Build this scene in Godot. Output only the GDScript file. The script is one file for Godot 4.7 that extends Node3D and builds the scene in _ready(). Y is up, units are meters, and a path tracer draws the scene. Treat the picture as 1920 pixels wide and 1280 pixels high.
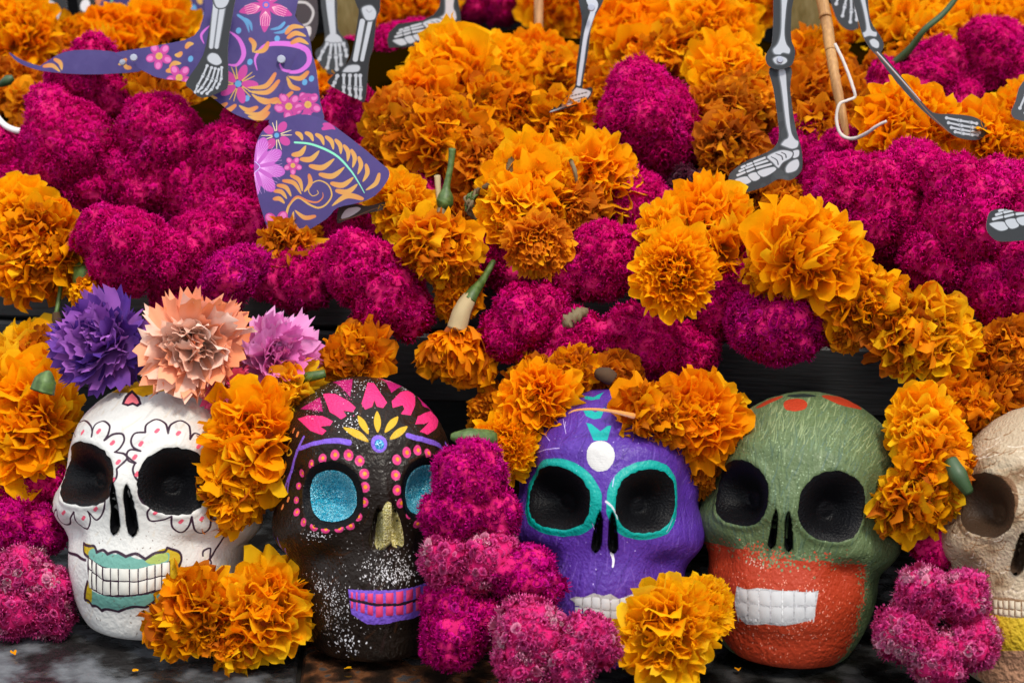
extends Node3D

# ---------------------------------------------------------------- the place
const PITCH := 15.0
const EYE := Vector3(0.0, 0.62, 1.45)
const FOCAL := 4000.0
var fwd := Vector3(0, -sin(deg_to_rad(PITCH)), -cos(deg_to_rad(PITCH)))
var upv := Vector3(0, cos(deg_to_rad(PITCH)), -sin(deg_to_rad(PITCH)))
var rng := RandomNumberGenerator.new()
var noise := FastNoiseLite.new()
var taken := {}
var petals := {}
var tones := {}
var mats := {}
var core_mesh: Mesh
var tuft_v: Array = []
var tuft_n: Array = []
var tuft_i: Array = []
var tuft_c: Array = []

func at(px: float, py: float, d: float) -> Vector3:
	return EYE + (Vector3.RIGHT * (px - 960.0) / FOCAL + upv * (640.0 - py) / FOCAL + fwd) * d

func bank(px: float, py: float) -> float:      # how far away the flower bank lies along each line of sight
	return 1.62 + maxf(0.0, 480.0 - py) * 0.0008 - (px - 960.0) * 0.00006

func row(px: float) -> float:                  # the row of skulls on the paving
	return 1.53 - (px - 960.0) * 0.00005

func lin(r: float, g: float, b: float) -> Color:
	return Color(r, g, b).linear_to_srgb()

func rf(a: float, b: float) -> float:
	return rng.randf_range(a, b)

# ---------------------------------------------------------------- naming
func numbered(called: String) -> String:
	var n: int = taken.get(called, 0)
	taken[called] = n + 1
	return called if n == 0 else "%s_%03d" % [called, n]

func thing(called: String, label: String, category: String, where: Vector3, group := "") -> Node3D:
	var o := Node3D.new()
	o.name = numbered(called)
	add_child(o, true)
	o.position = where
	o.set_meta("label", label)
	o.set_meta("category", category)
	if group != "":
		o.set_meta("group", group)
	return o

func part(called: String, mesh: Mesh, mat: Material, parent: Node3D, xf := Transform3D.IDENTITY) -> MeshInstance3D:
	var o := MeshInstance3D.new()
	var n: int = parent.get_meta("n_" + called, 0)
	parent.set_meta("n_" + called, n + 1)
	o.name = called if n == 0 else "%s_%03d" % [called, n]
	o.mesh = mesh
	o.material_override = mat
	o.transform = xf
	parent.add_child(o, true)
	return o

func structure(called: String, mesh: Mesh, mat: Material, where := Vector3.ZERO, yaw := 0.0) -> MeshInstance3D:
	var o := MeshInstance3D.new()
	o.name = numbered(called)
	o.mesh = mesh
	o.material_override = mat
	o.position = where
	o.rotation.y = yaw
	o.set_meta("kind", "structure")
	add_child(o, true)
	return o

# ---------------------------------------------------------------- meshes
func grid_mesh(p: PackedVector3Array, nu: int, nv: int, wrap_u := false, cols := PackedColorArray(), uvs := PackedVector2Array(), flip := false) -> ArrayMesh:
	var nrm := PackedVector3Array()
	nrm.resize(p.size())
	var idx := PackedInt32Array()
	for j in nv:
		for i in nu:
			var i0 := i - 1
			var i1 := i + 1
			if wrap_u:
				i0 = (i0 + nu) % nu
				i1 = i1 % nu
			else:
				i0 = maxi(i0, 0)
				i1 = mini(i1, nu - 1)
			var j0 := maxi(j - 1, 0)
			var j1 := mini(j + 1, nv - 1)
			var n := (p[j * nu + i1] - p[j * nu + i0]).cross(p[j1 * nu + i] - p[j0 * nu + i])
			if n.length_squared() < 1e-18:
				n = nrm[(j - 1) * nu + i] if j > 0 else Vector3.UP
			nrm[j * nu + i] = n.normalized() * (-1.0 if flip else 1.0)
	for j in nv - 1:
		for i in (nu if wrap_u else nu - 1):
			var a := j * nu + i
			var b := j * nu + (i + 1) % nu
			var c := a + nu
			var d := b + nu
			if flip:
				idx.append_array([a, b, c, b, d, c])
			else:
				idx.append_array([a, c, b, b, c, d])
	var arr := []
	arr.resize(Mesh.ARRAY_MAX)
	arr[Mesh.ARRAY_VERTEX] = p
	arr[Mesh.ARRAY_NORMAL] = nrm
	arr[Mesh.ARRAY_INDEX] = idx
	if cols.size():
		arr[Mesh.ARRAY_COLOR] = cols
	if uvs.size():
		arr[Mesh.ARRAY_TEX_UV] = uvs
	var m := ArrayMesh.new()
	m.add_surface_from_arrays(Mesh.PRIMITIVE_TRIANGLES, arr)
	return m

func smooth_path(pts: Array, steps: int) -> Array:
	var out := []
	for k in pts.size() - 1:
		var a = pts[maxi(k - 1, 0)]
		var b = pts[k]
		var c = pts[k + 1]
		var d = pts[mini(k + 2, pts.size() - 1)]
		for s in steps:
			out.append(b.cubic_interpolate(c, a, d, float(s) / steps))
	out.append(pts[-1])
	return out

func tube(pts: Array, radii: Array, sides := 8, bumpy := 0.0, ribs := 0.0) -> ArrayMesh:   # closed at both ends
	var path := smooth_path(pts, 5)
	var n := path.size()
	var p := PackedVector3Array()
	var side := Vector3.ZERO
	for k in n + 2:
		var q := clampi(k - 1, 0, n - 1)
		var t: Vector3 = (path[mini(q + 1, n - 1)] - path[maxi(q - 1, 0)]).normalized()
		if side == Vector3.ZERO:
			side = t.cross(Vector3(0.3, 0.2, 1.0)).normalized()
		side = (side - t * side.dot(t)).normalized()
		var up2 := t.cross(side)
		var f := float(q) / (n - 1) * (radii.size() - 1)
		var k0 := int(f)
		var r: float = lerpf(radii[k0], radii[mini(k0 + 1, radii.size() - 1)], f - k0)
		if k == 0 or k == n + 1:
			r = 0.0
		for i in sides:
			var an := TAU * i / sides
			var rr := r * (1.0 + bumpy * rf(-1, 1) + (ribs if i % 2 == 0 else -ribs))
			p.append(path[q] + side * cos(an) * rr + up2 * sin(an) * rr)
	return grid_mesh(p, sides, n + 2, true)

func box(size: Vector3, bevel := 0.004) -> ArrayMesh:      # chamfered box, centred
	var st := SurfaceTool.new()
	st.begin(Mesh.PRIMITIVE_TRIANGLES)
	st.set_smooth_group(-1)
	var h := size / 2.0
	var b := minf(bevel, minf(h.x, minf(h.y, h.z)) * 0.8)
	var quad := func(q: Array, away: Vector3):
		var nn: Vector3 = (q[1] - q[0]).cross(q[2] - q[0])
		if nn.dot(away) > 0:
			q.reverse()
		for k in [0, 1, 2, 0, 2, 3]:
			st.add_vertex(q[k])
	for ax in 3:
		for s in [-1.0, 1.0]:
			var u := (ax + 1) % 3
			var v := (ax + 2) % 3
			var q := []
			for c in [[-1, -1], [1, -1], [1, 1], [-1, 1]]:
				var w := Vector3.ZERO
				w[ax] = s * h[ax]
				w[u] = c[0] * (h[u] - b)
				w[v] = c[1] * (h[v] - b)
				q.append(w)
			var aw := Vector3.ZERO
			aw[ax] = s
			quad.call(q, aw)
			for s2 in [-1.0, 1.0]:
				var e := []
				for c in [-1, 1]:
					var w := Vector3.ZERO
					w[ax] = s * h[ax]
					w[u] = s2 * (h[u] - b)
					w[v] = c * (h[v] - b)
					e.append(w)
				for c in [1, -1]:
					var w := Vector3.ZERO
					w[ax] = s * (h[ax] - b)
					w[u] = s2 * h[u]
					w[v] = c * (h[v] - b)
					e.append(w)
				var aw2 := Vector3.ZERO
				aw2[ax] = s
				aw2[u] = s2
				quad.call(e, aw2)
	for sx in [-1.0, 1.0]:
		for sy in [-1.0, 1.0]:
			for sz in [-1.0, 1.0]:
				var s := Vector3(sx, sy, sz)
				var t := []
				for ax in 3:
					var w := Vector3.ZERO
					for k in 3:
						w[k] = s[k] * (h[k] - (0.0 if k == ax else b))
					t.append(w)
				if (t[1] - t[0]).cross(t[2] - t[0]).dot(s) > 0:
					t.reverse()
				for w in t:
					st.add_vertex(w)
	st.generate_normals()
	return st.commit()

func plain(c: Color, rough := 0.8, vcol := false) -> StandardMaterial3D:
	var m := StandardMaterial3D.new()
	m.albedo_color = c
	m.roughness = rough
	m.cull_mode = BaseMaterial3D.CULL_DISABLED
	m.vertex_color_use_as_albedo = vcol
	return m

func noise_tex(freq: float, seed_: int, as_normal := false, strength := 4.0, kind := FastNoiseLite.TYPE_SIMPLEX_SMOOTH, ramp: Gradient = null, side := 512) -> NoiseTexture2D:
	var f := FastNoiseLite.new()
	f.noise_type = kind
	f.frequency = freq
	f.seed = seed_
	f.fractal_octaves = 4
	var t := NoiseTexture2D.new()
	t.width = side
	t.height = side
	t.seamless = true
	t.noise = f
	t.as_normal_map = as_normal
	t.bump_strength = strength
	if ramp:
		t.color_ramp = ramp
	return t

func ramp(stops: Array) -> Gradient:
	var g := Gradient.new()
	var o := PackedFloat32Array()
	var c := PackedColorArray()
	for s in stops:
		o.append(s[0])
		c.append(s[1])
	g.offsets = o
	g.colors = c
	return g

# ---------------------------------------------------------------- petals and marigolds
# kinds: 0 broad ruffled, 1 narrow notched, 2 crumpled and wilted, 3 short quill, 4 tissue paper
func petal_mesh(kind: int, tip: Color, base: Color) -> ArrayMesh:
	var nu := 11
	var nv := 7
	var p := PackedVector3Array()
	var c := PackedColorArray()
	var wid: float = [0.37, 0.24, 0.33, 0.18, 0.38][kind] * rf(0.85, 1.15)
	var bend: float = [1.0, 0.9, 1.5, 0.7, 0.7][kind] * rf(0.55, 1.35)
	var ruf: float = [0.12, 0.07, 0.14, 0.06, 0.06][kind] * rf(0.7, 1.3)
	var cup := rf(0.1, 0.55) * (1.0 if kind != 2 else rf(-1.0, 1.2))
	var ph := rf(0, TAU)
	var k := rf(3.0, 5.5)
	var tw := rf(-0.5, 0.5)
	var burnt := rng.randf() < 0.45
	var y := 0.0
	var z := 0.0
	for j in nv:
		var t := float(j) / (nv - 1)
		if j > 0:
			var th := bend * pow(t - 0.1, 1.4)
			y += cos(th) / (nv - 1)
			z -= sin(th) / (nv - 1)
		var th2 := bend * pow(t, 1.4)
		var w := lerpf(0.07, wid, smoothstep(0.0, 0.7, t))
		for i in nu:
			var s := float(i) / (nu - 1) * 2.0 - 1.0
			var rz := ruf * t * t * sin(k * s + ph + t * 2.0) + cup * w * s * s * 0.6 + ruf * 0.4 * t * t * cos(6.5 * s + ph * 2.0) - 0.02 * t * cos(PI * 4.0 * s)
			var ext := 0.0
			if j == nv - 1:
				ext = -0.1 * s * s * s * s + 0.05 * cos(TAU * 1.2 * s + ph) + rf(-0.035, 0.035)
				if kind == 4 or kind == 1:
					ext += 0.07 * (1.0 if i % 2 == 0 else -1.0)
			var q := Vector3(s * w + tw * rz, y + cos(th2) * ext + sin(th2) * rz, z - sin(th2) * ext + cos(th2) * rz)
			if kind == 2:
				q += Vector3(rf(-1, 1), rf(-1, 1), rf(-1, 1)) * 0.055 * t
			p.append(q)
			var cc := base.lerp(tip, clampf(t * 1.15 + 0.12 * sin(9.0 * s + ph) * t, 0, 1))
			if kind == 2 and t > 0.75 and burnt:
				cc = cc.lerp(Color(0.5, 0.36, 0.5), (t - 0.75) * 3.0)
			c.append(cc)
	return grid_mesh(p, nu, nv, false, c)

func tone(c: Color, back: float, rough := 0.62) -> StandardMaterial3D:
	var m := plain(c.linear_to_srgb(), rough, true)
	m.backlight_enabled = true
	m.backlight = Color(back, back, back)
	m.metallic_specular = 0.15
	m.normal_enabled = true
	m.normal_texture = mats.crinkle
	m.normal_scale = 0.3
	m.uv1_triplanar = true
	m.uv1_scale = Vector3(1.6, 0.5, 1.6)
	return m

func make_petals() -> void:
	mats.crinkle = noise_tex(0.03, 91, true, 6.0, FastNoiseLite.TYPE_SIMPLEX_SMOOTH, null, 256)
	var white := Color(1, 1, 1)
	for kind in 4:
		petals[kind] = []
		for n in 12:
			var base := Color(0.98, 0.84, 0.8) if kind != 2 else Color(0.85, 0.68, 0.6)
			var tip := white if kind != 2 else Color(0.95, rf(0.8, 1.0), rf(0.8, 1.2))
			petals[kind].append(petal_mesh(kind, tip, base))
	# bright yellow-orange, orange, wilted ochre, dried brown-orange, faded yellow
	tones[0] = [Color(0.97, 0.5, 0.004), Color(0.96, 0.45, 0.004), Color(0.95, 0.56, 0.01), Color(0.95, 0.4, 0.003)]
	tones[1] = [Color(0.95, 0.42, 0.004), Color(0.93, 0.36, 0.004), Color(0.95, 0.48, 0.006), Color(0.9, 0.31, 0.004)]
	tones[2] = [Color(0.92, 0.39, 0.01), Color(0.84, 0.31, 0.01), Color(0.93, 0.45, 0.01), Color(0.72, 0.24, 0.012)]
	tones[3] = [Color(0.85, 0.29, 0.008), Color(0.74, 0.23, 0.008), Color(0.58, 0.17, 0.012), Color(0.88, 0.34, 0.008)]
	tones[4] = [Color(0.96, 0.56, 0.006), Color(0.95, 0.5, 0.006), Color(0.93, 0.45, 0.006), Color(0.96, 0.62, 0.02)]
	for k in 5:
		var l := []
		for c in tones[k]:
			l.append(tone(c, 0.95))
		tones[k] = l
	mats.core = plain(lin(0.45, 0.09, 0.004), 0.9)
	mats.core_dry = plain(lin(0.12, 0.04, 0.01), 0.9)
	mats.green = plain(lin(0.09, 0.16, 0.035), 0.5)
	mats.green.albedo_texture = noise_tex(0.02, 5, false, 1, FastNoiseLite.TYPE_SIMPLEX_SMOOTH, ramp([[0.2, Color(0.6, 0.65, 0.5)], [0.8, Color(1, 1, 1)]]), 256)
	mats.green.uv1_triplanar = true
	mats.green.uv1_scale = Vector3(30, 30, 30)
	mats.dark_green = plain(lin(0.03, 0.065, 0.02), 0.5)
	mats.dry_stem = plain(lin(0.16, 0.12, 0.06), 0.8)
	mats.pale_stem = plain(lin(0.36, 0.27, 0.14), 0.8)
	mats.brown = plain(lin(0.06, 0.03, 0.012), 0.9)
	var sp := SphereMesh.new()
	sp.radius = 1.0
	sp.height = 2.0
	sp.radial_segments = 12
	sp.rings = 6
	core_mesh = sp

func facing(fx: float, fy: float) -> Vector3:
	var fz := sqrt(maxf(0.04, 1.0 - fx * fx - fy * fy))
	return (Vector3.RIGHT * fx + upv * fy - fwd * fz).normalized()

# forms: "pompom" full ball, "open" big loose petals, "dry" crumpled, "tight" many short petals, "skirt" hanging, petals swept back to a cone
func marigold(px: float, py: float, rpx: float, d: float, f: Vector3, form: String, tn: int, label: String, group := "") -> Node3D:
	var r := rpx * 1.05 * d / FOCAL
	var centre := at(px, py, d) + fwd * r * 0.35
	var ax := f
	var sd := ax.cross(Vector3(0.31, 0.87, -0.2)).normalized()
	var s2 := ax.cross(sd).normalized()
	var o := thing("marigold", label, "marigold", centre - ax * r * 0.35, group)
	var squash := 1.0
	var layers := []          # polar angle, count, length, petal kinds
	match form:
		"pompom":
			layers = [[1.75, 21, 0.98, [0]], [1.42, 22, 1.05, [0]], [1.12, 22, 1.04, [0, 0, 1]], [0.84, 21, 1.0, [0, 1]], [0.56, 17, 0.97, [0, 1]], [0.3, 12, 0.93, [1, 3, 0]], [0.08, 7, 0.88, [3, 1]], [2.1, 16, 0.85, [0, 2]]]
		"open":
			layers = [[1.6, 17, 1.1, [0]], [1.3, 17, 1.08, [0]], [0.98, 16, 1.0, [0]], [0.68, 15, 0.95, [0]], [0.4, 11, 0.9, [0, 1]], [0.12, 7, 0.82, [1, 0]], [1.95, 15, 0.95, [0]]]
		"dry":
			layers = [[1.95, 20, 0.95, [2, 0]], [1.62, 22, 1.04, [2, 2, 0]], [1.32, 22, 1.04, [2, 0]], [1.02, 22, 1.02, [2]], [0.72, 20, 0.98, [2, 0]], [0.45, 15, 0.95, [2, 1]], [0.15, 10, 0.9, [2, 1]]]
		"tight":
			layers = [[1.9, 22, 0.9, [1, 0]], [1.6, 27, 1.02, [1, 0]], [1.34, 28, 1.03, [1, 0]], [1.08, 28, 1.02, [1]], [0.82, 27, 1.0, [1, 3]], [0.57, 22, 0.97, [1, 3]], [0.34, 16, 0.95, [3]], [0.12, 10, 0.92, [3]]]
		"skirt":
			layers = [[1.35, 24, 1.0, [0, 1]], [1.15, 24, 1.08, [0, 1]], [0.92, 22, 1.08, [0, 2]], [0.7, 21, 1.02, [0, 2]], [0.45, 16, 0.98, [2, 0]], [0.18, 10, 0.92, [2]]]
	var wob := rf(0, TAU)
	var set_: Array = tones[tn]
	var lean := rng.randi() % 4
	var amp := rf(0.08, 0.2) if form != "tight" else 0.06
	var hole := rf(0, TAU)
	for l in layers:
		var off := rf(0, TAU)
		for i in l[1]:
			var loose: float = 0.1 if form == "tight" else (0.3 if form == "dry" else 0.2)
			var th: float = l[0] + rf(-loose, loose)
			var phi: float = off + TAU * (i + rf(-0.3, 0.3)) / l[1]
			if (form == "dry" or form == "open") and absf(angle_difference(phi, hole)) < 0.5 and rng.randf() < 0.45:
				th += rf(-0.5, 0.5)
			var y := (ax * cos(th) + (sd * cos(phi) + s2 * sin(phi)) * sin(th)).normalized()
			var x := ax.cross(y)
			if x.length() < 0.05:
				x = sd
			x = x.normalized().rotated(y, rf(-1, 1) * loose * 1.6)
			var z := x.cross(y)
			var len_: float = l[2] * r * rf(0.8, 1.14) * (1.0 + amp * sin(phi * 2.0 + wob) + amp * 0.8 * sin(phi + wob * 1.7)) * squash
			var wsc := len_ * rf(0.85, 1.2)
			var bs := Basis(x * wsc, y * len_, z * wsc)
			var kinds: Array = l[3]
			var kd: int = kinds[rng.randi() % kinds.size()]
			var pm: Array = petals[kd]
			var mt: Material = set_[lean if rng.randf() < 0.5 else rng.randi() % 4]
			if th < 0.5 and tn < 2 and rng.randf() < 0.45:
				mt = tones[1][rng.randi() % 4]
			if (form == "dry" or form == "skirt") and rng.randf() < 0.22:
				mt = tones[3][rng.randi() % 3]
			part("petal", pm[rng.randi() % pm.size()], mt, o, Transform3D(bs, ax * r * 0.35 - ax * r * 0.2 + y * r * 0.1))
	part("flower_core", core_mesh, mats.core if form != "dry" else mats.core_dry, o, Transform3D(Basis(sd, ax, s2).scaled(Vector3.ONE * r * 0.42), ax * r * 0.2))
	return o

func calyx(o: Node3D, pts: Array, radii: Array, mat: Material, called := "calyx") -> void:   # pts are [px, py, depth]
	var w := []
	var rr := []
	for q in pts:
		w.append(at(q[0], q[1], q[2]) - o.position)
	for q in radii:
		rr.append(q * pts[0][2] / FOCAL)
	part(called, tube(w, rr, 16, 0.03, 0.07), mat, o)

# ---------------------------------------------------------------- cockscombs
func make_tufts() -> void:
	for n in 10:
		var v := PackedVector3Array()
		var nn := PackedVector3Array()
		var ix := PackedInt32Array()
		var sh := PackedFloat32Array()
		var k := 9
		var el := rf(0.55, 1.0)
		var ta := rf(0, TAU)
		for ring in 2:
			for i in k:
				var an := TAU * i / k
				var rad := 0.3 if ring == 0 else rf(0.75, 1.15)
				var h := 0.2 if ring == 0 else rf(0.55, 0.95) + 0.2 * sin(an * 2.0 + ta)
				var q := Vector3(cos(an) * rad, h, sin(an) * rad * el).rotated(Vector3.UP, ta)
				v.append(q)
				nn.append((Vector3(q.x, 0, q.z).normalized() * 0.6 + Vector3.UP * (0.2 + ring * 0.6)).normalized())
				sh.append(0.0 if ring == 0 else rf(0.6, 1.0))
		for i in k:
			var j := (i + 1) % k
			ix.append_array([i, k + i, j, j, k + i, k + j])
		for i in k:                      # the short hairs that fringe the crest
			var an := TAU * (i + rf(-0.4, 0.4)) / k
			var q := Vector3(cos(an) * 0.95, 0.85, sin(an) * 0.95 * el).rotated(Vector3.UP, ta)
			var out := Vector3(q.x, 0, q.z).normalized()
			var sdv := out.cross(Vector3.UP) * 0.14
			var tipv := q + out * rf(0.15, 0.6) * rf(-0.6, 1.0) + Vector3.UP * rf(0.2, 0.5)
			var b := v.size()
			v.append_array(PackedVector3Array([q - sdv, q + sdv, tipv]))
			for e in 3:
				nn.append((out * 0.5 + Vector3.UP).normalized())
			sh.append_array(PackedFloat32Array([0.8, 0.8, 1.5]))
			ix.append_array([b, b + 1, b + 2])
		tuft_v.append(v)
		tuft_n.append(nn)
		tuft_i.append(ix)
		tuft_c.append(sh)
	for k in ["magenta"]:
		var m := plain(Color(1, 1, 1), 0.75, true)
		m.backlight_enabled = true
		m.backlight = Color(0.9, 0.9, 0.9)
		m.metallic_specular = 0.15
		mats.comb = m
	mats.comb_core = plain(lin(0.5, 0.0, 0.11), 0.95)
	mats.comb_core_dry = plain(lin(0.05, 0.01, 0.02), 0.95)

# lobes: [dx px, dy px, r px, toward the viewer px], hue 0 crimson magenta, 1 purple magenta, 2 pale pink, 3 dried
func cockscomb(px: float, py: float, d: float, lobes: Array, hue: int, label: String, group := "", size := 3.0) -> Node3D:
	var where := at(px, py, d)
	var sc := d / FOCAL
	var o := thing("cockscomb", label, "cockscomb flower", where, group)
	var cs := []
	for l in lobes:
		for e in 7:                              # each head is a cluster of knuckled folds
			var u := Vector3(rf(-1, 1), rf(-1, 1), rf(0.0, 0.9)).normalized() * float(l[2]) * 0.6
			cs.append([(Vector3.RIGHT * (l[0] + u.x) - upv * (l[1] + u.y) - fwd * (l[3] + u.z)) * sc, l[2] * sc * rf(0.4, 0.5)])
		cs.append([(Vector3.RIGHT * l[0] - upv * l[1] - fwd * l[3]) * sc, l[2] * sc * 0.93])
	var core := SurfaceTool.new()
	core.begin(Mesh.PRIMITIVE_TRIANGLES)
	var V := PackedVector3Array()
	var N := PackedVector3Array()
	var C := PackedColorArray()
	var I := PackedInt32Array()
	var pal: Array = [
		[Color(0.76, 0.002, 0.19), Color(0.86, 0.005, 0.28), Color(0.57, 0.001, 0.1), Color(0.88, 0.02, 0.34)],
		[Color(0.68, 0.002, 0.24), Color(0.8, 0.005, 0.33), Color(0.5, 0.001, 0.14), Color(0.82, 0.03, 0.43)],
		[Color(0.84, 0.02, 0.31), Color(0.88, 0.13, 0.43), Color(0.72, 0.004, 0.2), Color(0.9, 0.5, 0.6)],
		[Color(0.09, 0.012, 0.035), Color(0.14, 0.03, 0.06), Color(0.06, 0.01, 0.02), Color(0.17, 0.05, 0.07)]][hue]
	var step := size * 0.001
	for ci in cs.size():
		var c0: Vector3 = cs[ci][0]
		var r0: float = cs[ci][1]
		part("flower_core", core_mesh, mats.comb_core if hue != 3 else mats.comb_core_dry, o, Transform3D(Basis.IDENTITY.scaled(Vector3.ONE * r0 * 0.93), c0))
		var count := int(4.0 * PI * r0 * r0 / (step * step * 2.3))
		var ga := PI * (3.0 - sqrt(5.0))
		for i in count:
			var yy := 1.0 - 2.0 * (i + 0.5) / count
			var rr := sqrt(1.0 - yy * yy)
			var nrm := Vector3(cos(ga * i) * rr, yy, sin(ga * i) * rr) + Vector3(rf(-1, 1), rf(-1, 1), rf(-1, 1)) * step / r0 * 0.6
			nrm = nrm.normalized()
			if nrm.dot(fwd) > 0.5:
				continue
			var wv := noise.get_noise_3dv((where + c0 + nrm * r0) * 1000.0)     # slow swells
			var wf := noise.get_noise_3dv((where + c0 + nrm * r0) * 1500.0 + Vector3(50, 0, 0))
			var pt := c0 + nrm * (r0 * (0.99 + 0.1 * wv) - absf(wf) * 0.006 + 0.001)
			var hid := false
			for cj in cs.size():
				if cj != ci and (pt - cs[cj][0]).length() < cs[cj][1] * 0.92:
					hid = true
					break
			if hid:
				continue
			var k := rng.randi() % 10
			var ax := (nrm + Vector3(rf(-1, 1), rf(-1, 1), rf(-1, 1)) * 0.4).normalized()
			var sd := ax.cross(Vector3(rf(-1, 1), rf(-1, 1), rf(-1, 1))).normalized()
			var s := step * rf(0.65, 1.4)
			var bs := Basis(sd * s, ax * s * rf(0.9, 1.4), sd.cross(ax) * s)
			var b := V.size()
			V.append_array(Transform3D(bs, pt - ax * s * 0.5) * (tuft_v[k] as PackedVector3Array))
			N.append_array(Transform3D(Basis(sd, ax, sd.cross(ax)), Vector3.ZERO) * (tuft_n[k] as PackedVector3Array))
			var pn := noise.get_noise_3dv((where + pt) * 1900.0 + Vector3(0, 90, 0)) * 1.6 + rf(-0.35, 0.35)
			var col: Color = pal[0].lerp(pal[1], clampf(pn, 0, 1)).lerp(pal[2], clampf(-pn, 0, 1))
			var frost := 0.55 if hue < 2 else 0.2
			if pn > frost:
				col = col.lerp(pal[3], minf((pn - frost) * 1.6, 0.85))
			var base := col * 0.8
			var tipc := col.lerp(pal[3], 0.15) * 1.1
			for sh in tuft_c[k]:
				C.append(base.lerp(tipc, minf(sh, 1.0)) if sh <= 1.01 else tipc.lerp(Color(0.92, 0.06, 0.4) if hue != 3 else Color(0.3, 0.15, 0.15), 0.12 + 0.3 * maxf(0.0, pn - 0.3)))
			for e in tuft_i[k]:
				I.append(b + e)
	var arr := []
	arr.resize(Mesh.ARRAY_MAX)
	arr[Mesh.ARRAY_VERTEX] = V
	arr[Mesh.ARRAY_NORMAL] = N
	arr[Mesh.ARRAY_COLOR] = C
	arr[Mesh.ARRAY_INDEX] = I
	var m := ArrayMesh.new()
	m.add_surface_from_arrays(Mesh.PRIMITIVE_TRIANGLES, arr)
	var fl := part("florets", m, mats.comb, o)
	fl.set_meta("kind", "stuff")
	tri_total += I.size() / 3
	return o
var tri_total := 0

# ---------------------------------------------------------------- skulls
const SO := Vector3(0, 0.105, 0)          # the middle of a skull, above its flat chin

func ell(d: Vector3, c: Vector3, r: Vector3) -> float:      # how far along d from SO the ellipsoid ends
	var o := (SO - c) / r
	var v := d / r
	var a := v.dot(v)
	var b := o.dot(v)
	return (-b + sqrt(maxf(b * b - a * (o.dot(o) - 1.0), 0.0))) / a

func smax(a: float, b: float, k: float) -> float:
	var h := clampf(0.5 + 0.5 * (a - b) / k, 0, 1)
	return lerpf(b, a, h) + k * h * (1.0 - h)

func bump(a: float, b: float, a0: float, b0: float, sa: float, sb: float) -> float:
	var x := (a - a0) / sa
	var y := (b - b0) / sb
	return exp(-(x * x + y * y))

func eye_d(a: float, b: float, s: float, k: Dictionary) -> float:     # 1 on the rim of the socket of side s
	var e: Array = k.eye_l if s < 0 else k.eye_r
	var p := Vector2(a - e[0], b - e[1]).rotated(e[4] if e.size() > 4 else 0.0)
	var x: float = absf(p.x) / e[2]
	var y: float = absf(p.y) / e[3]
	return pow(pow(x, 2.25) + pow(y, 2.25), 1.0 / 2.25)

func direction(a: float, b: float) -> Vector3:
	var rho := sqrt(a * a + b * b)
	if rho < 1e-6:
		return Vector3(0, 0, 1)
	return Vector3(sin(rho) * a / rho, sin(rho) * b / rho, cos(rho))

func skull_r(a: float, b: float, k: Dictionary) -> float:
	var d := direction(a, b)
	var r := ell(d, Vector3(0, 0.124, -0.012), Vector3(0.067, 0.067, 0.084))
	r = smax(r, ell(d, Vector3(0, 0.092, 0.006), Vector3(0.072, 0.038, 0.058)), 0.010)
	r = smax(r, ell(d, Vector3(0, 0.05, 0.004), Vector3(0.060, 0.07, 0.066)), 0.012)
	if d.z > -0.3:
		var s := 1.0 if a > 0 else -1.0
		var m := absf(a)
		r += 0.0042 * bump(m, b, 0.4, 0.72, 0.34, 0.13) - 0.005 * bump(m, b, 1.0, 0.48, 0.2, 0.25)
		r += 0.003 * bump(m, b, 0.74, -0.12, 0.26, 0.17) - 0.006 * bump(m, b, 0.66, -0.5, 0.2, 0.17)
		r += 0.005 * bump(m, b, 0, 0.16, 0.1, 0.22) + 0.003 * bump(m, b, 0, -0.12, 0.22, 0.22)
		r += 0.003 * bump(m, b, 0, -0.58, 0.5, 0.24) - 0.002 * bump(m, b, 0, -0.92, 0.5, 0.08) + 0.003 * bump(m, b, 0, -1.1, 0.36, 0.12) - 0.004 * bump(m, b, 0.85, -1.1, 0.3, 0.3)
		var e := eye_d(a, b, s, k)
		if e < 1.3:
			r -= 0.019 * (1.0 - smoothstep(0.3, 1.06, e)) - 0.0015 * bump(e, 0, 1.12, 0, 0.12, 1)
		var ns: Array = k.nose              # slit offset, top, bottom, half width
		var t: float = (ns[1] - b) / (ns[1] - ns[2])
		if t > -0.3 and t < 1.3:
			var w: float = ns[3] * (0.45 + 0.75 * t)
			var x: float = absf(m - ns[0] * (0.75 + 0.5 * t)) / w
			var q := pow(x, 2.2) + pow(absf(t - 0.5) * 2.0, 2.6)
			r -= 0.010 * (1.0 - smoothstep(0.5, 1.15, q))
	r += 0.0007 * noise.get_noise_3dv(d * 300.0 + Vector3(k.seed * 9.0, 0, 0))
	if d.y < 0:
		var f := SO.y / -d.y
		r = -smax(-r, -f, 0.006)
	return r

func on_skull(a: float, b: float, k: Dictionary, lift := 0.0) -> Vector3:
	return SO + direction(a, b) * (skull_r(a, b, k) + lift)

const REACH := 2.1                         # the painted texture covers this far round from the middle of the face

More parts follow.
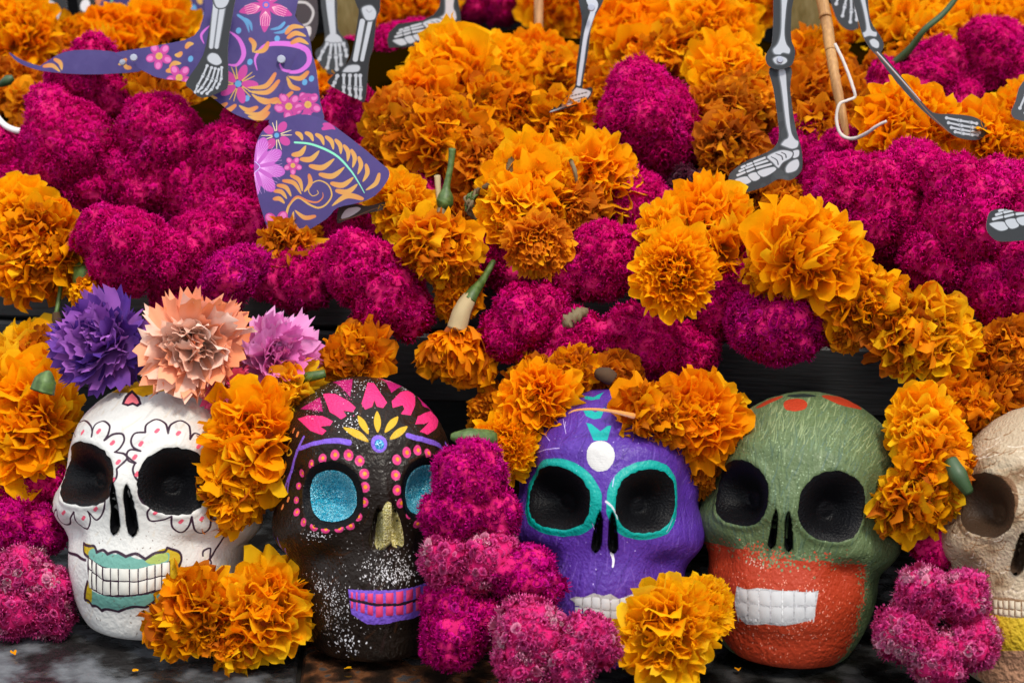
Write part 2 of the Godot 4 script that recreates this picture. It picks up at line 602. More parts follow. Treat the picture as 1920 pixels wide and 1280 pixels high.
func skull_shell(k: Dictionary) -> ArrayMesh:
	var n := 200
	var p := PackedVector3Array()
	var uv := PackedVector2Array()
	for j in n + 1:
		for i in n + 1:
			var x := 2.0 * i / n - 1.0
			var y := 2.0 * j / n - 1.0
			var u := x * sqrt(1.0 - y * y / 2.0)
			var v := y * sqrt(1.0 - x * x / 2.0)
			var rho := minf(sqrt(u * u + v * v), 1.0)
			var al := PI * (0.42 * rho + 0.58 * pow(rho, 2.2)) * 0.999
			var a := 0.0
			var b := 0.0
			if rho > 1e-6:
				a = al * u / rho
				b = al * v / rho
			p.append(on_skull(a, b, k))
			uv.append(Vector2(a / REACH * 0.5 + 0.5, 0.5 - b / REACH * 0.5))
	return grid_mesh(p, n + 1, n + 1, false, PackedColorArray(), uv)

func skull_patch(k: Dictionary, nu: int, nv: int, f: Callable, wrap := false, flip := false) -> ArrayMesh:    # f(u, v) -> [a, b, lift]
	var p := PackedVector3Array()
	var uv := PackedVector2Array()
	for j in nv:
		for i in nu:
			var q: Array = f.call(float(i) / (nu if wrap else nu - 1), float(j) / (nv - 1))
			p.append(on_skull(q[0], q[1], k, q[2]))
			uv.append(Vector2(q[0] / REACH * 0.5 + 0.5, 0.5 - q[1] / REACH * 0.5))
	return grid_mesh(p, nu, nv, wrap, PackedColorArray(), uv, flip)

func eye_patch(k: Dictionary, s: float, from_: float, to_: float, lift: float, ragged := 0.03) -> ArrayMesh:
	var e: Array = k.eye_l if s < 0 else k.eye_r
	return skull_patch(k, 56, 16, func(u, v):
		var an: float = TAU * u
		var c := cos(an)
		var sn := sin(an)
		var q := pow(pow(absf(c), 2.25) + pow(absf(sn), 2.25), -1.0 / 2.25)
		var t: float = lerpf(to_ + ragged * noise.get_noise_2d(c * 240.0 + s * 99.0 + k.seed * 31.0, sn * 240.0) * 1.6, from_, v) * q
		var w := Vector2(c * t * e[2], sn * t * e[3]).rotated(-(e[4] if e.size() > 4 else 0.0))
		return [e[0] + w.x, e[1] + w.y, lift * (1.0 - smoothstep(0.0, 0.1, 0.08 - minf(v, 0.08)) * 0.5)], true)

func nose_patch(k: Dictionary, s: float, grow := 0.0) -> ArrayMesh:
	var ns: Array = k.nose
	return skull_patch(k, 9, 16, func(u, v):
		var t: float = lerpf(-0.02 - grow, 1.02 + grow, v)
		var w: float = ns[3] * (0.45 + 0.75 * t) * pow(maxf(1.0 - pow(absf(v - 0.5) * 2.0, 3.0), 0.0), 0.45) * (1.0 + grow)
		return [s * ns[0] * (0.75 + 0.5 * t) + (u * 2.0 - 1.0) * w, lerpf(ns[1], ns[2], t), 0.0013], false, true)

func skull(called: String, label: String, k: Dictionary) -> Node3D:
	var o := thing("painted_skull", label, "skull", k.pos, "skulls in a row on the wet paving")
	o.basis = Basis.from_euler(Vector3(deg_to_rad(k.tilt), deg_to_rad(k.yaw), deg_to_rad(k.roll))) * Basis.from_scale(k.size)
	k.node = o
	part("cranium", skull_shell(k), k.mat, o)
	for s in [-1.0, 1.0]:
		part("eye_socket", eye_patch(k, s, 0.0, k.get("socket", 1.06), 0.0005, k.get("ragged", 0.03)), k.socket_mat, o)
	if k.get("nostrils", true):
		for s in [-1.0, 1.0]:
			part("nostril", nose_patch(k, s), k.socket_mat, o)
	return o

func V(x: float, y: float) -> Vector2:
	return Vector2(x, y)

func tooth_at(k: Dictionary, q: Array, mat: Material) -> void:      # corners: top left, top right, bottom right, bottom left
	part("tooth", skull_patch(k, 6, 7, func(u, v):
		var p: Vector2 = q[0].lerp(q[1], u).lerp(q[3].lerp(q[2], u), v)
		var f := pow(sin(PI * clampf(u, 0.02, 0.98)), 0.5) * pow(sin(PI * clampf(v, 0.02, 0.98)), 0.5)
		return [p.x, p.y, (0.0006 if mat == mats.tooth_chalk else 0.0012) * f - 0.0001], false, true), mat, k.node)

func disc_at(k: Dictionary, c: Vector2, ra: float, rb: float, mat: Material) -> void:
	part("forehead_dot", skull_patch(k, 32, 6, func(u, v):
		var an: float = TAU * u
		var t: float = 1.0 - v
		return [c.x + cos(an) * ra * t, c.y + sin(an) * rb * t, 0.0006 if v > 0.01 else -0.0002], true), mat, k.node)

func shape_at(k: Dictionary, c: Vector2, pts: Array, mat: Material) -> void:      # a raised glued shape round c
	var n := pts.size() * 4
	var ring := []
	for i in pts.size():
		for s in 4:
			ring.append(pts[i].cubic_interpolate(pts[(i + 1) % pts.size()], pts[(i + pts.size() - 1) % pts.size()], pts[(i + 2) % pts.size()], s / 4.0))
	if Geometry2D.is_polygon_clockwise(PackedVector2Array(ring)):
		ring.reverse()
	part("glitter_nose", skull_patch(k, n, 8, func(u, v):
		var p: Vector2 = ring[int(round(u * n)) % n].lerp(c, v)
		return [p.x, p.y, lerpf(-0.0003, 0.0035, smoothstep(0.0, 0.3, v))], true), mat, k.node)

# ---------------------------------------------------------------- painting
class Canvas:
	var img: Image
	var w: int
	var h: int
	var sx := 1.0
	var sy := 1.0
	var ox := 0.0
	var oy := 0.0
	var rng: RandomNumberGenerator
	func _init(w_: int, h_: int, c: Color, r: RandomNumberGenerator):
		w = w_
		h = h_
		img = Image.create(w, h, true, Image.FORMAT_RGBA8)
		img.fill(c)
		rng = r
	func to(p: Vector2) -> Vector2:
		return Vector2((p.x - ox) * sx, (p.y - oy) * sy)
	func dab(p: Vector2, r: float, c: Color) -> void:          # texel units
		var x0 := maxi(int(p.x - r - 1), 0)
		var x1 := mini(int(p.x + r + 1), w - 1)
		var y0 := maxi(int(p.y - r - 1), 0)
		var y1 := mini(int(p.y + r + 1), h - 1)
		for y in range(y0, y1 + 1):
			for x in range(x0, x1 + 1):
				var d := Vector2(x + 0.5 - p.x, y + 0.5 - p.y).length()
				var a := clampf(r - d + 0.5, 0.0, 1.0) * c.a
				if a > 0.0:
					var q := img.get_pixel(x, y).lerp(c, a)
					q.a = 1.0
					img.set_pixel(x, y, q)
	func line(pts: Array, w0: float, w1: float, c: Color, smooth := true, swell := 0.0) -> void:   # widths in texels; swell makes it fat in the middle
		var path := []
		if smooth and pts.size() > 2:
			for k in pts.size() - 1:
				for s in 8:
					path.append(pts[k].cubic_interpolate(pts[k + 1], pts[maxi(k - 1, 0)], pts[mini(k + 2, pts.size() - 1)], s / 8.0))
			path.append(pts[-1])
		else:
			path = pts
		var total := 0.0
		for k in path.size() - 1:
			total += (to(path[k + 1]) - to(path[k])).length()
		var gone := 0.0
		for k in path.size() - 1:
			var a := to(path[k])
			var b := to(path[k + 1])
			var l := (b - a).length()
			var stepw := maxf(0.5, minf(w0, w1) * 0.3)
			var n := maxi(1, int(l / stepw))
			for i in n:
				var t := (gone + l * i / n) / maxf(total, 0.001)
				dab(a.lerp(b, float(i) / n), maxf(0.35, lerpf(w0, w1, t) * 0.5 + swell * 0.5 * sin(PI * t)), c)
			gone += l
	func fill(pts: Array, c: Color, smooth := false, soft := 1.5) -> void:
		var path := []
		if smooth:
			var n := pts.size()
			for k in n:
				for s in 6:
					path.append(to(pts[k].cubic_interpolate(pts[(k + 1) % n], pts[(k + n - 1) % n], pts[(k + 2) % n], s / 6.0)))
		else:
			for q in pts:
				path.append(to(q))
		var y0 := 1e9
		var y1 := -1e9
		for q in path:
			y0 = minf(y0, q.y)
			y1 = maxf(y1, q.y)
		for y in range(maxi(int(y0), 0), mini(int(y1) + 1, h)):
			var xs := []
			for k in path.size():
				var a: Vector2 = path[k]
				var b: Vector2 = path[(k + 1) % path.size()]
				if (a.y <= y + 0.5) != (b.y <= y + 0.5):
					xs.append(a.x + (y + 0.5 - a.y) / (b.y - a.y) * (b.x - a.x))
			xs.sort()
			for k in range(0, xs.size() - 1, 2):
				for x in range(maxi(int(xs[k]), 0), mini(int(xs[k + 1]) + 1, w)):
					var cov := clampf(minf(x + 1.0 - xs[k], xs[k + 1] - x), 0.0, 1.0) * c.a
					var q := img.get_pixel(x, y).lerp(c, cov)
					q.a = 1.0
					img.set_pixel(x, y, q)
	func oval(c0: Vector2, rx: float, ry: float, turn: float, c: Color) -> void:
		var pts := []
		for k in 20:
			pts.append(c0 + Vector2(cos(TAU * k / 20.0) * rx, sin(TAU * k / 20.0) * ry).rotated(turn))
		fill(pts, c)
	func spot(p: Vector2, r: float, c: Color) -> void:
		dab(to(p), r, c)
	func soft(p: Vector2, r: float, c: Color) -> void:            # a faint stain
		for k in 60:
			dab(to(p) + Vector2(rng.randfn(0, 0.45), rng.randfn(0, 0.45)) * r, r * 0.3, Color(c, 0.035))
	func specks(p: Vector2, rx: float, ry: float, n: int, c: Color, r0: float, r1: float) -> void:
		for k in n:
			var q := p + Vector2(rng.randfn(0, 0.45) * rx, rng.randfn(0, 0.45) * ry)
			var e := Vector2(rng.randf_range(-1, 1), rng.randf_range(-1, 1)) * 0.012
			line([q, q + e], rng.randf_range(r0, r1) * 1.3, r0, c, false)
	func fray(edge: Array) -> void:                                # ragged brush marks where red meets green
		for k in 700:
			var f := rng.randf() * (edge.size() - 1.001)
			var e: Vector2 = edge[int(f)].lerp(edge[int(f) + 1], f - int(f))
			var up := rng.randfn(0, 0.055)
			var col := Color(0.74, 0.3, 0.2) if rng.randf() < (0.55 if up > 0 else 0.4) else Color(0.43, 0.5, 0.36)
			dab(to(e + Vector2(rng.randfn(0, 0.04), up)), rng.randf_range(1.0, 3.2), col)
	func streaks(a: Vector2, b: Vector2) -> void:
		var cols := [Color(0.82, 0.77, 0.7), Color(0.76, 0.69, 0.6), Color(0.42, 0.29, 0.18), Color(0.52, 0.38, 0.25), Color(0.66, 0.55, 0.43)]
		for k in 420:
			var p := Vector2(rng.randf_range(minf(a.x, b.x) - 0.3, 1.6), rng.randf_range(minf(a.y, b.y), maxf(a.y, b.y)))
			var an := rng.randf_range(-0.3, 0.9)
			var l := rng.randf_range(0.05, 0.22)
			line([p, p + Vector2(cos(an), sin(an) * 0.8) * l * 0.5, p + Vector2(cos(an + 0.3), sin(an + 0.3)) * l], rng.randf_range(2, 4.5), 1.2, Color(cols[rng.randi() % 5], 0.6))
	func brush(n: int, cols: Array, an: float, spread: float, l0: float, l1: float, w: float, alpha: float, box_: Rect2, curve := 0.0) -> void:
		for k in n:
			var p := box_.position + Vector2(rng.randf() * box_.size.x, rng.randf() * box_.size.y)
			var a2 := an + rng.randf_range(-spread, spread) - p.x * curve
			var l := rng.randf_range(l0, l1)
			line([p, p + Vector2(cos(a2), sin(a2)) * l * 0.5, p + Vector2(cos(a2 + 0.1), sin(a2 + 0.1)) * l], w * rng.randf_range(0.5, 1.4), w * 0.4, Color(cols[rng.randi() % cols.size()], alpha))
	func texture() -> ImageTexture:
		img.generate_mipmaps()
		return ImageTexture.create_from_image(img)

func _ready() -> void:
	rng.seed = 20
	noise.noise_type = FastNoiseLite.TYPE_SIMPLEX_SMOOTH
	noise.frequency = 0.02
	noise.seed = 7
	# ---- camera, sky, sun, exposure
	var cam := Camera3D.new()
	cam.name = "camera"
	cam.position = EYE
	cam.rotation_degrees = Vector3(-PITCH, 0, 0)
	cam.near = 0.05
	cam.far = 60.0
	var ca := CameraAttributesPhysical.new()
	ca.frustum_focal_length = 75.0
	ca.frustum_focus_distance = 1.56
	ca.exposure_aperture = 9.0
	cam.attributes = ca
	cam.fov = rad_to_deg(2.0 * atan(640.0 / FOCAL))
	add_child(cam)
	var env := Environment.new()
	var sky := Sky.new()
	var sm := ProceduralSkyMaterial.new()
	sm.sky_top_color = Color(0.9, 0.92, 0.95)
	sm.sky_horizon_color = Color(0.7, 0.72, 0.75)
	sm.ground_bottom_color = Color(0.3, 0.3, 0.3)
	sm.ground_horizon_color = Color(0.4, 0.4, 0.4)
	sm.sky_curve = 0.2
	sky.sky_material = sm
	env.background_mode = Environment.BG_SKY
	env.sky = sky
	env.tonemap_mode = Environment.TONE_MAPPER_LINEAR
	env.tonemap_exposure = 1.95
	env.sdfgi_enabled = true
	env.ssao_enabled = true
	env.ssil_enabled = true
	var we := WorldEnvironment.new()
	we.name = "surroundings"
	we.environment = env
	add_child(we)
	var sun := DirectionalLight3D.new()
	sun.name = "overcast_sun"
	sun.light_energy = 0.5
	sun.light_angular_distance = 12.0
	sun.light_color = Color(1.0, 0.97, 0.92)
	sun.rotation_degrees = Vector3(-58, 22, 0)
	sun.shadow_enabled = true
	add_child(sun)

	make_petals()
	make_tufts()
	build_place()
	build_skulls()
	build_lower_flowers()
	build_bank_flowers()
	build_paper_figures()
	build_sticks()
	print("floret tris ", tri_total)

# ---------------------------------------------------------------- paving and the black steps
const YAW := 7.0
func build_place() -> void:
	var wet := plain(Color(1, 1, 1), 1.0)
	wet.albedo_texture = noise_tex(0.012, 3, false, 1, FastNoiseLite.TYPE_SIMPLEX_SMOOTH, ramp([[0.3, lin(0.016, 0.015, 0.015)], [0.47, lin(0.05, 0.052, 0.055)], [0.58, lin(0.07, 0.074, 0.082)], [0.78, lin(0.11, 0.116, 0.126)]]), 1024)
	wet.roughness_texture = noise_tex(0.012, 3, false, 1, FastNoiseLite.TYPE_SIMPLEX_SMOOTH, ramp([[0.3, Color(0.05, 0.05, 0.05)], [0.5, Color(0.25, 0.25, 0.25)], [0.7, Color(0.7, 0.7, 0.7)]]), 1024)
	wet.normal_enabled = true
	wet.normal_texture = noise_tex(0.03, 8, true, 5.0, FastNoiseLite.TYPE_SIMPLEX_SMOOTH, null, 1024)
	wet.normal_scale = 0.6
	wet.uv1_triplanar = true
	wet.uv1_scale = Vector3(1.7, 1.7, 1.7)
	var dark: StandardMaterial3D = wet.duplicate()
	dark.albedo_color = Color(0.5, 0.48, 0.46)
	dark.uv1_offset = Vector3(0.4, 0.1, 0.2)
	var brown: StandardMaterial3D = wet.duplicate()
	brown.albedo_texture = noise_tex(0.02, 31, false, 1, FastNoiseLite.TYPE_SIMPLEX_SMOOTH, ramp([[0.3, lin(0.012, 0.008, 0.006)], [0.55, lin(0.05, 0.022, 0.012)], [0.68, lin(0.13, 0.05, 0.02)], [0.8, lin(0.05, 0.045, 0.045)]]), 1024)
	brown.roughness_texture = null
	brown.roughness = 0.06
	brown.normal_scale = 0.12
	var gm := PlaneMesh.new()
	gm.size = Vector2(40, 40)
	structure("ground", gm, plain(lin(0.02, 0.018, 0.016), 0.25), Vector3(0, -0.006, 0))
	var pav := Node3D.new()
	pav.name = "pavement"
	pav.set_meta("kind", "structure")
	add_child(pav)
	var xs := [-1.35, -0.78, -0.175, 0.03, 0.62, 1.3]
	for r in 3:
		for k in 5:
			var w: float = xs[k + 1] - xs[k] - 0.004
			var m: Material = [wet, wet, brown, dark, dark][k]
			part("stone_slab", box(Vector3(w, 0.03, 0.596), 0.002), m, pav, Transform3D(Basis(Vector3.UP, deg_to_rad(YAW * 0.4)), Vector3((xs[k] + xs[k + 1]) / 2 + (r % 2) * 0.02, -0.015 + 0.0006 * ((k * 7 + r * 3) % 3 - 1), 0.28 - (r - 0.5) * 0.6)))
	# black boards of the steps
	var black := plain(Color(1, 1, 1), 0.55)
	black.albedo_texture = noise_tex(0.03, 12, false, 1, FastNoiseLite.TYPE_SIMPLEX_SMOOTH, ramp([[0.2, lin(0.007, 0.007, 0.008)], [0.8, lin(0.016, 0.016, 0.018)]]), 512)
	black.uv1_triplanar = true
	black.uv1_scale = Vector3(0.8, 14, 14)
	black.normal_enabled = true
	black.normal_texture = noise_tex(0.05, 9, true, 4.0)
	black.normal_scale = 0.35
	var yb := deg_to_rad(-YAW)
	var a := at(960, 640, 1.69)
	var bx := Basis(Vector3.UP, yb)
	var low := thing("step_front", "black wooden front of the flower step behind the skulls, of two long boards", "step", Vector3(a.x, 0.13, a.z))
	low.rotation.y = yb
	part("board", box(Vector3(2.4, 0.056, 0.022), 0.0025), black, low, Transform3D(Basis.IDENTITY, Vector3(0, 0.028, -0.011)))
	part("board", box(Vector3(2.4, 0.05, 0.022), 0.0025), black, low, Transform3D(Basis.IDENTITY, Vector3(0, 0.0835, -0.0125)))
	part("tread", box(Vector3(2.4, 0.02, 0.9), 0.002), black, low, Transform3D(Basis.IDENTITY, Vector3(0, 0.1, -0.4745)))
	for s in [-1.1, 1.1]:
		part("leg", box(Vector3(0.05, 0.128, 0.05), 0.002), black, low, Transform3D(Basis.IDENTITY, Vector3(s, -0.065, -0.06)))
	var back := thing("back_board", "plain black board closing the dark space under the flower step", "board", a + bx * Vector3(0, 0, -0.3) - Vector3(0, a.y, 0))
	back.rotation.y = yb
	part("panel", box(Vector3(2.4, 0.22, 0.02), 0.002), black, back, Transform3D(Basis.IDENTITY, Vector3(0, 0.11, 0)))
	# the dark heap of stalks that carries the blooms
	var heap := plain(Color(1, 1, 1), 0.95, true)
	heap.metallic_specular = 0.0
	var deep: StandardMaterial3D = black.duplicate()
	deep.roughness = 0.9
	deep.metallic_specular = 0.1
	deep.albedo_color = Color(0.7, 0.7, 0.7)
	var p := PackedVector3Array()
	var c := PackedColorArray()
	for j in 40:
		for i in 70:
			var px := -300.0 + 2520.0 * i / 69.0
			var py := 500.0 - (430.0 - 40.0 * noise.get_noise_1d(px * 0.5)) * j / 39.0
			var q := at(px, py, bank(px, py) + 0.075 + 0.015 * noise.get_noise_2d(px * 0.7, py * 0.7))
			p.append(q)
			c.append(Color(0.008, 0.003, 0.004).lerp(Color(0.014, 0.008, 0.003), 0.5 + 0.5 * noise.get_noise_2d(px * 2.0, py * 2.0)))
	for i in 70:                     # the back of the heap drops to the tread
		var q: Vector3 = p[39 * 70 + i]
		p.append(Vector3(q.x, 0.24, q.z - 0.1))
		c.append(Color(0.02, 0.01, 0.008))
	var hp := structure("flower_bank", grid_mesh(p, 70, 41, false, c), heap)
	var wall := thing("rear_step", "black upright board of the next step behind the flower bank", "step", at(960, 40, 2.75) * Vector3(1, 0, 1))
	wall.rotation.y = yb
	part("board", box(Vector3(3.4, 0.9, 0.03), 0.003), deep, wall, Transform3D(Basis.IDENTITY, Vector3(0, 0.45, 0)))
	part("board", box(Vector3(3.4, 0.5, 0.03), 0.003), deep, wall, Transform3D(Basis.IDENTITY, Vector3(0, 1.155, 0)))
	part("tread", box(Vector3(3.4, 0.03, 0.4), 0.003), deep, wall, Transform3D(Basis.IDENTITY, Vector3(0, 0.24, 0.22)))
	# olive posts
	var gold := plain(lin(0.14, 0.1, 0.025), 0.6)
	gold.normal_enabled = true
	gold.normal_texture = noise_tex(0.02, 15, true, 3.0)
	gold.uv1_triplanar = true
	gold.uv1_scale = Vector3(6, 1, 6)
	for q in [[645.0, 95.0, 2.1, 62.0, "square olive painted post behind the crossed skeleton legs"], [1505.0, 130.0, 2.08, 74.0, "square olive painted post behind the long bent skeleton leg"]]:
		var b := at(q[0], q[1], q[2])
		var o := thing("wooden_post", q[4], "post", Vector3(b.x, 0.24, b.z))
		part("shaft", box(Vector3(q[3] * q[2] / FOCAL, 0.75, q[3] * q[2] / FOCAL), 0.002), gold, o, Transform3D(Basis.IDENTITY, Vector3(0, 0.375, 0)))
		part("foot_block", box(Vector3(q[3] * q[2] / FOCAL * 1.3, 0.03, q[3] * q[2] / FOCAL * 1.3), 0.002), gold, o, Transform3D(Basis.IDENTITY, Vector3(0, 0.014, 0)))

# ---------------------------------------------------------------- the five skulls
func foot_of(px: float, py: float, back := 0.052) -> Vector3:     # where the chin of a skull meets the ground
	var d := (Vector3.RIGHT * (px - 960.0) / FOCAL + upv * (640.0 - py) / FOCAL + fwd)
	var q := EYE - d * (EYE.y / d.y)
	return Vector3(q.x, 0.0005, q.z - back)

func glitter(cols: Array) -> StandardMaterial3D:
	var img := Image.create(128, 128, false, Image.FORMAT_RGBA8)
	for y in 128:
		for x in 128:
			img.set_pixel(x, y, (cols[0] as Color).lerp(cols[rng.randi() % cols.size()], 0.75).linear_to_srgb())
	var m := plain(Color(1, 1, 1), 0.35)
	m.albedo_texture = ImageTexture.create_from_image(img)
	m.texture_filter = BaseMaterial3D.TEXTURE_FILTER_NEAREST
	m.metallic = 0.15
	m.normal_enabled = true
	m.normal_texture = noise_tex(0.2, 71, true, 10.0, FastNoiseLite.TYPE_CELLULAR, null, 256)
	m.uv1_triplanar = true
	m.uv1_scale = Vector3(16, 16, 16)
	return m

func socket_material() -> StandardMaterial3D:
	var m := plain(lin(0.004, 0.004, 0.005), 0.38)
	m.metallic_specular = 0.22
	m.normal_enabled = true
	m.normal_texture = noise_tex(0.05, 21, true, 6.0, FastNoiseLite.TYPE_CELLULAR)
	m.normal_scale = 1.3
	m.uv1_triplanar = true
	m.uv1_scale = Vector3(22, 22, 22)
	return m

func skin(c: Canvas, rough: float, bumpy: float, spec := 0.35) -> StandardMaterial3D:
	var m := plain(Color(1, 1, 1), rough)
	m.albedo_texture = c.texture()
	m.normal_enabled = true
	m.normal_texture = mats.skull_normal
	m.normal_scale = bumpy
	m.metallic_specular = spec
	m.uv1_scale = Vector3(1, 1, 1)
	return m

func skull_canvas(c: Color) -> Canvas:
	var k := Canvas.new(1024, 1024, c.linear_to_srgb(), rng)
	k.sx = 1024.0 / (2.0 * REACH)
	k.sy = -k.sx
	k.ox = -REACH
	k.oy = REACH
	return k
var skull_list := []
func ring(c: Canvas, k: Dictionary, s: float, to_: float, col: Color) -> void:      # a painted band round a socket
	var e: Array = k.eye_l if s < 0 else k.eye_r
	var p := []
	for i in 40:
		var an := TAU * i / 40.0
		var q := pow(pow(absf(cos(an)), 2.25) + pow(absf(sin(an)), 2.25), -1.0 / 2.25) * (to_ + rf(-0.015, 0.015))
		p.append(Vector2(e[0], e[1]) + Vector2(cos(an) * q * e[2], sin(an) * q * e[3]).rotated(-(e[4] if e.size() > 4 else 0.0)))
	c.fill(p, col, true)

func build_skulls() -> void:
	mats.skull_normal = noise_tex(0.085, 44, true, 3.0, FastNoiseLite.TYPE_SIMPLEX_SMOOTH, null, 1024)
	mats.socket = socket_material()
	mats.tooth_white = plain(lin(0.550, 0.533, 0.482), 0.4)
	mats.tooth_chalk = plain(lin(0.516, 0.516, 0.525), 0.6)
	mats.tooth_pink = plain(lin(0.619, 0.034, 0.138), 0.5)
	mats.tooth_bone = plain(lin(0.473, 0.387, 0.275), 0.5)
	mats.paper_white = plain(lin(0.5, 0.49, 0.48), 0.7)
	mats.paper_white.normal_enabled = true
	mats.paper_white.normal_texture = noise_tex(0.02, 61, true, 4.0)
	mats.paper_white.uv1_scale = Vector3(6, 20, 1)
	mats.teal_glitter = glitter([Color(0.0, 0.3, 0.46), Color(0.0, 0.12, 0.24), Color(0.02, 0.5, 0.68), Color(0.0, 0.03, 0.07), Color(0.5, 0.9, 0.95)])
	mats.gold_glitter = glitter([Color(0.5, 0.42, 0.1), Color(0.32, 0.26, 0.05), Color(0.75, 0.65, 0.25), Color(0.08, 0.06, 0.015), Color(0.95, 0.9, 0.65)])
	var c: Canvas
	var full := Rect2(-1.6, -1.5, 3.2, 3.4)
	var white := {"seed": 1, "pos": foot_of(274, 1228), "size": Vector3(1.12, 0.975, 1.02), "yaw": -14.0, "tilt": -11.0, "roll": 0.0, "eye_l": [-0.56, 0.25, 0.47, 0.315], "eye_r": [0.475, 0.25, 0.315, 0.325], "nose": [0.075, 0.2, -0.33, 0.05], "socket_mat": mats.socket}
	c = skull_canvas(Color(0.550, 0.542, 0.516))
	c.brush(500, [lin(0.585, 0.576, 0.550), lin(0.482, 0.473, 0.447), lin(0.525, 0.490, 0.430)], 1.3, 0.6, 0.05, 0.25, 6.0, 0.25, full)
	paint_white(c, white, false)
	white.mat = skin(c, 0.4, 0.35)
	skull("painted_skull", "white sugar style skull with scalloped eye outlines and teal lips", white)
	paint_white(c, white, true)
	var black := {"seed": 2, "pos": foot_of(692, 1266), "size": Vector3(0.98, 1.03, 0.97), "yaw": 15.0, "tilt": -9.0, "roll": 0.0, "eye_l": [-0.57, 0.22, 0.34, 0.31], "eye_r": [0.53, 0.2, 0.35, 0.3], "nose": [0.09, 0.1, -0.33, 0.06], "socket_mat": mats.socket, "nostrils": false}
	c = skull_canvas(Color(0.012, 0.007, 0.005))
	c.brush(400, [lin(0.019, 0.010, 0.008), lin(0.007, 0.004, 0.003), lin(0.030, 0.012, 0.005)], 1.0, 0.9, 0.05, 0.25, 6.0, 0.4, full)
	paint_black(c, black, false)
	black.mat = skin(c, 0.34, 0.7, 0.3)
	skull("painted_skull", "dark brown skull with blue glitter eyes and a crown of pink hearts", black)
	paint_black(c, black, true)
	for s in [-1.0, 1.0]:
		part("glitter_eye", eye_patch(black, s, 0.0, 0.86, 0.0016, 0.01), mats.teal_glitter, black.node.get_node("eye_socket" if s < 0 else "eye_socket_001"))
	var purple := {"seed": 3, "pos": foot_of(1132, 1278), "size": Vector3(0.98, 1.0, 0.97), "yaw": -4.0, "tilt": -9.0, "roll": -2.0, "eye_l": [-0.60, 0.24, 0.42, 0.295, 0.1], "eye_r": [0.43, 0.255, 0.33, 0.29, -0.1], "nose": [0.075, 0.15, -0.26, 0.048], "socket_mat": mats.socket}
	c = skull_canvas(Color(0.073, 0.024, 0.249))
	c.brush(1400, [lin(0.095, 0.034, 0.292), lin(0.052, 0.015, 0.189), lin(0.120, 0.056, 0.327), lin(0.069, 0.022, 0.258)], 1.2, 0.5, 0.06, 0.3, 4.5, 0.4, full)
	for sd in [-1.0, 1.0]:
		ring(c, purple, sd, 1.32, lin(0.000, 0.284, 0.249))
	paint_purple(c, purple, false)
	purple.mat = skin(c, 0.42, 0.6)
	skull("painted_skull", "purple skull with turquoise rings round its eyes and a white forehead dot", purple)
	paint_purple(c, purple, true)
	var green := {"seed": 4, "pos": foot_of(1488, 1276), "size": Vector3(1.04, 0.99, 0.98), "yaw": -19.0, "tilt": -9.0, "roll": -3.0, "eye_l": [-0.52, 0.245, 0.355, 0.305], "eye_r": [0.476, 0.26, 0.325, 0.325], "nose": [0.07, 0.17, -0.23, 0.036], "socket_mat": mats.socket}
	c = skull_canvas(Color(0.090, 0.129, 0.056))
	c.brush(2200, [lin(0.077, 0.116, 0.043), lin(0.146, 0.198, 0.095), lin(0.056, 0.090, 0.043), lin(0.103, 0.155, 0.086), lin(0.069, 0.112, 0.073)], 1.57, 0.3, 0.06, 0.26, 3.2, 0.5, full, 0.7)
	c.brush(260, [lin(0.232, 0.275, 0.138), lin(0.189, 0.241, 0.112)], 1.57, 0.25, 0.08, 0.3, 2.2, 0.6, Rect2(-1.1, 0.75, 2.3, 0.7), 0.7)
	paint_green(c, green, false)
	green.mat = skin(c, 0.42, 0.6)
	skull("painted_skull", "olive green skull with a red lower face and a white painted grin", green)
	paint_green(c, green, true)
	mats.brown_socket = mats.socket.duplicate()
	mats.brown_socket.albedo_color = lin(0.043, 0.024, 0.014)
	var bone := {"seed": 5, "pos": foot_of(1962, 1330), "size": Vector3(1.05, 1.02, 0.98), "yaw": -24.0, "tilt": -9.0, "roll": -2.0, "eye_l": [-0.52, 0.285, 0.34, 0.28], "eye_r": [0.5, 0.285, 0.34, 0.28], "nose": [0.085, 0.12, -0.3, 0.06], "socket_mat": mats.brown_socket}
	c = skull_canvas(Color(0.4, 0.31, 0.21))
	paint_bone(c, bone, false)
	bone.mat = skin(c, 0.5, 1.2)
	skull("painted_skull", "bone coloured skull streaked brown with a yellow band under its teeth", bone)
	paint_bone(c, bone, true)
	skull_list = [white, black, purple, green, bone]

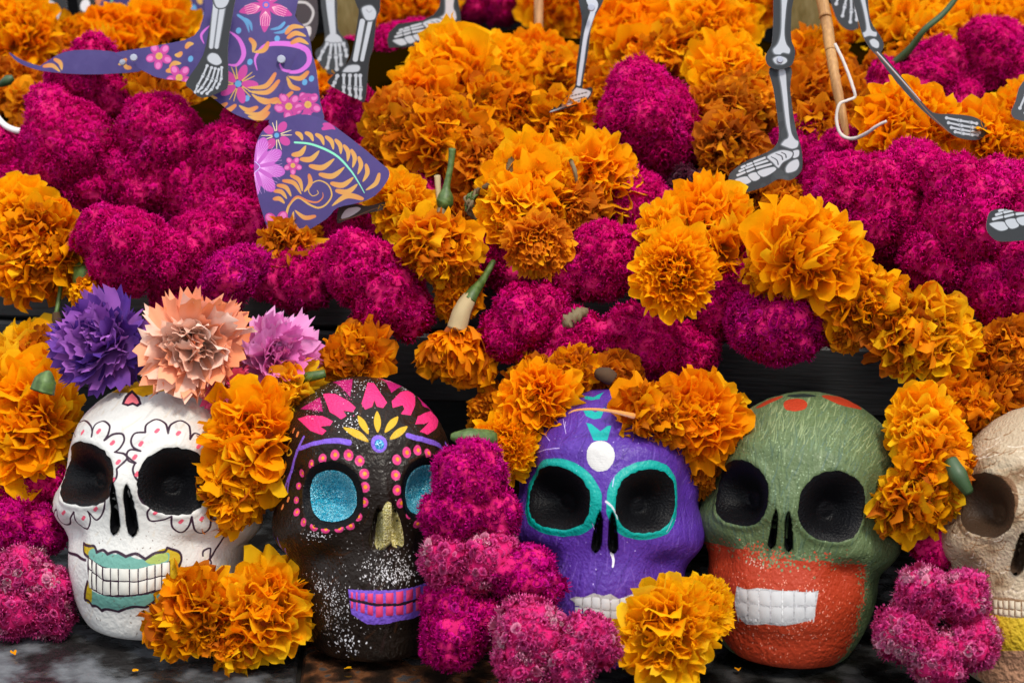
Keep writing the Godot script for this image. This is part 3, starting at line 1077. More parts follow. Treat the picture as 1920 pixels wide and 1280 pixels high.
# ---------------------------------------------------------------- the paint on each skull: places are angles round the middle of its face
func paint_white(c: Canvas, k: Dictionary, after: bool) -> void:
	if not after:
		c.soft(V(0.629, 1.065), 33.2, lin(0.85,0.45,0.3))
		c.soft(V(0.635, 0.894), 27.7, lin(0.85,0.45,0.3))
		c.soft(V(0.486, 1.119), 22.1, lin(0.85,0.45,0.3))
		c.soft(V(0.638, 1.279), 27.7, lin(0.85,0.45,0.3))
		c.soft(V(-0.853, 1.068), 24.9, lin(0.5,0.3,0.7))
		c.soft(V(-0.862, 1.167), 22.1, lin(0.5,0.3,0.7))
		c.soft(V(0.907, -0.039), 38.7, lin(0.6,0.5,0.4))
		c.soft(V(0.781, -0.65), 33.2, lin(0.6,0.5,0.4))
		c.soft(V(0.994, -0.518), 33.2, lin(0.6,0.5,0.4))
		c.fill([V(-0.72, 1.394), V(-0.053, 1.811), V(0.288, 1.419), V(0.167, 1.315), V(0.064, 1.251), V(-0.05, 1.156), V(-0.214, 1.223), V(-0.409, 1.238), V(-0.75, 1.377)], lin(0.688,0.344,0.0043), false)
		for q in [[-0.745, 1.382, 2.8, 0], [-0.622, 1.369, 2.8, 0], [-0.357, 1.198, 2.8, 0], [-0.022, 1.176, 2.8, 0], [0.068, 1.23, 2.8, 0], [0.166, 1.294, 2.8, 0], [0.24, 1.368, 2.8, 0]]:
			c.spot(V(q[0], q[1]), q[2], [lin(0.0258,0.0103,0.0215)][q[3]])
		c.fill([V(-0.225, 1.035), V(-0.266, 1.175), V(-0.262, 1.291), V(-0.082, 1.145), V(-0.013, 1.047), V(-0.036, 1.004), V(-0.1, 1.03), V(-0.14, 1.002)], lin(0.0258,0.0103,0.0215), false)
		c.fill([V(-0.203, 1.048), V(-0.216, 1.142), V(-0.208, 1.214), V(-0.1, 1.128), V(-0.047, 1.06), V(-0.064, 1.041), V(-0.115, 1.064), V(-0.149, 1.035)], lin(0.688,0.146,0.172), false)
		c.line([V(-0.666, 0.648), V(-1.053, 0.872), V(-0.676, 0.856), V(-0.406, 0.729), V(-0.36, 0.625)], 4.4, 4.4, lin(0.0258,0.0103,0.0215), true, 0.0)
		c.line([V(-0.36, 0.625), V(-0.355, 0.734), V(-0.292, 0.788), V(-0.202, 0.738), V(-0.191, 0.662), V(-0.22, 0.601)], 4.4, 4.4, lin(0.0258,0.0103,0.0215), true, 0.0)
		c.line([V(-0.22, 0.601), V(-0.146, 0.659), V(-0.064, 0.672), V(-0.033, 0.621), V(-0.052, 0.55), V(-0.09, 0.496)], 4.4, 4.4, lin(0.0258,0.0103,0.0215), true, 0.0)
		c.line([V(-0.09, 0.496), V(-0.004, 0.488), V(0.029, 0.453), V(0.001, 0.399), V(-0.039, 0.338)], 4.4, 4.4, lin(0.0258,0.0103,0.0215), true, 0.0)
		c.line([V(-0.039, 0.338), V(-0.027, 0.259), V(-0.09, 0.172)], 4.4, 4.4, lin(0.0258,0.0103,0.0215), true, 0.0)
		c.line([V(-0.09, 0.172), V(-0.111, 0.082), V(-0.171, 0.036)], 4.4, 4.4, lin(0.0258,0.0103,0.0215), true, 0.0)
		c.line([V(-0.171, 0.036), V(-0.199, -0.075), V(-0.309, -0.221), V(-0.414, -0.137)], 4.4, 4.4, lin(0.0258,0.0103,0.0215), true, 0.0)
		c.line([V(-0.414, -0.137), V(-0.391, -0.246), V(-0.448, -0.353), V(-0.588, -0.329), V(-0.595, -0.171)], 4.4, 4.4, lin(0.0258,0.0103,0.0215), true, 0.0)
		c.line([V(-0.595, -0.171), V(-0.786, -0.385), V(-0.931, -0.392), V(-0.923, -0.207)], 4.4, 4.4, lin(0.0258,0.0103,0.0215), true, 0.0)
		c.line([V(-0.923, -0.207), V(-1.134, -0.336), V(-1.143, -0.224), V(-1.241, -0.147)], 4.4, 4.4, lin(0.0258,0.0103,0.0215), true, 0.0)
		c.line([V(0.14, 0.701), V(0.129, 0.785), V(0.194, 0.86), V(0.284, 0.82), V(0.333, 0.709)], 4.4, 4.4, lin(0.0258,0.0103,0.0215), true, 0.0)
		c.line([V(0.333, 0.709), V(0.335, 0.81), V(0.4, 0.896), V(0.493, 0.85), V(0.529, 0.693)], 4.4, 4.4, lin(0.0258,0.0103,0.0215), true, 0.0)
		c.line([V(0.529, 0.693), V(0.563, 0.771), V(0.645, 0.756)], 4.4, 4.4, lin(0.0258,0.0103,0.0215), true, 0.0)
		c.line([V(0.14, 0.701), V(0.053, 0.688), V(0.031, 0.618), V(0.063, 0.557), V(0.13, 0.529)], 4.4, 4.4, lin(0.0258,0.0103,0.0215), true, 0.0)
		c.line([V(0.13, 0.529), V(0.045, 0.533), V(0.019, 0.492), V(0.042, 0.43), V(0.103, 0.41)], 4.4, 4.4, lin(0.0258,0.0103,0.0215), true, 0.0)
		c.line([V(0.103, 0.41), V(0.094, 0.343), V(0.134, 0.262), V(0.177, 0.236)], 4.4, 4.4, lin(0.0258,0.0103,0.0215), true, 0.0)
		c.line([V(0.177, 0.236), V(0.154, 0.141), V(0.192, 0.031), V(0.28, 0.001)], 4.4, 4.4, lin(0.0258,0.0103,0.0215), true, 0.0)
		c.line([V(0.28, 0.001), V(0.23, -0.075), V(0.255, -0.168), V(0.364, -0.159), V(0.454, -0.108)], 4.4, 4.4, lin(0.0258,0.0103,0.0215), true, 0.0)
		c.line([V(0.454, -0.108), V(0.463, -0.24), V(0.55, -0.31), V(0.614, -0.22), V(0.636, -0.107)], 4.4, 4.4, lin(0.0258,0.0103,0.0215), true, 0.0)
		c.line([V(0.636, -0.107), V(0.671, -0.273), V(0.743, -0.333), V(0.803, -0.254), V(0.819, -0.073)], 4.4, 4.4, lin(0.0258,0.0103,0.0215), true, 0.0)
		c.line([V(0.819, -0.073), V(0.842, -0.151), V(0.917, -0.133)], 4.4, 4.4, lin(0.0258,0.0103,0.0215), true, 0.0)
		c.line([V(-0.012, 0.491), V(0.051, 0.448), V(0.114, 0.409)], 4.4, 4.4, lin(0.0258,0.0103,0.0215), true, 0.0)
		c.line([V(-0.525, 0.663), V(-0.49, 0.688)], 8.3, 8.3, lin(0.645,0.086,0.138), true, 0.0)
		c.line([V(-0.299, 0.667), V(-0.28, 0.695)], 8.3, 8.3, lin(0.645,0.086,0.138), true, 0.0)
		c.line([V(-0.143, 0.574), V(-0.124, 0.602)], 8.3, 8.3, lin(0.645,0.086,0.138), true, 0.0)
		c.line([V(-0.044, 0.394), V(-0.03, 0.425)], 8.3, 8.3, lin(0.645,0.086,0.138), true, 0.0)
		c.line([V(-0.074, 0.222), V(-0.043, 0.25)], 8.3, 8.3, lin(0.645,0.086,0.138), true, 0.0)
		c.line([V(-0.183, 0.039), V(-0.148, 0.074)], 8.3, 8.3, lin(0.645,0.086,0.138), true, 0.0)
		c.line([V(-0.324, -0.111), V(-0.279, -0.068)], 8.3, 8.3, lin(0.645,0.086,0.138), true, 0.0)
		c.line([V(-0.49, -0.241), V(-0.46, -0.203)], 8.3, 8.3, lin(0.645,0.086,0.138), true, 0.0)
		c.line([V(-0.787, -0.236), V(-0.722, -0.185)], 8.3, 8.3, lin(0.645,0.086,0.138), true, 0.0)
		c.line([V(-1.138, -0.231), V(-1.11, -0.187)], 8.3, 8.3, lin(0.645,0.086,0.138), true, 0.0)
		c.line([V(0.231, 0.717), V(0.245, 0.745)], 8.3, 8.3, lin(0.645,0.086,0.138), true, 0.0)
		c.line([V(0.413, 0.715), V(0.427, 0.747)], 8.3, 8.3, lin(0.645,0.086,0.138), true, 0.0)
		c.line([V(0.118, 0.585), V(0.133, 0.615)], 8.3, 8.3, lin(0.645,0.086,0.138), true, 0.0)
		c.line([V(0.087, 0.457), V(0.102, 0.488)], 8.3, 8.3, lin(0.645,0.086,0.138), true, 0.0)
		c.line([V(0.13, 0.3), V(0.145, 0.33)], 8.3, 8.3, lin(0.645,0.086,0.138), true, 0.0)
		c.line([V(0.182, 0.103), V(0.2, 0.134)], 8.3, 8.3, lin(0.645,0.086,0.138), true, 0.0)
		c.line([V(0.297, -0.084), V(0.319, -0.055)], 8.3, 8.3, lin(0.645,0.086,0.138), true, 0.0)
		c.line([V(0.533, -0.181), V(0.554, -0.145)], 8.3, 8.3, lin(0.645,0.086,0.138), true, 0.0)
		c.line([V(0.722, -0.146), V(0.744, -0.112)], 8.3, 8.3, lin(0.645,0.086,0.138), true, 0.0)
		c.line([V(0.617, 0.632), V(0.636, 0.671)], 8.3, 8.3, lin(0.645,0.086,0.138), true, 0.0)
		c.fill([V(-0.5, -0.523), V(-0.298, -0.47), V(-0.219, -0.556), V(-0.338, -0.574)], lin(0.413,0.284,0.00688), true)
		c.fill([V(0.289, -0.487), V(0.399, -0.461), V(0.496, -0.518), V(0.507, -0.607), V(0.47, -0.658), V(0.474, -0.749), V(0.353, -0.768), V(0.381, -0.6)], lin(0.413,0.284,0.00688), true)
		c.fill([V(-0.302, -0.493), V(-0.141, -0.497), V(0.041, -0.487), V(0.168, -0.517), V(0.395, -0.495), V(0.385, -0.573), V(0.245, -0.589), V(0.013, -0.591), V(-0.163, -0.595), V(-0.338, -0.553)], lin(0.12,0.292,0.249), true)
		c.fill([V(-0.274, -0.789), V(-0.155, -0.787), V(0.011, -0.77), V(0.193, -0.755), V(0.381, -0.719), V(0.272, -0.819), V(0.104, -0.864), V(-0.049, -0.894), V(-0.197, -0.909), V(-0.278, -0.896)], lin(0.12,0.292,0.249), true)
		c.fill([V(-0.308, -0.736), V(-0.248, -0.767), V(-0.278, -0.896), V(-0.344, -0.889)], lin(0.413,0.284,0.00688), true)
		c.fill([V(0.207, -0.51), V(0.374, -0.494), V(0.388, -0.552), V(0.246, -0.556)], lin(0.284,0.361,0.086), true)
		c.fill([V(-0.341, -0.563), V(-0.15, -0.587), V(0.129, -0.583), V(0.412, -0.562), V(0.38, -0.743), V(0.12, -0.765), V(-0.134, -0.789), V(-0.264, -0.768)], lin(0.0258,0.0103,0.0215), false)
		c.line([V(-0.5, -0.523), V(-0.36, -0.49), V(-0.297, -0.475), V(-0.245, -0.507)], 5.0, 5.0, lin(0.0258,0.0103,0.0215), true, 0.0)
		c.line([V(-0.245, -0.507), V(-0.184, -0.481), V(-0.127, -0.498)], 5.0, 5.0, lin(0.0258,0.0103,0.0215), true, 0.0)
		c.line([V(-0.127, -0.498), V(-0.052, -0.474), V(0.042, -0.5)], 5.0, 5.0, lin(0.0258,0.0103,0.0215), true, 0.0)
		c.line([V(0.042, -0.5), V(0.125, -0.479), V(0.207, -0.519)], 5.0, 5.0, lin(0.0258,0.0103,0.0215), true, 0.0)
		c.line([V(0.207, -0.519), V(0.289, -0.483), V(0.375, -0.483), V(0.399, -0.457)], 5.0, 5.0, lin(0.0258,0.0103,0.0215), true, 0.0)
		c.line([V(0.399, -0.457), V(0.503, -0.525), V(0.514, -0.585), V(0.471, -0.623)], 5.0, 5.0, lin(0.0258,0.0103,0.0215), true, 0.0)
		c.line([V(0.471, -0.623), V(0.488, -0.711), V(0.471, -0.747)], 5.0, 5.0, lin(0.0258,0.0103,0.0215), true, 0.0)
		c.line([V(-0.347, -0.899), V(-0.302, -0.888), V(-0.27, -0.917)], 5.0, 5.0, lin(0.0258,0.0103,0.0215), true, 0.0)
		c.line([V(-0.27, -0.917), V(-0.22, -0.904), V(-0.178, -0.923)], 5.0, 5.0, lin(0.0258,0.0103,0.0215), true, 0.0)
		c.line([V(-0.178, -0.923), V(-0.131, -0.9), V(-0.032, -0.9)], 5.0, 5.0, lin(0.0258,0.0103,0.0215), true, 0.0)
		c.line([V(-0.032, -0.9), V(0.07, -0.855), V(0.176, -0.858)], 5.0, 5.0, lin(0.0258,0.0103,0.0215), true, 0.0)
		c.line([V(0.176, -0.858), V(0.273, -0.807)], 5.0, 5.0, lin(0.0258,0.0103,0.0215), true, 0.0)
		c.line([V(-0.5, -0.523), V(-0.412, -0.561), V(-0.328, -0.565)], 5.0, 5.0, lin(0.0258,0.0103,0.0215), true, 0.0)
		c.line([V(-0.299, -0.731), V(-0.35, -0.897)], 5.0, 5.0, lin(0.0258,0.0103,0.0215), true, 0.0)
		c.line([V(0.486, -0.655), V(0.611, -0.666), V(0.79, -0.667), V(0.936, -0.499), V(0.984, -0.202)], 4.4, 4.4, lin(0.0258,0.0103,0.0215), true, 0.0)
		c.line([V(0.79, -0.667), V(0.831, -0.568), V(0.755, -0.585), V(0.731, -0.627)], 3.9, 3.9, lin(0.0258,0.0103,0.0215), true, 0.0)
		c.line([V(0.79, -0.667), V(0.788, -0.704), V(0.726, -0.737)], 3.9, 3.9, lin(0.0258,0.0103,0.0215), true, 0.0)
		c.line([V(-0.906, -0.775), V(-0.587, -0.65), V(-0.352, -0.595)], 4.4, 4.4, lin(0.0258,0.0103,0.0215), true, 0.0)
		c.line([V(-0.967, -0.673), V(-0.909, -0.703)], 3.9, 3.9, lin(0.0258,0.0103,0.0215), true, 0.0)
		c.specks(V(0.183, -0.67), 0.61, 0.42, 80, lin(0.12,0.08,0.06), 0.6, 1.4)
	else:
		tooth_at(k, [V(-0.324, -0.569), V(-0.291, -0.575), V(-0.263, -0.637), V(-0.295, -0.631)], mats.tooth_white)
		tooth_at(k, [V(-0.269, -0.571), V(-0.233, -0.579), V(-0.218, -0.653), V(-0.253, -0.645)], mats.tooth_white)
		tooth_at(k, [V(-0.217, -0.58), V(-0.159, -0.594), V(-0.147, -0.669), V(-0.202, -0.655)], mats.tooth_white)
		tooth_at(k, [V(-0.145, -0.593), V(-0.083, -0.583), V(-0.074, -0.663), V(-0.133, -0.67)], mats.tooth_white)
		tooth_at(k, [V(-0.074, -0.585), V(-0.017, -0.581), V(-0.01, -0.66), V(-0.065, -0.665)], mats.tooth_white)
		tooth_at(k, [V(-0.007, -0.582), V(0.076, -0.579), V(0.078, -0.658), V(-0.001, -0.662)], mats.tooth_white)
		tooth_at(k, [V(0.086, -0.58), V(0.145, -0.581), V(0.144, -0.661), V(0.088, -0.659)], mats.tooth_white)
		tooth_at(k, [V(0.155, -0.58), V(0.215, -0.57), V(0.211, -0.652), V(0.153, -0.66)], mats.tooth_white)
		tooth_at(k, [V(0.225, -0.568), V(0.28, -0.563), V(0.272, -0.648), V(0.221, -0.65)], mats.tooth_white)
		tooth_at(k, [V(0.29, -0.561), V(0.335, -0.565), V(0.326, -0.644), V(0.283, -0.646)], mats.tooth_white)
		tooth_at(k, [V(0.346, -0.562), V(0.405, -0.568), V(0.392, -0.651), V(0.335, -0.649)], mats.tooth_white)
		tooth_at(k, [V(-0.293, -0.64), V(-0.261, -0.645), V(-0.251, -0.762), V(-0.279, -0.766)], mats.tooth_white)
		tooth_at(k, [V(-0.251, -0.654), V(-0.216, -0.661), V(-0.205, -0.763), V(-0.237, -0.762)], mats.tooth_white)
		tooth_at(k, [V(-0.201, -0.663), V(-0.145, -0.677), V(-0.148, -0.779), V(-0.195, -0.769)], mats.tooth_white)
		tooth_at(k, [V(-0.136, -0.684), V(-0.077, -0.677), V(-0.078, -0.769), V(-0.139, -0.784)], mats.tooth_white)
		tooth_at(k, [V(-0.064, -0.673), V(-0.013, -0.674), V(-0.013, -0.759), V(-0.069, -0.771)], mats.tooth_white)
		tooth_at(k, [V(-0.001, -0.669), V(0.078, -0.666), V(0.072, -0.755), V(-0.005, -0.76)], mats.tooth_white)
		tooth_at(k, [V(0.088, -0.667), V(0.144, -0.669), V(0.138, -0.751), V(0.081, -0.756)], mats.tooth_white)
		tooth_at(k, [V(0.153, -0.668), V(0.211, -0.66), V(0.202, -0.742), V(0.147, -0.75)], mats.tooth_white)
		tooth_at(k, [V(0.22, -0.658), V(0.272, -0.656), V(0.263, -0.733), V(0.211, -0.741)], mats.tooth_white)
		tooth_at(k, [V(0.282, -0.654), V(0.325, -0.653), V(0.313, -0.737), V(0.271, -0.738)], mats.tooth_white)
		tooth_at(k, [V(0.334, -0.657), V(0.39, -0.659), V(0.377, -0.73), V(0.323, -0.735)], mats.tooth_white)

func paint_black(c: Canvas, k: Dictionary, after: bool) -> void:
	if not after:
		c.specks(V(0.031, -0.445), 0.36, 0.15, 190, lin(0.8,0.8,0.85), 0.4, 1.6)
		c.specks(V(0.041, -0.534), 0.32, 0.08, 220, lin(0.8,0.8,0.85), 0.4, 1.6)
		c.specks(V(-0.464, -0.811), 0.28, 0.26, 270, lin(0.8,0.8,0.85), 0.4, 1.4)
		c.specks(V(-0.637, -0.7), 0.22, 0.08, 80, lin(0.8,0.8,0.85), 0.4, 1.5)
		c.specks(V(-0.2, 1.477), 0.67, 0.34, 160, lin(0.8,0.8,0.85), 0.7, 2.6)
		c.specks(V(0.559, 1.489), 0.48, 0.16, 140, lin(0.8,0.8,0.85), 0.7, 2.6)
		c.specks(V(-0.234, 0.899), 0.22, 0.18, 60, lin(0.8,0.8,0.85), 0.7, 2.6)
		c.specks(V(-0.735, -0.181), 0.16, 0.08, 50, lin(0.8,0.8,0.85), 0.7, 2.6)
		c.specks(V(-0.325, -1.008), 0.18, 0.10, 50, lin(0.8,0.8,0.85), 0.7, 2.6)
		c.specks(V(-0.05, 0.039), 0.98, 1.00, 220, lin(0.5,0.5,0.5), 0.4, 1.5)
		c.fill([V(0.064, 1.485), V(-0.106, 1.114), V(-0.082, 1.032), V(-0.002, 1.054), V(0.045, 1.144), V(0.047, 1.054), V(0.112, 1.03), V(0.181, 1.106), V(0.151, 1.268), V(0.144, 1.474)], lin(0.645,0.0258,0.146), false)
		c.fill([V(-0.543, 1.44), V(-0.468, 1.088), V(-0.347, 0.96), V(-0.285, 0.988), V(-0.314, 1.056), V(-0.216, 1.02), V(-0.174, 1.071), V(-0.246, 1.188), V(-0.377, 1.351)], lin(0.645,0.0258,0.146), false)
		c.fill([V(-0.932, 1.179), V(-0.726, 0.93), V(-0.56, 0.817), V(-0.513, 0.858), V(-0.587, 0.936), V(-0.474, 0.914), V(-0.437, 0.956), V(-0.558, 1.069), V(-0.761, 1.151)], lin(0.645,0.0258,0.146), false)
		c.fill([V(0.863, 1.527), V(0.441, 1.308), V(0.243, 1.128), V(0.221, 1.031), V(0.365, 1.081), V(0.369, 1.033), V(0.296, 0.964), V(0.416, 0.949), V(0.57, 1.118)], lin(0.645,0.0258,0.146), false)
		c.fill([V(1.188, 1.107), V(0.912, 1.135), V(0.523, 0.957), V(0.41, 0.823), V(0.566, 0.86), V(0.685, 0.911), V(0.422, 0.733), V(0.53, 0.715), V(0.816, 0.856)], lin(0.645,0.0258,0.146), false)
		c.fill([V(-0.378, 1.721), V(-0.095, 1.643), V(-0.211, 1.234)], lin(0.361,0.0086,0.112), false)
		c.specks(V(-0.234, 1.467), 0.12, 0.34, 36, lin(0.85,0.1,0.35), 0.9, 1.7)
		c.specks(V(-0.234, 1.467), 0.12, 0.34, 36, lin(0.2,0.0,0.06), 0.9, 1.7)
		c.specks(V(-0.234, 1.467), 0.12, 0.34, 36, lin(0.9,0.5,0.6), 0.9, 1.7)
		c.fill([V(0.37, 1.798), V(0.68, 1.577), V(0.295, 1.266)], lin(0.361,0.0086,0.112), false)
		c.specks(V(0.531, 1.662), 0.16, 0.04, 36, lin(0.85,0.1,0.35), 0.9, 1.7)
		c.specks(V(0.531, 1.662), 0.16, 0.04, 36, lin(0.2,0.0,0.06), 0.9, 1.7)
		c.specks(V(0.531, 1.662), 0.16, 0.04, 36, lin(0.9,0.5,0.6), 0.9, 1.7)
		c.fill([V(-0.897, 1.334), V(-0.579, 1.386), V(-0.55, 1.124)], lin(0.361,0.0086,0.112), false)
		c.specks(V(-0.66, 1.253), 0.13, 0.19, 36, lin(0.85,0.1,0.35), 0.9, 1.7)
		c.specks(V(-0.66, 1.253), 0.13, 0.19, 36, lin(0.2,0.0,0.06), 0.9, 1.7)
		c.specks(V(-0.66, 1.253), 0.13, 0.19, 36, lin(0.9,0.5,0.6), 0.9, 1.7)
		c.fill([V(0.857, 1.402), V(1.123, 1.187), V(0.736, 1.155)], lin(0.361,0.0086,0.112), false)
		c.specks(V(1.033, 1.333), 0.04, 0.04, 36, lin(0.85,0.1,0.35), 0.9, 1.7)
		c.specks(V(1.033, 1.333), 0.04, 0.04, 36, lin(0.2,0.0,0.06), 0.9, 1.7)
		c.specks(V(1.033, 1.333), 0.04, 0.04, 36, lin(0.9,0.5,0.6), 0.9, 1.7)
		c.line([V(0.036, 0.988), V(-0.008, 0.76)], 3.4, 3.4, lin(0.533,0.31,0.0172), true, 13.7)
		c.line([V(-0.166, 0.96), V(-0.102, 0.747)], 3.4, 3.4, lin(0.533,0.31,0.0172), true, 13.7)
		c.line([V(0.246, 0.923), V(0.064, 0.751)], 3.4, 3.4, lin(0.533,0.31,0.0172), true, 13.7)
		c.line([V(-0.327, 0.845), V(-0.112, 0.677)], 3.4, 3.4, lin(0.533,0.31,0.0172), true, 14.9)
		c.line([V(0.296, 0.788), V(0.101, 0.683)], 3.4, 3.4, lin(0.533,0.31,0.0172), true, 12.6)
		c.spot(V(-0.011, 0.653), 18.9, lin(0.172,0.086,0.516))
		c.spot(V(-0.009, 0.646), 10.9, lin(0,0.129,0.301))
		c.specks(V(-0.009, 0.646), 0.04, 0.04, 22, lin(0.1,0.5,0.8), 0.7, 1.5)
		c.specks(V(-0.009, 0.646), 0.04, 0.04, 22, lin(0.7,0.85,0.9), 0.7, 1.5)
		c.specks(V(-0.009, 0.646), 0.04, 0.04, 22, lin(0.0,0.05,0.2), 0.7, 1.5)
		c.line([V(-0.893, 0.773), V(-0.586, 0.74), V(-0.409, 0.711), V(-0.28, 0.676)], 12.6, 12.6, lin(0.172,0.086,0.516), true, 0.0)
		c.line([V(-0.822, 0.882), V(-0.928, 0.773), V(-1.086, 0.623), V(-1.367, 0.221)], 8.6, 8.6, lin(0.172,0.086,0.516), true, 0.0)
		c.line([V(-0.957, 0.77), V(-1.146, 0.537), V(-1.245, 0.27)], 5.7, 5.7, lin(0.172,0.086,0.516), true, 0.0)
		c.line([V(0.279, 0.699), V(0.483, 0.662), V(1.083, 0.645)], 11.4, 11.4, lin(0.172,0.086,0.516), true, 0.0)
		c.line([V(1.087, 0.74), V(1.204, 0.666)], 8.0, 8.0, lin(0.172,0.086,0.516), true, 0.0)
		for q in [[-0.738, 0.563, 11.4, 0], [-0.727, 0.562, 4.6, 1], [-0.58, 0.585, 11.4, 0], [-0.575, 0.588, 4.6, 1], [-0.443, 0.594, 11.4, 0], [-0.438, 0.596, 4.6, 1], [-0.311, 0.579, 11.4, 0], [-0.306, 0.581, 4.6, 1], [-0.213, 0.522, 11.4, 0], [-0.208, 0.524, 4.6, 1], [-0.181, 0.405, 11.4, 0], [-0.176, 0.407, 4.6, 1], [-0.187, 0.288, 11.4, 0], [-0.182, 0.29, 4.6, 1], [-0.21, 0.153, 11.4, 0], [-0.205, 0.156, 4.6, 1], [-0.279, 0.016, 11.4, 0], [-0.274, 0.018, 4.6, 1], [-0.363, -0.08, 11.4, 0], [-0.358, -0.078, 4.6, 1], [-0.481, -0.103, 11.4, 0], [-0.476, -0.101, 4.6, 1], [-0.619, -0.109, 11.4, 0], [-0.614, -0.106, 4.6, 1], [-0.741, -0.088, 11.4, 0], [-0.736, -0.085, 4.6, 1], [-0.888, -0.056, 11.4, 0], [-0.877, -0.051, 4.6, 1], [-1.03, 0.036, 11.4, 0], [-1.026, 0.039, 4.6, 1], [-1.083, 0.181, 11.4, 0], [-1.078, 0.185, 4.6, 1], [-1.043, 0.364, 11.4, 0], [-1.038, 0.368, 4.6, 1], [-0.962, 0.516, 11.4, 0], [-0.948, 0.516, 4.6, 1], [0.144, 0.504, 11.4, 0], [0.152, 0.508, 4.6, 1], [0.254, 0.56, 11.4, 0], [0.258, 0.561, 4.6, 1], [0.379, 0.575, 11.4, 0], [0.389, 0.578, 4.6, 1], [0.507, 0.547, 11.4, 0], [0.518, 0.55, 4.6, 1], [0.114, 0.37, 11.4, 0], [0.118, 0.372, 4.6, 1], [0.118, 0.237, 11.4, 0], [0.122, 0.239, 4.6, 1], [0.154, 0.116, 11.4, 0], [0.162, 0.117, 4.6, 1], [0.265, -0.008, 11.4, 0], [0.275, -0.008, 4.6, 1], [0.358, -0.123, 11.4, 0], [0.362, -0.12, 4.6, 1]]:
			c.spot(V(q[0], q[1]), q[2], [lin(0.602,0.043,0.189), lin(0.774,0.258,0.0172)][q[3]])
		c.fill([V(-0.364, -0.629), V(-0.123, -0.604), V(0.099, -0.615), V(0.399, -0.641), V(0.364, -0.727), V(0.293, -0.838), V(0.086, -0.822), V(-0.178, -0.839), V(-0.317, -0.786)], lin(0.172,0.086,0.516), false)
		c.line([V(-0.337, -0.69), V(-0.123, -0.697), V(0.087, -0.706), V(0.368, -0.726)], 5.1, 5.1, lin(0.0172,0.0086,0.0172), true, 0.0)
		c.line([V(-1.007, 1.009), V(-0.978, 1.054)], 9.1, 9.1, lin(0.645,0.189,0.0516), true, 0.0)
		c.line([V(-0.936, 0.935), V(-0.909, 0.979)], 9.1, 9.1, lin(0.645,0.189,0.0516), true, 0.0)
		c.line([V(-1.618, 0.042), V(-1.554, 0.121)], 9.1, 9.1, lin(0.645,0.189,0.0516), true, 0.0)
		c.line([V(-1.331, 0.043), V(-1.324, 0.099)], 9.1, 9.1, lin(0.645,0.189,0.0516), true, 0.0)
		c.line([V(-1.242, 0.157), V(-1.229, 0.213)], 9.1, 9.1, lin(0.645,0.189,0.0516), true, 0.0)
		c.line([V(-1.043, 0.913), V(-1.123, 0.852), V(-1.14, 0.745), V(-1.064, 0.763), V(-1.082, 0.813)], 5.1, 5.1, lin(0.473,0.301,0.0172), true, 0.0)
		c.line([V(-1.217, 0.647), V(-1.376, 0.543), V(-1.355, 0.442), V(-1.25, 0.504)], 5.1, 5.1, lin(0.473,0.301,0.0172), true, 0.0)
		c.line([V(-1.304, -0.335), V(-1.29, -0.646), V(-1.291, -1.078)], 5.1, 5.1, lin(0.172,0.086,0.516), true, 0.0)
		c.line([V(-1.196, -0.455), V(-1.338, -0.868), V(-1.272, -1.067)], 4.0, 4.0, lin(0.172,0.086,0.516), true, 0.0)
		c.line([V(-1.508, -0.346), V(-1.367, -0.507)], 3.4, 3.4, lin(0.172,0.086,0.516), true, 0.0)
	else:
		shape_at(k, V(0.031, -0.139), [V(0.007, 0.153), V(-0.05, 0.057), V(-0.085, -0.123), V(-0.102, -0.279), V(-0.108, -0.322), V(-0.03, -0.336), V(0.017, -0.306), V(0.094, -0.27), V(0.071, -0.315), V(0.152, -0.342), V(0.201, -0.312), V(0.197, -0.193), V(0.151, -0.028), V(0.07, 0.111)], mats.gold_glitter)
		tooth_at(k, [V(-0.335, -0.639), V(-0.315, -0.641), V(-0.31, -0.68), V(-0.331, -0.684)], mats.tooth_pink)
		tooth_at(k, [V(-0.29, -0.635), V(-0.274, -0.635), V(-0.27, -0.685), V(-0.286, -0.683)], mats.tooth_pink)
		tooth_at(k, [V(-0.25, -0.636), V(-0.212, -0.63), V(-0.21, -0.683), V(-0.247, -0.687)], mats.tooth_pink)
		tooth_at(k, [V(-0.188, -0.63), V(-0.141, -0.623), V(-0.14, -0.689), V(-0.186, -0.686)], mats.tooth_pink)
		tooth_at(k, [V(-0.117, -0.629), V(-0.055, -0.628), V(-0.057, -0.691), V(-0.118, -0.69)], mats.tooth_pink)
		tooth_at(k, [V(-0.031, -0.624), V(0.035, -0.628), V(0.029, -0.694), V(-0.034, -0.688)], mats.tooth_pink)
		tooth_at(k, [V(0.058, -0.623), V(0.125, -0.628), V(0.116, -0.696), V(0.054, -0.698)], mats.tooth_pink)
		tooth_at(k, [V(0.154, -0.634), V(0.22, -0.633), V(0.208, -0.7), V(0.141, -0.695)], mats.tooth_pink)
		tooth_at(k, [V(0.25, -0.638), V(0.3, -0.642), V(0.287, -0.707), V(0.237, -0.704)], mats.tooth_pink)
		tooth_at(k, [V(0.336, -0.652), V(0.376, -0.66), V(0.355, -0.717), V(0.317, -0.71)], mats.tooth_pink)
		tooth_at(k, [V(-0.328, -0.699), V(-0.309, -0.702), V(-0.304, -0.746), V(-0.324, -0.75)], mats.tooth_pink)
		tooth_at(k, [V(-0.284, -0.697), V(-0.269, -0.699), V(-0.265, -0.754), V(-0.28, -0.751)], mats.tooth_pink)
		tooth_at(k, [V(-0.245, -0.702), V(-0.209, -0.705), V(-0.206, -0.764), V(-0.242, -0.758)], mats.tooth_pink)
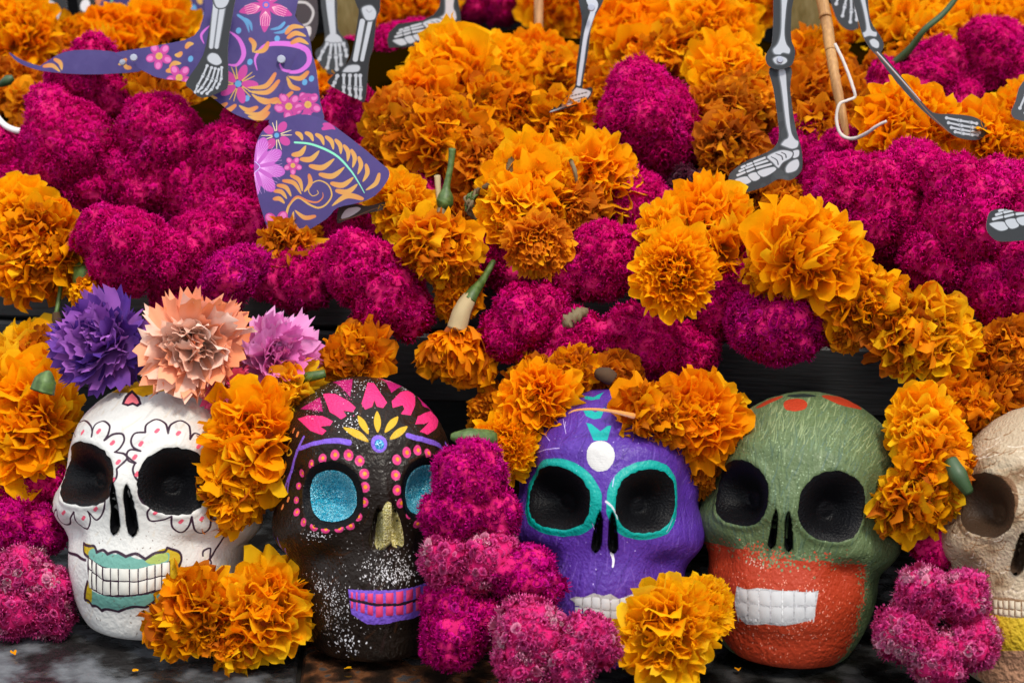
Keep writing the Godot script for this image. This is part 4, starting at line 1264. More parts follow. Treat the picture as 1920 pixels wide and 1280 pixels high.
		tooth_at(k, [V(-0.185, -0.707), V(-0.139, -0.71), V(-0.138, -0.774), V(-0.183, -0.768)], mats.tooth_pink)
		tooth_at(k, [V(-0.117, -0.711), V(-0.058, -0.705), V(-0.057, -0.774), V(-0.115, -0.782)], mats.tooth_pink)
		tooth_at(k, [V(-0.034, -0.709), V(0.028, -0.708), V(0.027, -0.774), V(-0.035, -0.77)], mats.tooth_pink)
		tooth_at(k, [V(0.051, -0.712), V(0.116, -0.717), V(0.114, -0.782), V(0.051, -0.776)], mats.tooth_pink)
		tooth_at(k, [V(0.141, -0.716), V(0.204, -0.714), V(0.2, -0.783), V(0.138, -0.781)], mats.tooth_pink)
		tooth_at(k, [V(0.233, -0.718), V(0.282, -0.722), V(0.275, -0.794), V(0.228, -0.788)], mats.tooth_pink)
		tooth_at(k, [V(0.316, -0.731), V(0.35, -0.732), V(0.34, -0.807), V(0.307, -0.805)], mats.tooth_pink)

func paint_purple(c: Canvas, k: Dictionary, after: bool) -> void:
	if not after:
		c.fill([V(-0.269, 1.009), V(-0.208, 0.992), V(-0.106, 0.899), V(-0.045, 0.965), V(0.001, 0.973), V(-0.029, 0.802), V(-0.161, 0.787)], lin(0,0.318,0.292), false)
		c.fill([V(-0.353, 1.219), V(-0.242, 1.188), V(-0.187, 1.153), V(-0.08, 1.234), V(-0.118, 1.069), V(-0.194, 1.052), V(-0.283, 1.098)], lin(0,0.318,0.292), false)
		c.fill([V(-0.431, 1.526), V(-0.255, 1.442), V(-0.138, 1.586), V(-0.171, 1.396), V(-0.274, 1.372), V(-0.363, 1.42)], lin(0,0.318,0.292), false)
		c.line([V(-0.006, 0.246), V(0.047, 0.206), V(0.089, 0.143), V(0.112, 0.087)], 5.5, 2.2, lin(0.533,0.516,0.568), true, 0.0)
		c.line([V(0.075, -0.265), V(0.096, -0.337), V(0.09, -0.394)], 8.3, 5.0, lin(0.688,0.688,0.731), true, 0.0)
		c.line([V(-0.585, 1.116), V(-0.479, 0.889)], 1.7, 1.7, lin(0.473,0.387,0.688), true, 0.0)
		c.line([V(-0.535, 1.067), V(-0.518, 0.978)], 1.7, 1.7, lin(0.473,0.387,0.688), true, 0.0)
		c.line([V(-0.889, 1.009), V(-0.687, 0.835)], 1.7, 1.7, lin(0.473,0.387,0.688), true, 0.0)
		c.line([V(-1.178, 0.775), V(-0.503, 0.711)], 1.7, 1.7, lin(0.473,0.387,0.688), true, 0.0)
		c.line([V(0.055, 0.467), V(0.044, 0.377)], 1.7, 1.7, lin(0.473,0.387,0.688), true, 0.0)
		c.line([V(0.766, 0.082), V(0.664, -0.055)], 1.7, 1.7, lin(0.473,0.387,0.688), true, 0.0)
		c.line([V(-0.133, 0.033), V(-0.108, -0.035)], 1.7, 1.7, lin(0.473,0.387,0.688), true, 0.0)
		c.fill([V(-0.285, -0.653), V(-0.226, -0.62), V(-0.159, -0.61), V(-0.077, -0.574), V(0.01, -0.583), V(0.073, -0.572), V(0.148, -0.609), V(0.226, -0.596), V(0.296, -0.588), V(0.364, -0.562), V(0.436, -0.566), V(0.419, -0.648), V(0.284, -0.723), V(0.219, -0.776), V(0.119, -0.791), V(-0.021, -0.731), V(-0.146, -0.69)], lin(0.344,0.327,0.327), false)
		c.specks(V(-0.029, 0.181), 1.09, 1.14, 70, lin(0.6,0.55,0.8), 0.6, 1.3)
	else:
		disc_at(k, V(-0.082, 0.651), 0.139, 0.148, mats.paper_white)
		tooth_at(k, [V(-0.236, -0.637), V(-0.173, -0.616), V(-0.166, -0.671), V(-0.228, -0.684)], mats.tooth_chalk)
		tooth_at(k, [V(-0.162, -0.615), V(-0.096, -0.599), V(-0.089, -0.665), V(-0.154, -0.672)], mats.tooth_chalk)
		tooth_at(k, [V(-0.084, -0.599), V(-0.016, -0.598), V(-0.011, -0.666), V(-0.077, -0.666)], mats.tooth_chalk)
		tooth_at(k, [V(-0.004, -0.6), V(0.067, -0.607), V(0.07, -0.674), V(0.001, -0.668)], mats.tooth_chalk)
		tooth_at(k, [V(0.08, -0.608), V(0.148, -0.609), V(0.147, -0.678), V(0.082, -0.675)], mats.tooth_chalk)
		tooth_at(k, [V(0.161, -0.606), V(0.224, -0.603), V(0.219, -0.667), V(0.16, -0.675)], mats.tooth_chalk)
		tooth_at(k, [V(0.236, -0.599), V(0.299, -0.595), V(0.293, -0.669), V(0.233, -0.671)], mats.tooth_chalk)
		tooth_at(k, [V(0.315, -0.598), V(0.379, -0.601), V(0.367, -0.671), V(0.308, -0.672)], mats.tooth_chalk)
		tooth_at(k, [V(-0.226, -0.692), V(-0.164, -0.679), V(-0.159, -0.731), V(-0.219, -0.746)], mats.tooth_chalk)
		tooth_at(k, [V(-0.152, -0.68), V(-0.088, -0.673), V(-0.083, -0.731), V(-0.147, -0.733)], mats.tooth_chalk)
		tooth_at(k, [V(-0.076, -0.674), V(-0.011, -0.674), V(-0.007, -0.737), V(-0.071, -0.733)], mats.tooth_chalk)
		tooth_at(k, [V(0.001, -0.676), V(0.07, -0.682), V(0.072, -0.76), V(0.005, -0.74)], mats.tooth_chalk)
		tooth_at(k, [V(0.082, -0.683), V(0.147, -0.685), V(0.148, -0.766), V(0.084, -0.762)], mats.tooth_chalk)
		tooth_at(k, [V(0.159, -0.682), V(0.22, -0.682), V(0.218, -0.749), V(0.16, -0.761)], mats.tooth_chalk)
		tooth_at(k, [V(0.232, -0.679), V(0.292, -0.677), V(0.289, -0.738), V(0.23, -0.744)], mats.tooth_chalk)
		tooth_at(k, [V(0.307, -0.681), V(0.365, -0.68), V(0.358, -0.752), V(0.301, -0.737)], mats.tooth_chalk)

func paint_green(c: Canvas, k: Dictionary, after: bool) -> void:
	if not after:
		c.fill([V(-1.147, -0.51), V(-0.888, -0.44), V(-0.689, -0.428), V(-0.366, -0.32), V(-0.195, -0.322), V(-0.074, -0.351), V(0.052, -0.311), V(0.216, -0.325), V(0.433, -0.312), V(0.659, -0.373), V(0.896, -0.378), V(0.947, -0.603), V(0.898, -0.787), V(0.802, -0.94), V(0.715, -1.1), V(0.618, -1.214), V(0.459, -1.256), V(0.114, -1.129), V(-0.217, -1.132), V(-0.513, -1.063), V(-0.958, -0.927)], lin(0.361,0.0361,0.012), false)
		c.fray([V(-1.142, -0.527), V(-0.683, -0.414), V(-0.368, -0.314), V(-0.196, -0.316), V(-0.075, -0.347), V(0.051, -0.307), V(0.216, -0.318), V(0.433, -0.306), V(0.649, -0.353), V(0.896, -0.378), V(0.947, -0.603), V(0.898, -0.787), V(0.802, -0.94), V(0.715, -1.1), V(0.618, -1.214)])
		c.specks(V(0.085, -0.731), 0.74, 0.38, 220, lin(0.75,0.25,0.17), 0.6, 1.4)
		c.specks(V(0.085, -0.731), 0.74, 0.38, 220, lin(0.35,0.035,0.015), 0.6, 1.4)
		c.specks(V(0.085, -0.731), 0.74, 0.38, 220, lin(0.62,0.1,0.04), 0.6, 1.4)
		c.specks(V(0.085, -0.731), 0.74, 0.38, 220, lin(0.75,0.4,0.33), 0.6, 1.4)
		c.specks(V(0.109, 0.404), 1.20, 0.76, 220, lin(0.42,0.52,0.36), 0.5, 1.2)
		c.specks(V(0.109, 0.404), 1.20, 0.76, 220, lin(0.1,0.15,0.08), 0.5, 1.2)
		c.specks(V(0.109, 0.404), 1.20, 0.76, 220, lin(0.3,0.4,0.25), 0.5, 1.2)
		c.fill([V(-0.308, 1.363), V(-0.275, 1.426), V(-0.128, 1.444), V(-0.038, 1.373), V(-0.019, 1.264), V(-0.102, 1.205), V(-0.206, 1.208), V(-0.269, 1.263)], lin(0.361,0.0361,0.012), true)
		c.fill([V(0.072, 1.641), V(0.26, 1.813), V(0.53, 1.853), V(0.643, 1.64), V(0.461, 1.519), V(0.24, 1.507)], lin(0.361,0.0361,0.012), true)
		c.fill([V(-0.413, 1.527), V(-0.609, 1.549), V(-0.719, 1.335), V(-0.608, 1.282), V(-0.464, 1.402)], lin(0.361,0.0361,0.012), true)
		c.fill([V(-0.366, 1.552), V(-0.196, 1.613), V(0.002, 1.607), V(-0.061, 1.509), V(-0.235, 1.479)], lin(0.0172,0.0258,0.0215), true)
		c.spot(V(1.161, 0.462), 14.4, lin(0.361,0.0361,0.012))
		c.spot(V(1.118, 0.54), 8.8, lin(0.361,0.0361,0.012))
		c.fill([V(-0.347, -0.622), V(-0.251, -0.608), V(-0.143, -0.567), V(-0.014, -0.553), V(0.077, -0.555), V(0.167, -0.547), V(0.292, -0.564), V(0.385, -0.564), V(0.367, -0.617), V(0.352, -0.669), V(0.339, -0.746), V(0.234, -0.763), V(0.106, -0.784), V(-0.041, -0.793), V(-0.198, -0.842), V(-0.284, -0.812), V(-0.329, -0.725)], lin(0.404,0.404,0.413), false)
		c.line([V(-0.162, -0.582), V(-0.123, -0.795)], 1.4, 1.4, lin(0.516,0.516,0.542), true, 0.0)
		c.line([V(-0.315, -0.639), V(-0.267, -0.849)], 2.7, 2.7, lin(0.516,0.516,0.542), true, 0.0)
		c.line([V(-0.168, -0.587), V(-0.135, -0.8)], 1.4, 1.4, lin(0.516,0.516,0.542), true, 0.0)
		c.line([V(-0.141, -0.591), V(-0.114, -0.79)], 2.2, 2.2, lin(0.688,0.688,0.688), true, 0.0)
		c.line([V(0.201, -0.543), V(0.206, -0.758)], 2.1, 2.1, lin(0.43,0.404,0.43), true, 0.0)
		c.line([V(0.308, -0.561), V(0.303, -0.761)], 2.5, 2.5, lin(0.688,0.688,0.688), true, 0.0)
		c.line([V(0.119, -0.553), V(0.129, -0.753)], 1.9, 1.9, lin(0.516,0.516,0.542), true, 0.0)
		c.line([V(0.297, -0.561), V(0.304, -0.761)], 2.5, 2.5, lin(0.516,0.516,0.542), true, 0.0)
		c.line([V(0.273, -0.549), V(0.281, -0.761)], 2.5, 2.5, lin(0.43,0.404,0.43), true, 0.0)
		c.line([V(-0.189, -0.597), V(-0.151, -0.804)], 1.9, 1.9, lin(0.516,0.516,0.542), true, 0.0)
		c.line([V(-0.114, -0.585), V(-0.088, -0.788)], 1.2, 1.2, lin(0.43,0.404,0.43), true, 0.0)
		c.line([V(0.333, -0.555), V(0.33, -0.769)], 2.3, 2.3, lin(0.516,0.516,0.542), true, 0.0)
		c.line([V(0.333, -0.549), V(0.326, -0.769)], 1.4, 1.4, lin(0.43,0.404,0.43), true, 0.0)
		c.line([V(-0.028, -0.558), V(0, -0.767)], 2.1, 2.1, lin(0.43,0.404,0.43), true, 0.0)
		c.line([V(0.048, -0.562), V(0.062, -0.76)], 1.2, 1.2, lin(0.516,0.516,0.542), true, 0.0)
		c.line([V(-0.133, -0.586), V(-0.089, -0.788)], 1.3, 1.3, lin(0.516,0.516,0.542), true, 0.0)
		c.line([V(-0.125, -0.572), V(-0.091, -0.787)], 1.2, 1.2, lin(0.688,0.688,0.688), true, 0.0)
		c.line([V(0.16, -0.555), V(0.163, -0.756)], 1.6, 1.6, lin(0.516,0.516,0.542), true, 0.0)
		c.line([V(0.185, -0.546), V(0.203, -0.758)], 2.1, 2.1, lin(0.516,0.516,0.542), true, 0.0)
		c.line([V(-0.124, -0.575), V(-0.088, -0.788)], 1.3, 1.3, lin(0.688,0.688,0.688), true, 0.0)
		c.line([V(0.072, -0.545), V(0.094, -0.757)], 1.7, 1.7, lin(0.688,0.688,0.688), true, 0.0)
		c.line([V(-0.205, -0.606), V(-0.165, -0.808)], 1.6, 1.6, lin(0.516,0.516,0.542), true, 0.0)
		c.line([V(-0.029, -0.558), V(0.008, -0.768)], 1.3, 1.3, lin(0.516,0.516,0.542), true, 0.0)
		c.line([V(-0.291, -0.625), V(-0.235, -0.835)], 1.4, 1.4, lin(0.516,0.516,0.542), true, 0.0)
		c.line([V(0.04, -0.556), V(0.059, -0.76)], 1.2, 1.2, lin(0.43,0.404,0.43), true, 0.0)
		c.line([V(-0.12, -0.587), V(-0.083, -0.781)], 1.4, 1.4, lin(0.516,0.516,0.542), true, 0.0)
		c.specks(V(-0.215, -0.412), 0.12, 0.04, 26, lin(0.6,0.42,0.36), 0.8, 2.2)
	else:
		tooth_at(k, [V(-0.319, -0.63), V(-0.234, -0.607), V(-0.209, -0.685), V(-0.294, -0.711)], mats.tooth_chalk)
		tooth_at(k, [V(-0.22, -0.602), V(-0.133, -0.585), V(-0.111, -0.667), V(-0.195, -0.681)], mats.tooth_chalk)
		tooth_at(k, [V(-0.12, -0.58), V(-0.032, -0.566), V(-0.016, -0.662), V(-0.098, -0.663)], mats.tooth_chalk)
		tooth_at(k, [V(-0.02, -0.568), V(0.065, -0.556), V(0.076, -0.65), V(-0.004, -0.657)], mats.tooth_chalk)
		tooth_at(k, [V(0.077, -0.557), V(0.161, -0.556), V(0.167, -0.648), V(0.087, -0.651)], mats.tooth_chalk)
		tooth_at(k, [V(0.173, -0.556), V(0.256, -0.559), V(0.257, -0.642), V(0.179, -0.641)], mats.tooth_chalk)
		tooth_at(k, [V(0.268, -0.56), V(0.351, -0.574), V(0.347, -0.655), V(0.269, -0.649)], mats.tooth_chalk)
		tooth_at(k, [V(-0.291, -0.719), V(-0.206, -0.693), V(-0.19, -0.782), V(-0.27, -0.797)], mats.tooth_chalk)
		tooth_at(k, [V(-0.192, -0.689), V(-0.109, -0.676), V(-0.095, -0.771), V(-0.177, -0.779)], mats.tooth_chalk)
		tooth_at(k, [V(-0.099, -0.678), V(-0.015, -0.67), V(-0.004, -0.778), V(-0.084, -0.774)], mats.tooth_chalk)
		tooth_at(k, [V(-0.002, -0.665), V(0.077, -0.659), V(0.085, -0.756), V(0.008, -0.774)], mats.tooth_chalk)
		tooth_at(k, [V(0.088, -0.659), V(0.168, -0.656), V(0.172, -0.742), V(0.096, -0.757)], mats.tooth_chalk)
		tooth_at(k, [V(0.179, -0.657), V(0.257, -0.658), V(0.258, -0.738), V(0.183, -0.742)], mats.tooth_chalk)
		tooth_at(k, [V(0.269, -0.658), V(0.346, -0.664), V(0.344, -0.74), V(0.27, -0.738)], mats.tooth_chalk)

func paint_bone(c: Canvas, k: Dictionary, after: bool) -> void:
	if not after:
		c.fill([V(-0.887, 0.199), V(-0.847, 0.424), V(-0.602, 0.553), V(-0.352, 0.573), V(-0.211, 0.533), V(-0.14, 0.378), V(-0.186, 0.204), V(-0.366, 0.039), V(-0.582, -0), V(-0.764, 0.058)], lin(0.172,0.086,0.0387), true)
		c.fill([V(-0.267, -0.619), V(-0.149, -0.609), V(0.043, -0.585), V(0.192, -0.572), V(0.203, -0.774), V(0.049, -0.788), V(-0.125, -0.83), V(-0.224, -0.821)], lin(0.516,0.344,0.0172), false)
		c.fill([V(-0.243, -0.872), V(-0.125, -0.83), V(0.049, -0.788), V(0.238, -0.778), V(0.24, -1.106), V(-0.087, -1.126), V(-0.282, -1.081)], lin(0.473,0.241,0.138), false)
		c.soft(V(-0.618, 0.604), 35.4, lin(0.2,0.1,0.045))
		c.soft(V(-0.618, 0.604), 29.9, lin(0.16,0.08,0.035))
		c.soft(V(-0.254, 0.543), 29.5, lin(0.2,0.1,0.045))
		c.soft(V(-0.254, 0.543), 24.9, lin(0.16,0.08,0.035))
		c.soft(V(-0.71, 0.018), 35.4, lin(0.2,0.1,0.045))
		c.soft(V(-0.71, 0.018), 29.9, lin(0.16,0.08,0.035))
		c.soft(V(-0.407, -0.111), 35.4, lin(0.2,0.1,0.045))
		c.soft(V(-0.407, -0.111), 29.9, lin(0.16,0.08,0.035))
		c.soft(V(-0.584, -0.264), 35.4, lin(0.2,0.1,0.045))
		c.soft(V(-0.584, -0.264), 29.9, lin(0.16,0.08,0.035))
		c.soft(V(-0.249, -0.408), 29.5, lin(0.2,0.1,0.045))
		c.soft(V(-0.249, -0.408), 24.9, lin(0.16,0.08,0.035))
		c.soft(V(-0.16, 0.228), 26.5, lin(0.2,0.1,0.045))
		c.soft(V(-0.16, 0.228), 22.4, lin(0.16,0.08,0.035))
		c.soft(V(-0.161, 0.604), 29.5, lin(0.2,0.1,0.045))
		c.soft(V(-0.161, 0.604), 24.9, lin(0.16,0.08,0.035))
		c.soft(V(-1.018, 0.183), 29.5, lin(0.2,0.1,0.045))
		c.soft(V(-1.018, 0.183), 24.9, lin(0.16,0.08,0.035))
		c.soft(V(-0.428, -0.376), 29.5, lin(0.2,0.1,0.045))
		c.soft(V(-0.428, -0.376), 24.9, lin(0.16,0.08,0.035))
		c.soft(V(-0.513, 0.763), 23.6, lin(0.2,0.1,0.045))
		c.soft(V(-0.513, 0.763), 19.9, lin(0.16,0.08,0.035))
		c.streaks(V(-1.129, 1.092), V(0.064, -0.48))
		c.fill([V(-0.297, -0.525), V(-0.122, -0.487), V(0.143, -0.47), V(0.155, -0.576), V(-0.089, -0.596), V(-0.241, -0.62)], lin(0.215,0.12,0.0602), false)
	else:
		tooth_at(k, [V(-0.252, -0.533), V(-0.215, -0.521), V(-0.197, -0.566), V(-0.233, -0.579)], mats.tooth_bone)
		tooth_at(k, [V(-0.207, -0.523), V(-0.173, -0.517), V(-0.153, -0.555), V(-0.186, -0.562)], mats.tooth_bone)
		tooth_at(k, [V(-0.161, -0.513), V(-0.122, -0.507), V(-0.107, -0.552), V(-0.145, -0.558)], mats.tooth_bone)
		tooth_at(k, [V(-0.111, -0.503), V(-0.07, -0.497), V(-0.057, -0.543), V(-0.096, -0.547)], mats.tooth_bone)
		tooth_at(k, [V(-0.06, -0.5), V(-0.016, -0.494), V(-0.005, -0.541), V(-0.048, -0.545)], mats.tooth_bone)
		tooth_at(k, [V(-0.005, -0.489), V(0.04, -0.491), V(0.05, -0.539), V(0.005, -0.543)], mats.tooth_bone)
		tooth_at(k, [V(0.051, -0.486), V(0.1, -0.487), V(0.108, -0.536), V(0.059, -0.541)], mats.tooth_bone)
		tooth_at(k, [V(-0.227, -0.58), V(-0.195, -0.574), V(-0.185, -0.608), V(-0.217, -0.612)], mats.tooth_bone)
		tooth_at(k, [V(-0.184, -0.569), V(-0.151, -0.563), V(-0.142, -0.599), V(-0.174, -0.603)], mats.tooth_bone)
		tooth_at(k, [V(-0.143, -0.565), V(-0.105, -0.56), V(-0.094, -0.591), V(-0.133, -0.602)], mats.tooth_bone)
		tooth_at(k, [V(-0.095, -0.555), V(-0.055, -0.551), V(-0.047, -0.588), V(-0.086, -0.594)], mats.tooth_bone)
		tooth_at(k, [V(-0.044, -0.546), V(-0.003, -0.549), V(0.003, -0.585), V(-0.037, -0.584)], mats.tooth_bone)
		tooth_at(k, [V(0.007, -0.544), V(0.051, -0.547), V(0.056, -0.581), V(0.014, -0.58)], mats.tooth_bone)
		tooth_at(k, [V(0.06, -0.548), V(0.108, -0.544), V(0.112, -0.577), V(0.066, -0.576)], mats.tooth_bone)


# ---------------------------------------------------------------- the flowers
func M(px: float, py: float, r: float, near: float, fx: float, fy: float, form: String, tn: int, label: String) -> Node3D:
	return marigold(px, py, r, bank(px, py) - near, facing(fx, fy), form, tn, label, "marigolds heaped on the flower step")

func C(px: float, py: float, near: float, lobes: Array, hue: int, label: String, size := 3.1) -> Node3D:
	return cockscomb(px, py, bank(px, py) - near, lobes, hue, label, "cockscombs heaped on the flower step", size)

func ML(px: float, py: float, r: float, near: float, fx: float, fy: float, form: String, tn: int, label: String) -> Node3D:
	return marigold(px, py, r, row(px) - near, facing(fx, fy), form, tn, label, "marigolds tucked between the skulls")

func CL(px: float, py: float, near: float, lobes: Array, hue: int, label: String, size := 3.2) -> Node3D:
	return cockscomb(px, py, row(px) - near, lobes, hue, label, "cockscombs tucked between the skulls", size)

func build_lower_flowers() -> void:
	var o: Node3D
	# left of the white skull
	ML(40, 690, 68, -0.07, -0.2, 0.5, "open", 4, "faded yellow marigold lying behind the flower left of the white skull")
	o = ML(92, 655, 40, -0.07, 0.1, 0.7, "dry", 3, "small withered brown marigold head beside the black step board on the left")
	o = ML(48, 800, 100, -0.03, -0.2, 0.15, "pompom", 0, "full orange marigold pressed against the left temple of the white skull")
	calyx(o, [[78, 735, 1.5], [85, 712, 1.5], [92, 695, 1.5]], [22, 19, 3], mats.green)
	CL(52, 925, -0.05, [[0, 0, 45, 0], [40, -20, 40, 0], [-40, 30, 60, 0]], 0, "dark crimson cockscomb in shade under the left eye of the white skull")
	CL(15, 990, -0.02, [[0, 0, 62, 0], [60, 5, 45, -10], [-30, 60, 60, 0]], 1, "purple red cockscomb beside the left cheek of the white skull")
	CL(62, 1105, 0.0, [[-20, -30, 55, 10], [30, 0, 50, 10], [-30, 35, 55, 10], [30, 45, 48, 0], [-60, 0, 60, 0]], 2, "pink cockscomb with a pale beige heart standing beside the white chin")
	# between white and dark skull
	ML(535, 745, 56, 0.0, 0.2, 0.3, "open", 4, "small yellow marigold above the big one between white and dark skulls")
	ML(470, 820, 88, 0.035, -0.25, 0.15, "open", 0, "large yellow orange marigold covering the right temple of the white skull")
	ML(440, 930, 68, 0.03, -0.1, -0.45, "dry", 0, "orange marigold hanging below the large one beside the white cheek")
	ML(500, 900, 46, -0.01, 0.3, -0.2, "dry", 2, "wilted ochre marigold tucked behind the dark skull's left temple")
	o = ML(655, 675, 62, -0.03, 0.1, 0.55, "dry", 1, "crumpled orange marigold lying on the crown of the dark brown skull")
	calyx(o, [[610, 700, 1.55], [580, 706, 1.55], [548, 712, 1.56]], [7, 9, 7], mats.green, "stem")
	ML(345, 1165, 76, 0.05, -0.2, 0.2, "dry", 1, "squashed orange marigold on the wet paving before the white chin")
	ML(490, 1150, 88, 0.045, 0.15, 0.35, "open", 0, "large loose marigold on the paving between white and dark chins")
	ML(420, 1205, 50, 0.05, 0.1, -0.3, "dry", 0, "flattened marigold at the puddle's edge under the large loose one")
	# big cockscomb before the dark skull
	CL(880, 925, 0.055, [[0, -20, 72, 0], [-30, 40, 62, 10], [45, 40, 52, 0], [10, -60, 45, 0]], 1, "tall magenta cockscomb covering the right eye of the dark skull")
	CL(860, 1045, 0.065, [[-20, 0, 52, 10], [40, 10, 55, 0], [70, -15, 40, 0]], 2, "pale pink streaked cockscomb in the middle of the heap by the dark skull")
	CL(860, 1170, 0.06, [[-10, -45, 55, 0], [-10, 20, 62, 10], [40, -10, 50, 0]], 1, "magenta cockscomb at the right jaw of the dark skull, resting on the paving")
	CL(985, 1075, 0.06, [[0, 0, 58, 0], [-40, -10, 42, 0], [30, 30, 40, 0]], 1, "magenta cockscomb on the left cheek of the purple skull")
	CL(990, 1185, 0.085, [[0, 0, 68, 10], [-10, 50, 55, 10]], 2, "rosy cockscomb on the paving before the chin of the purple skull")
	CL(1100, 1200, 0.085, [[0, 0, 55, 10], [-30, 35, 50, 10], [25, 10, 38, 0]], 2, "round rosy cockscomb touching the teeth of the purple skull")
	# purple skull's garland
	o = ML(945, 840, 58, 0.02, -0.1, 0.2, "tight", 0, "spiky yellow orange marigold with a green base at the purple skull's left temple")
	calyx(o, [[925, 822, 1.5], [880, 822, 1.49], [845, 818, 1.49]], [15, 19, 5], mats.green)
	ML(1003, 752, 66, 0.01, -0.2, 0.2, "open", 1, "orange marigold on the left side of the purple skull's crown")
	ML(1000, 718, 52, -0.05, -0.3, 0.5, "dry", 2, "wilted ochre marigold behind the crown of the purple skull")
	ML(1070, 703, 46, -0.02, 0.1, 0.4, "dry", 1, "small orange marigold at the very top of the purple skull")
	o = ML(1150, 715, 44, -0.035, 0.5, 0.2, "dry", 3, "withered marigold with a dark brown heart on the purple skull's crown")
	calyx(o, [[1120, 700, 1.545], [1138, 704, 1.54], [1150, 712, 1.54]], [10, 15, 12], mats.brown, "seed_head")
	ML(918, 770, 40, -0.06, -0.4, 0.3, "dry", 3, "dried marigold in shade between the dark and purple skulls")
	o = ML(1228, 785, 64, 0.03, 0.1, 0.2, "dry", 1, "crumpled marigold with one long petal across the purple forehead")
	calyx(o, [[1190, 780, 1.47], [1150, 771, 1.466], [1110, 767, 1.466], [1080, 769, 1.47], [1066, 775, 1.472]], [5, 3, 2.2, 1.8, 0.8], tones[2][1], "long_petal")
	ML(1312, 790, 76, 0.01, 0.15, 0.2, "open", 1, "loose orange marigold between the purple and green skulls")
	ML(1302, 875, 58, -0.015, 0.0, -0.5, "tight", 3, "dark orange marigold hanging between the purple and green temples")
	ML(1345, 760, 46, -0.05, 0.3, 0.5, "open", 0, "upright yellow marigold behind the left side of the green crown")
	ML(1255, 1195, 86, 0.07, -0.1, 0.15, "pompom", 4, "big bright yellow marigold on the paving left of the green skull's chin")
	ML(1325, 1140, 52, 0.045, 0.4, 0.5, "tight", 4, "fringed yellow marigold behind the big bright one beside the red jaw")
	# between green and bone skulls
	ML(1735, 800, 70, 0.005, -0.3, 0.2, "open", 0, "loose yellow orange marigold at the right temple of the green skull")
	o = ML(1820, 770, 66, -0.03, 0.2, 0.3, "dry", 1, "crumpled orange marigold on the crown of the bone skull")
	calyx(o, [[1782, 862, 1.455], [1797, 890, 1.45], [1818, 925, 1.45]], [12, 17, 9], mats.dark_green)
	ML(1885, 715, 66, -0.05, 0.2, 0.3, "dry", 3, "dried reddish orange marigold above the bone skull at the edge")
	ML(1770, 880, 60, 0.02, 0.3, -0.1, "dry", 1, "folded orange marigold with a dark green base before the bone skull")
	ML(1725, 930, 72, 0.02, -0.1, -0.2, "dry", 0, "orange marigold hanging at the green skull's right cheek")
	CL(1752, 1030, -0.01, [[0, 0, 42, 0], [20, -30, 30, 0]], 0, "small crimson cockscomb between the green cheek and the bone skull")
	CL(1755, 1165, 0.045, [[-60, 20, 58, 0], [0, 70, 55, 10], [65, 40, 56, 0], [50, -45, 52, 0], [-25, -50, 56, 0]], 2, "big rosy cockscomb with a dark hole in its middle right of the red chin")

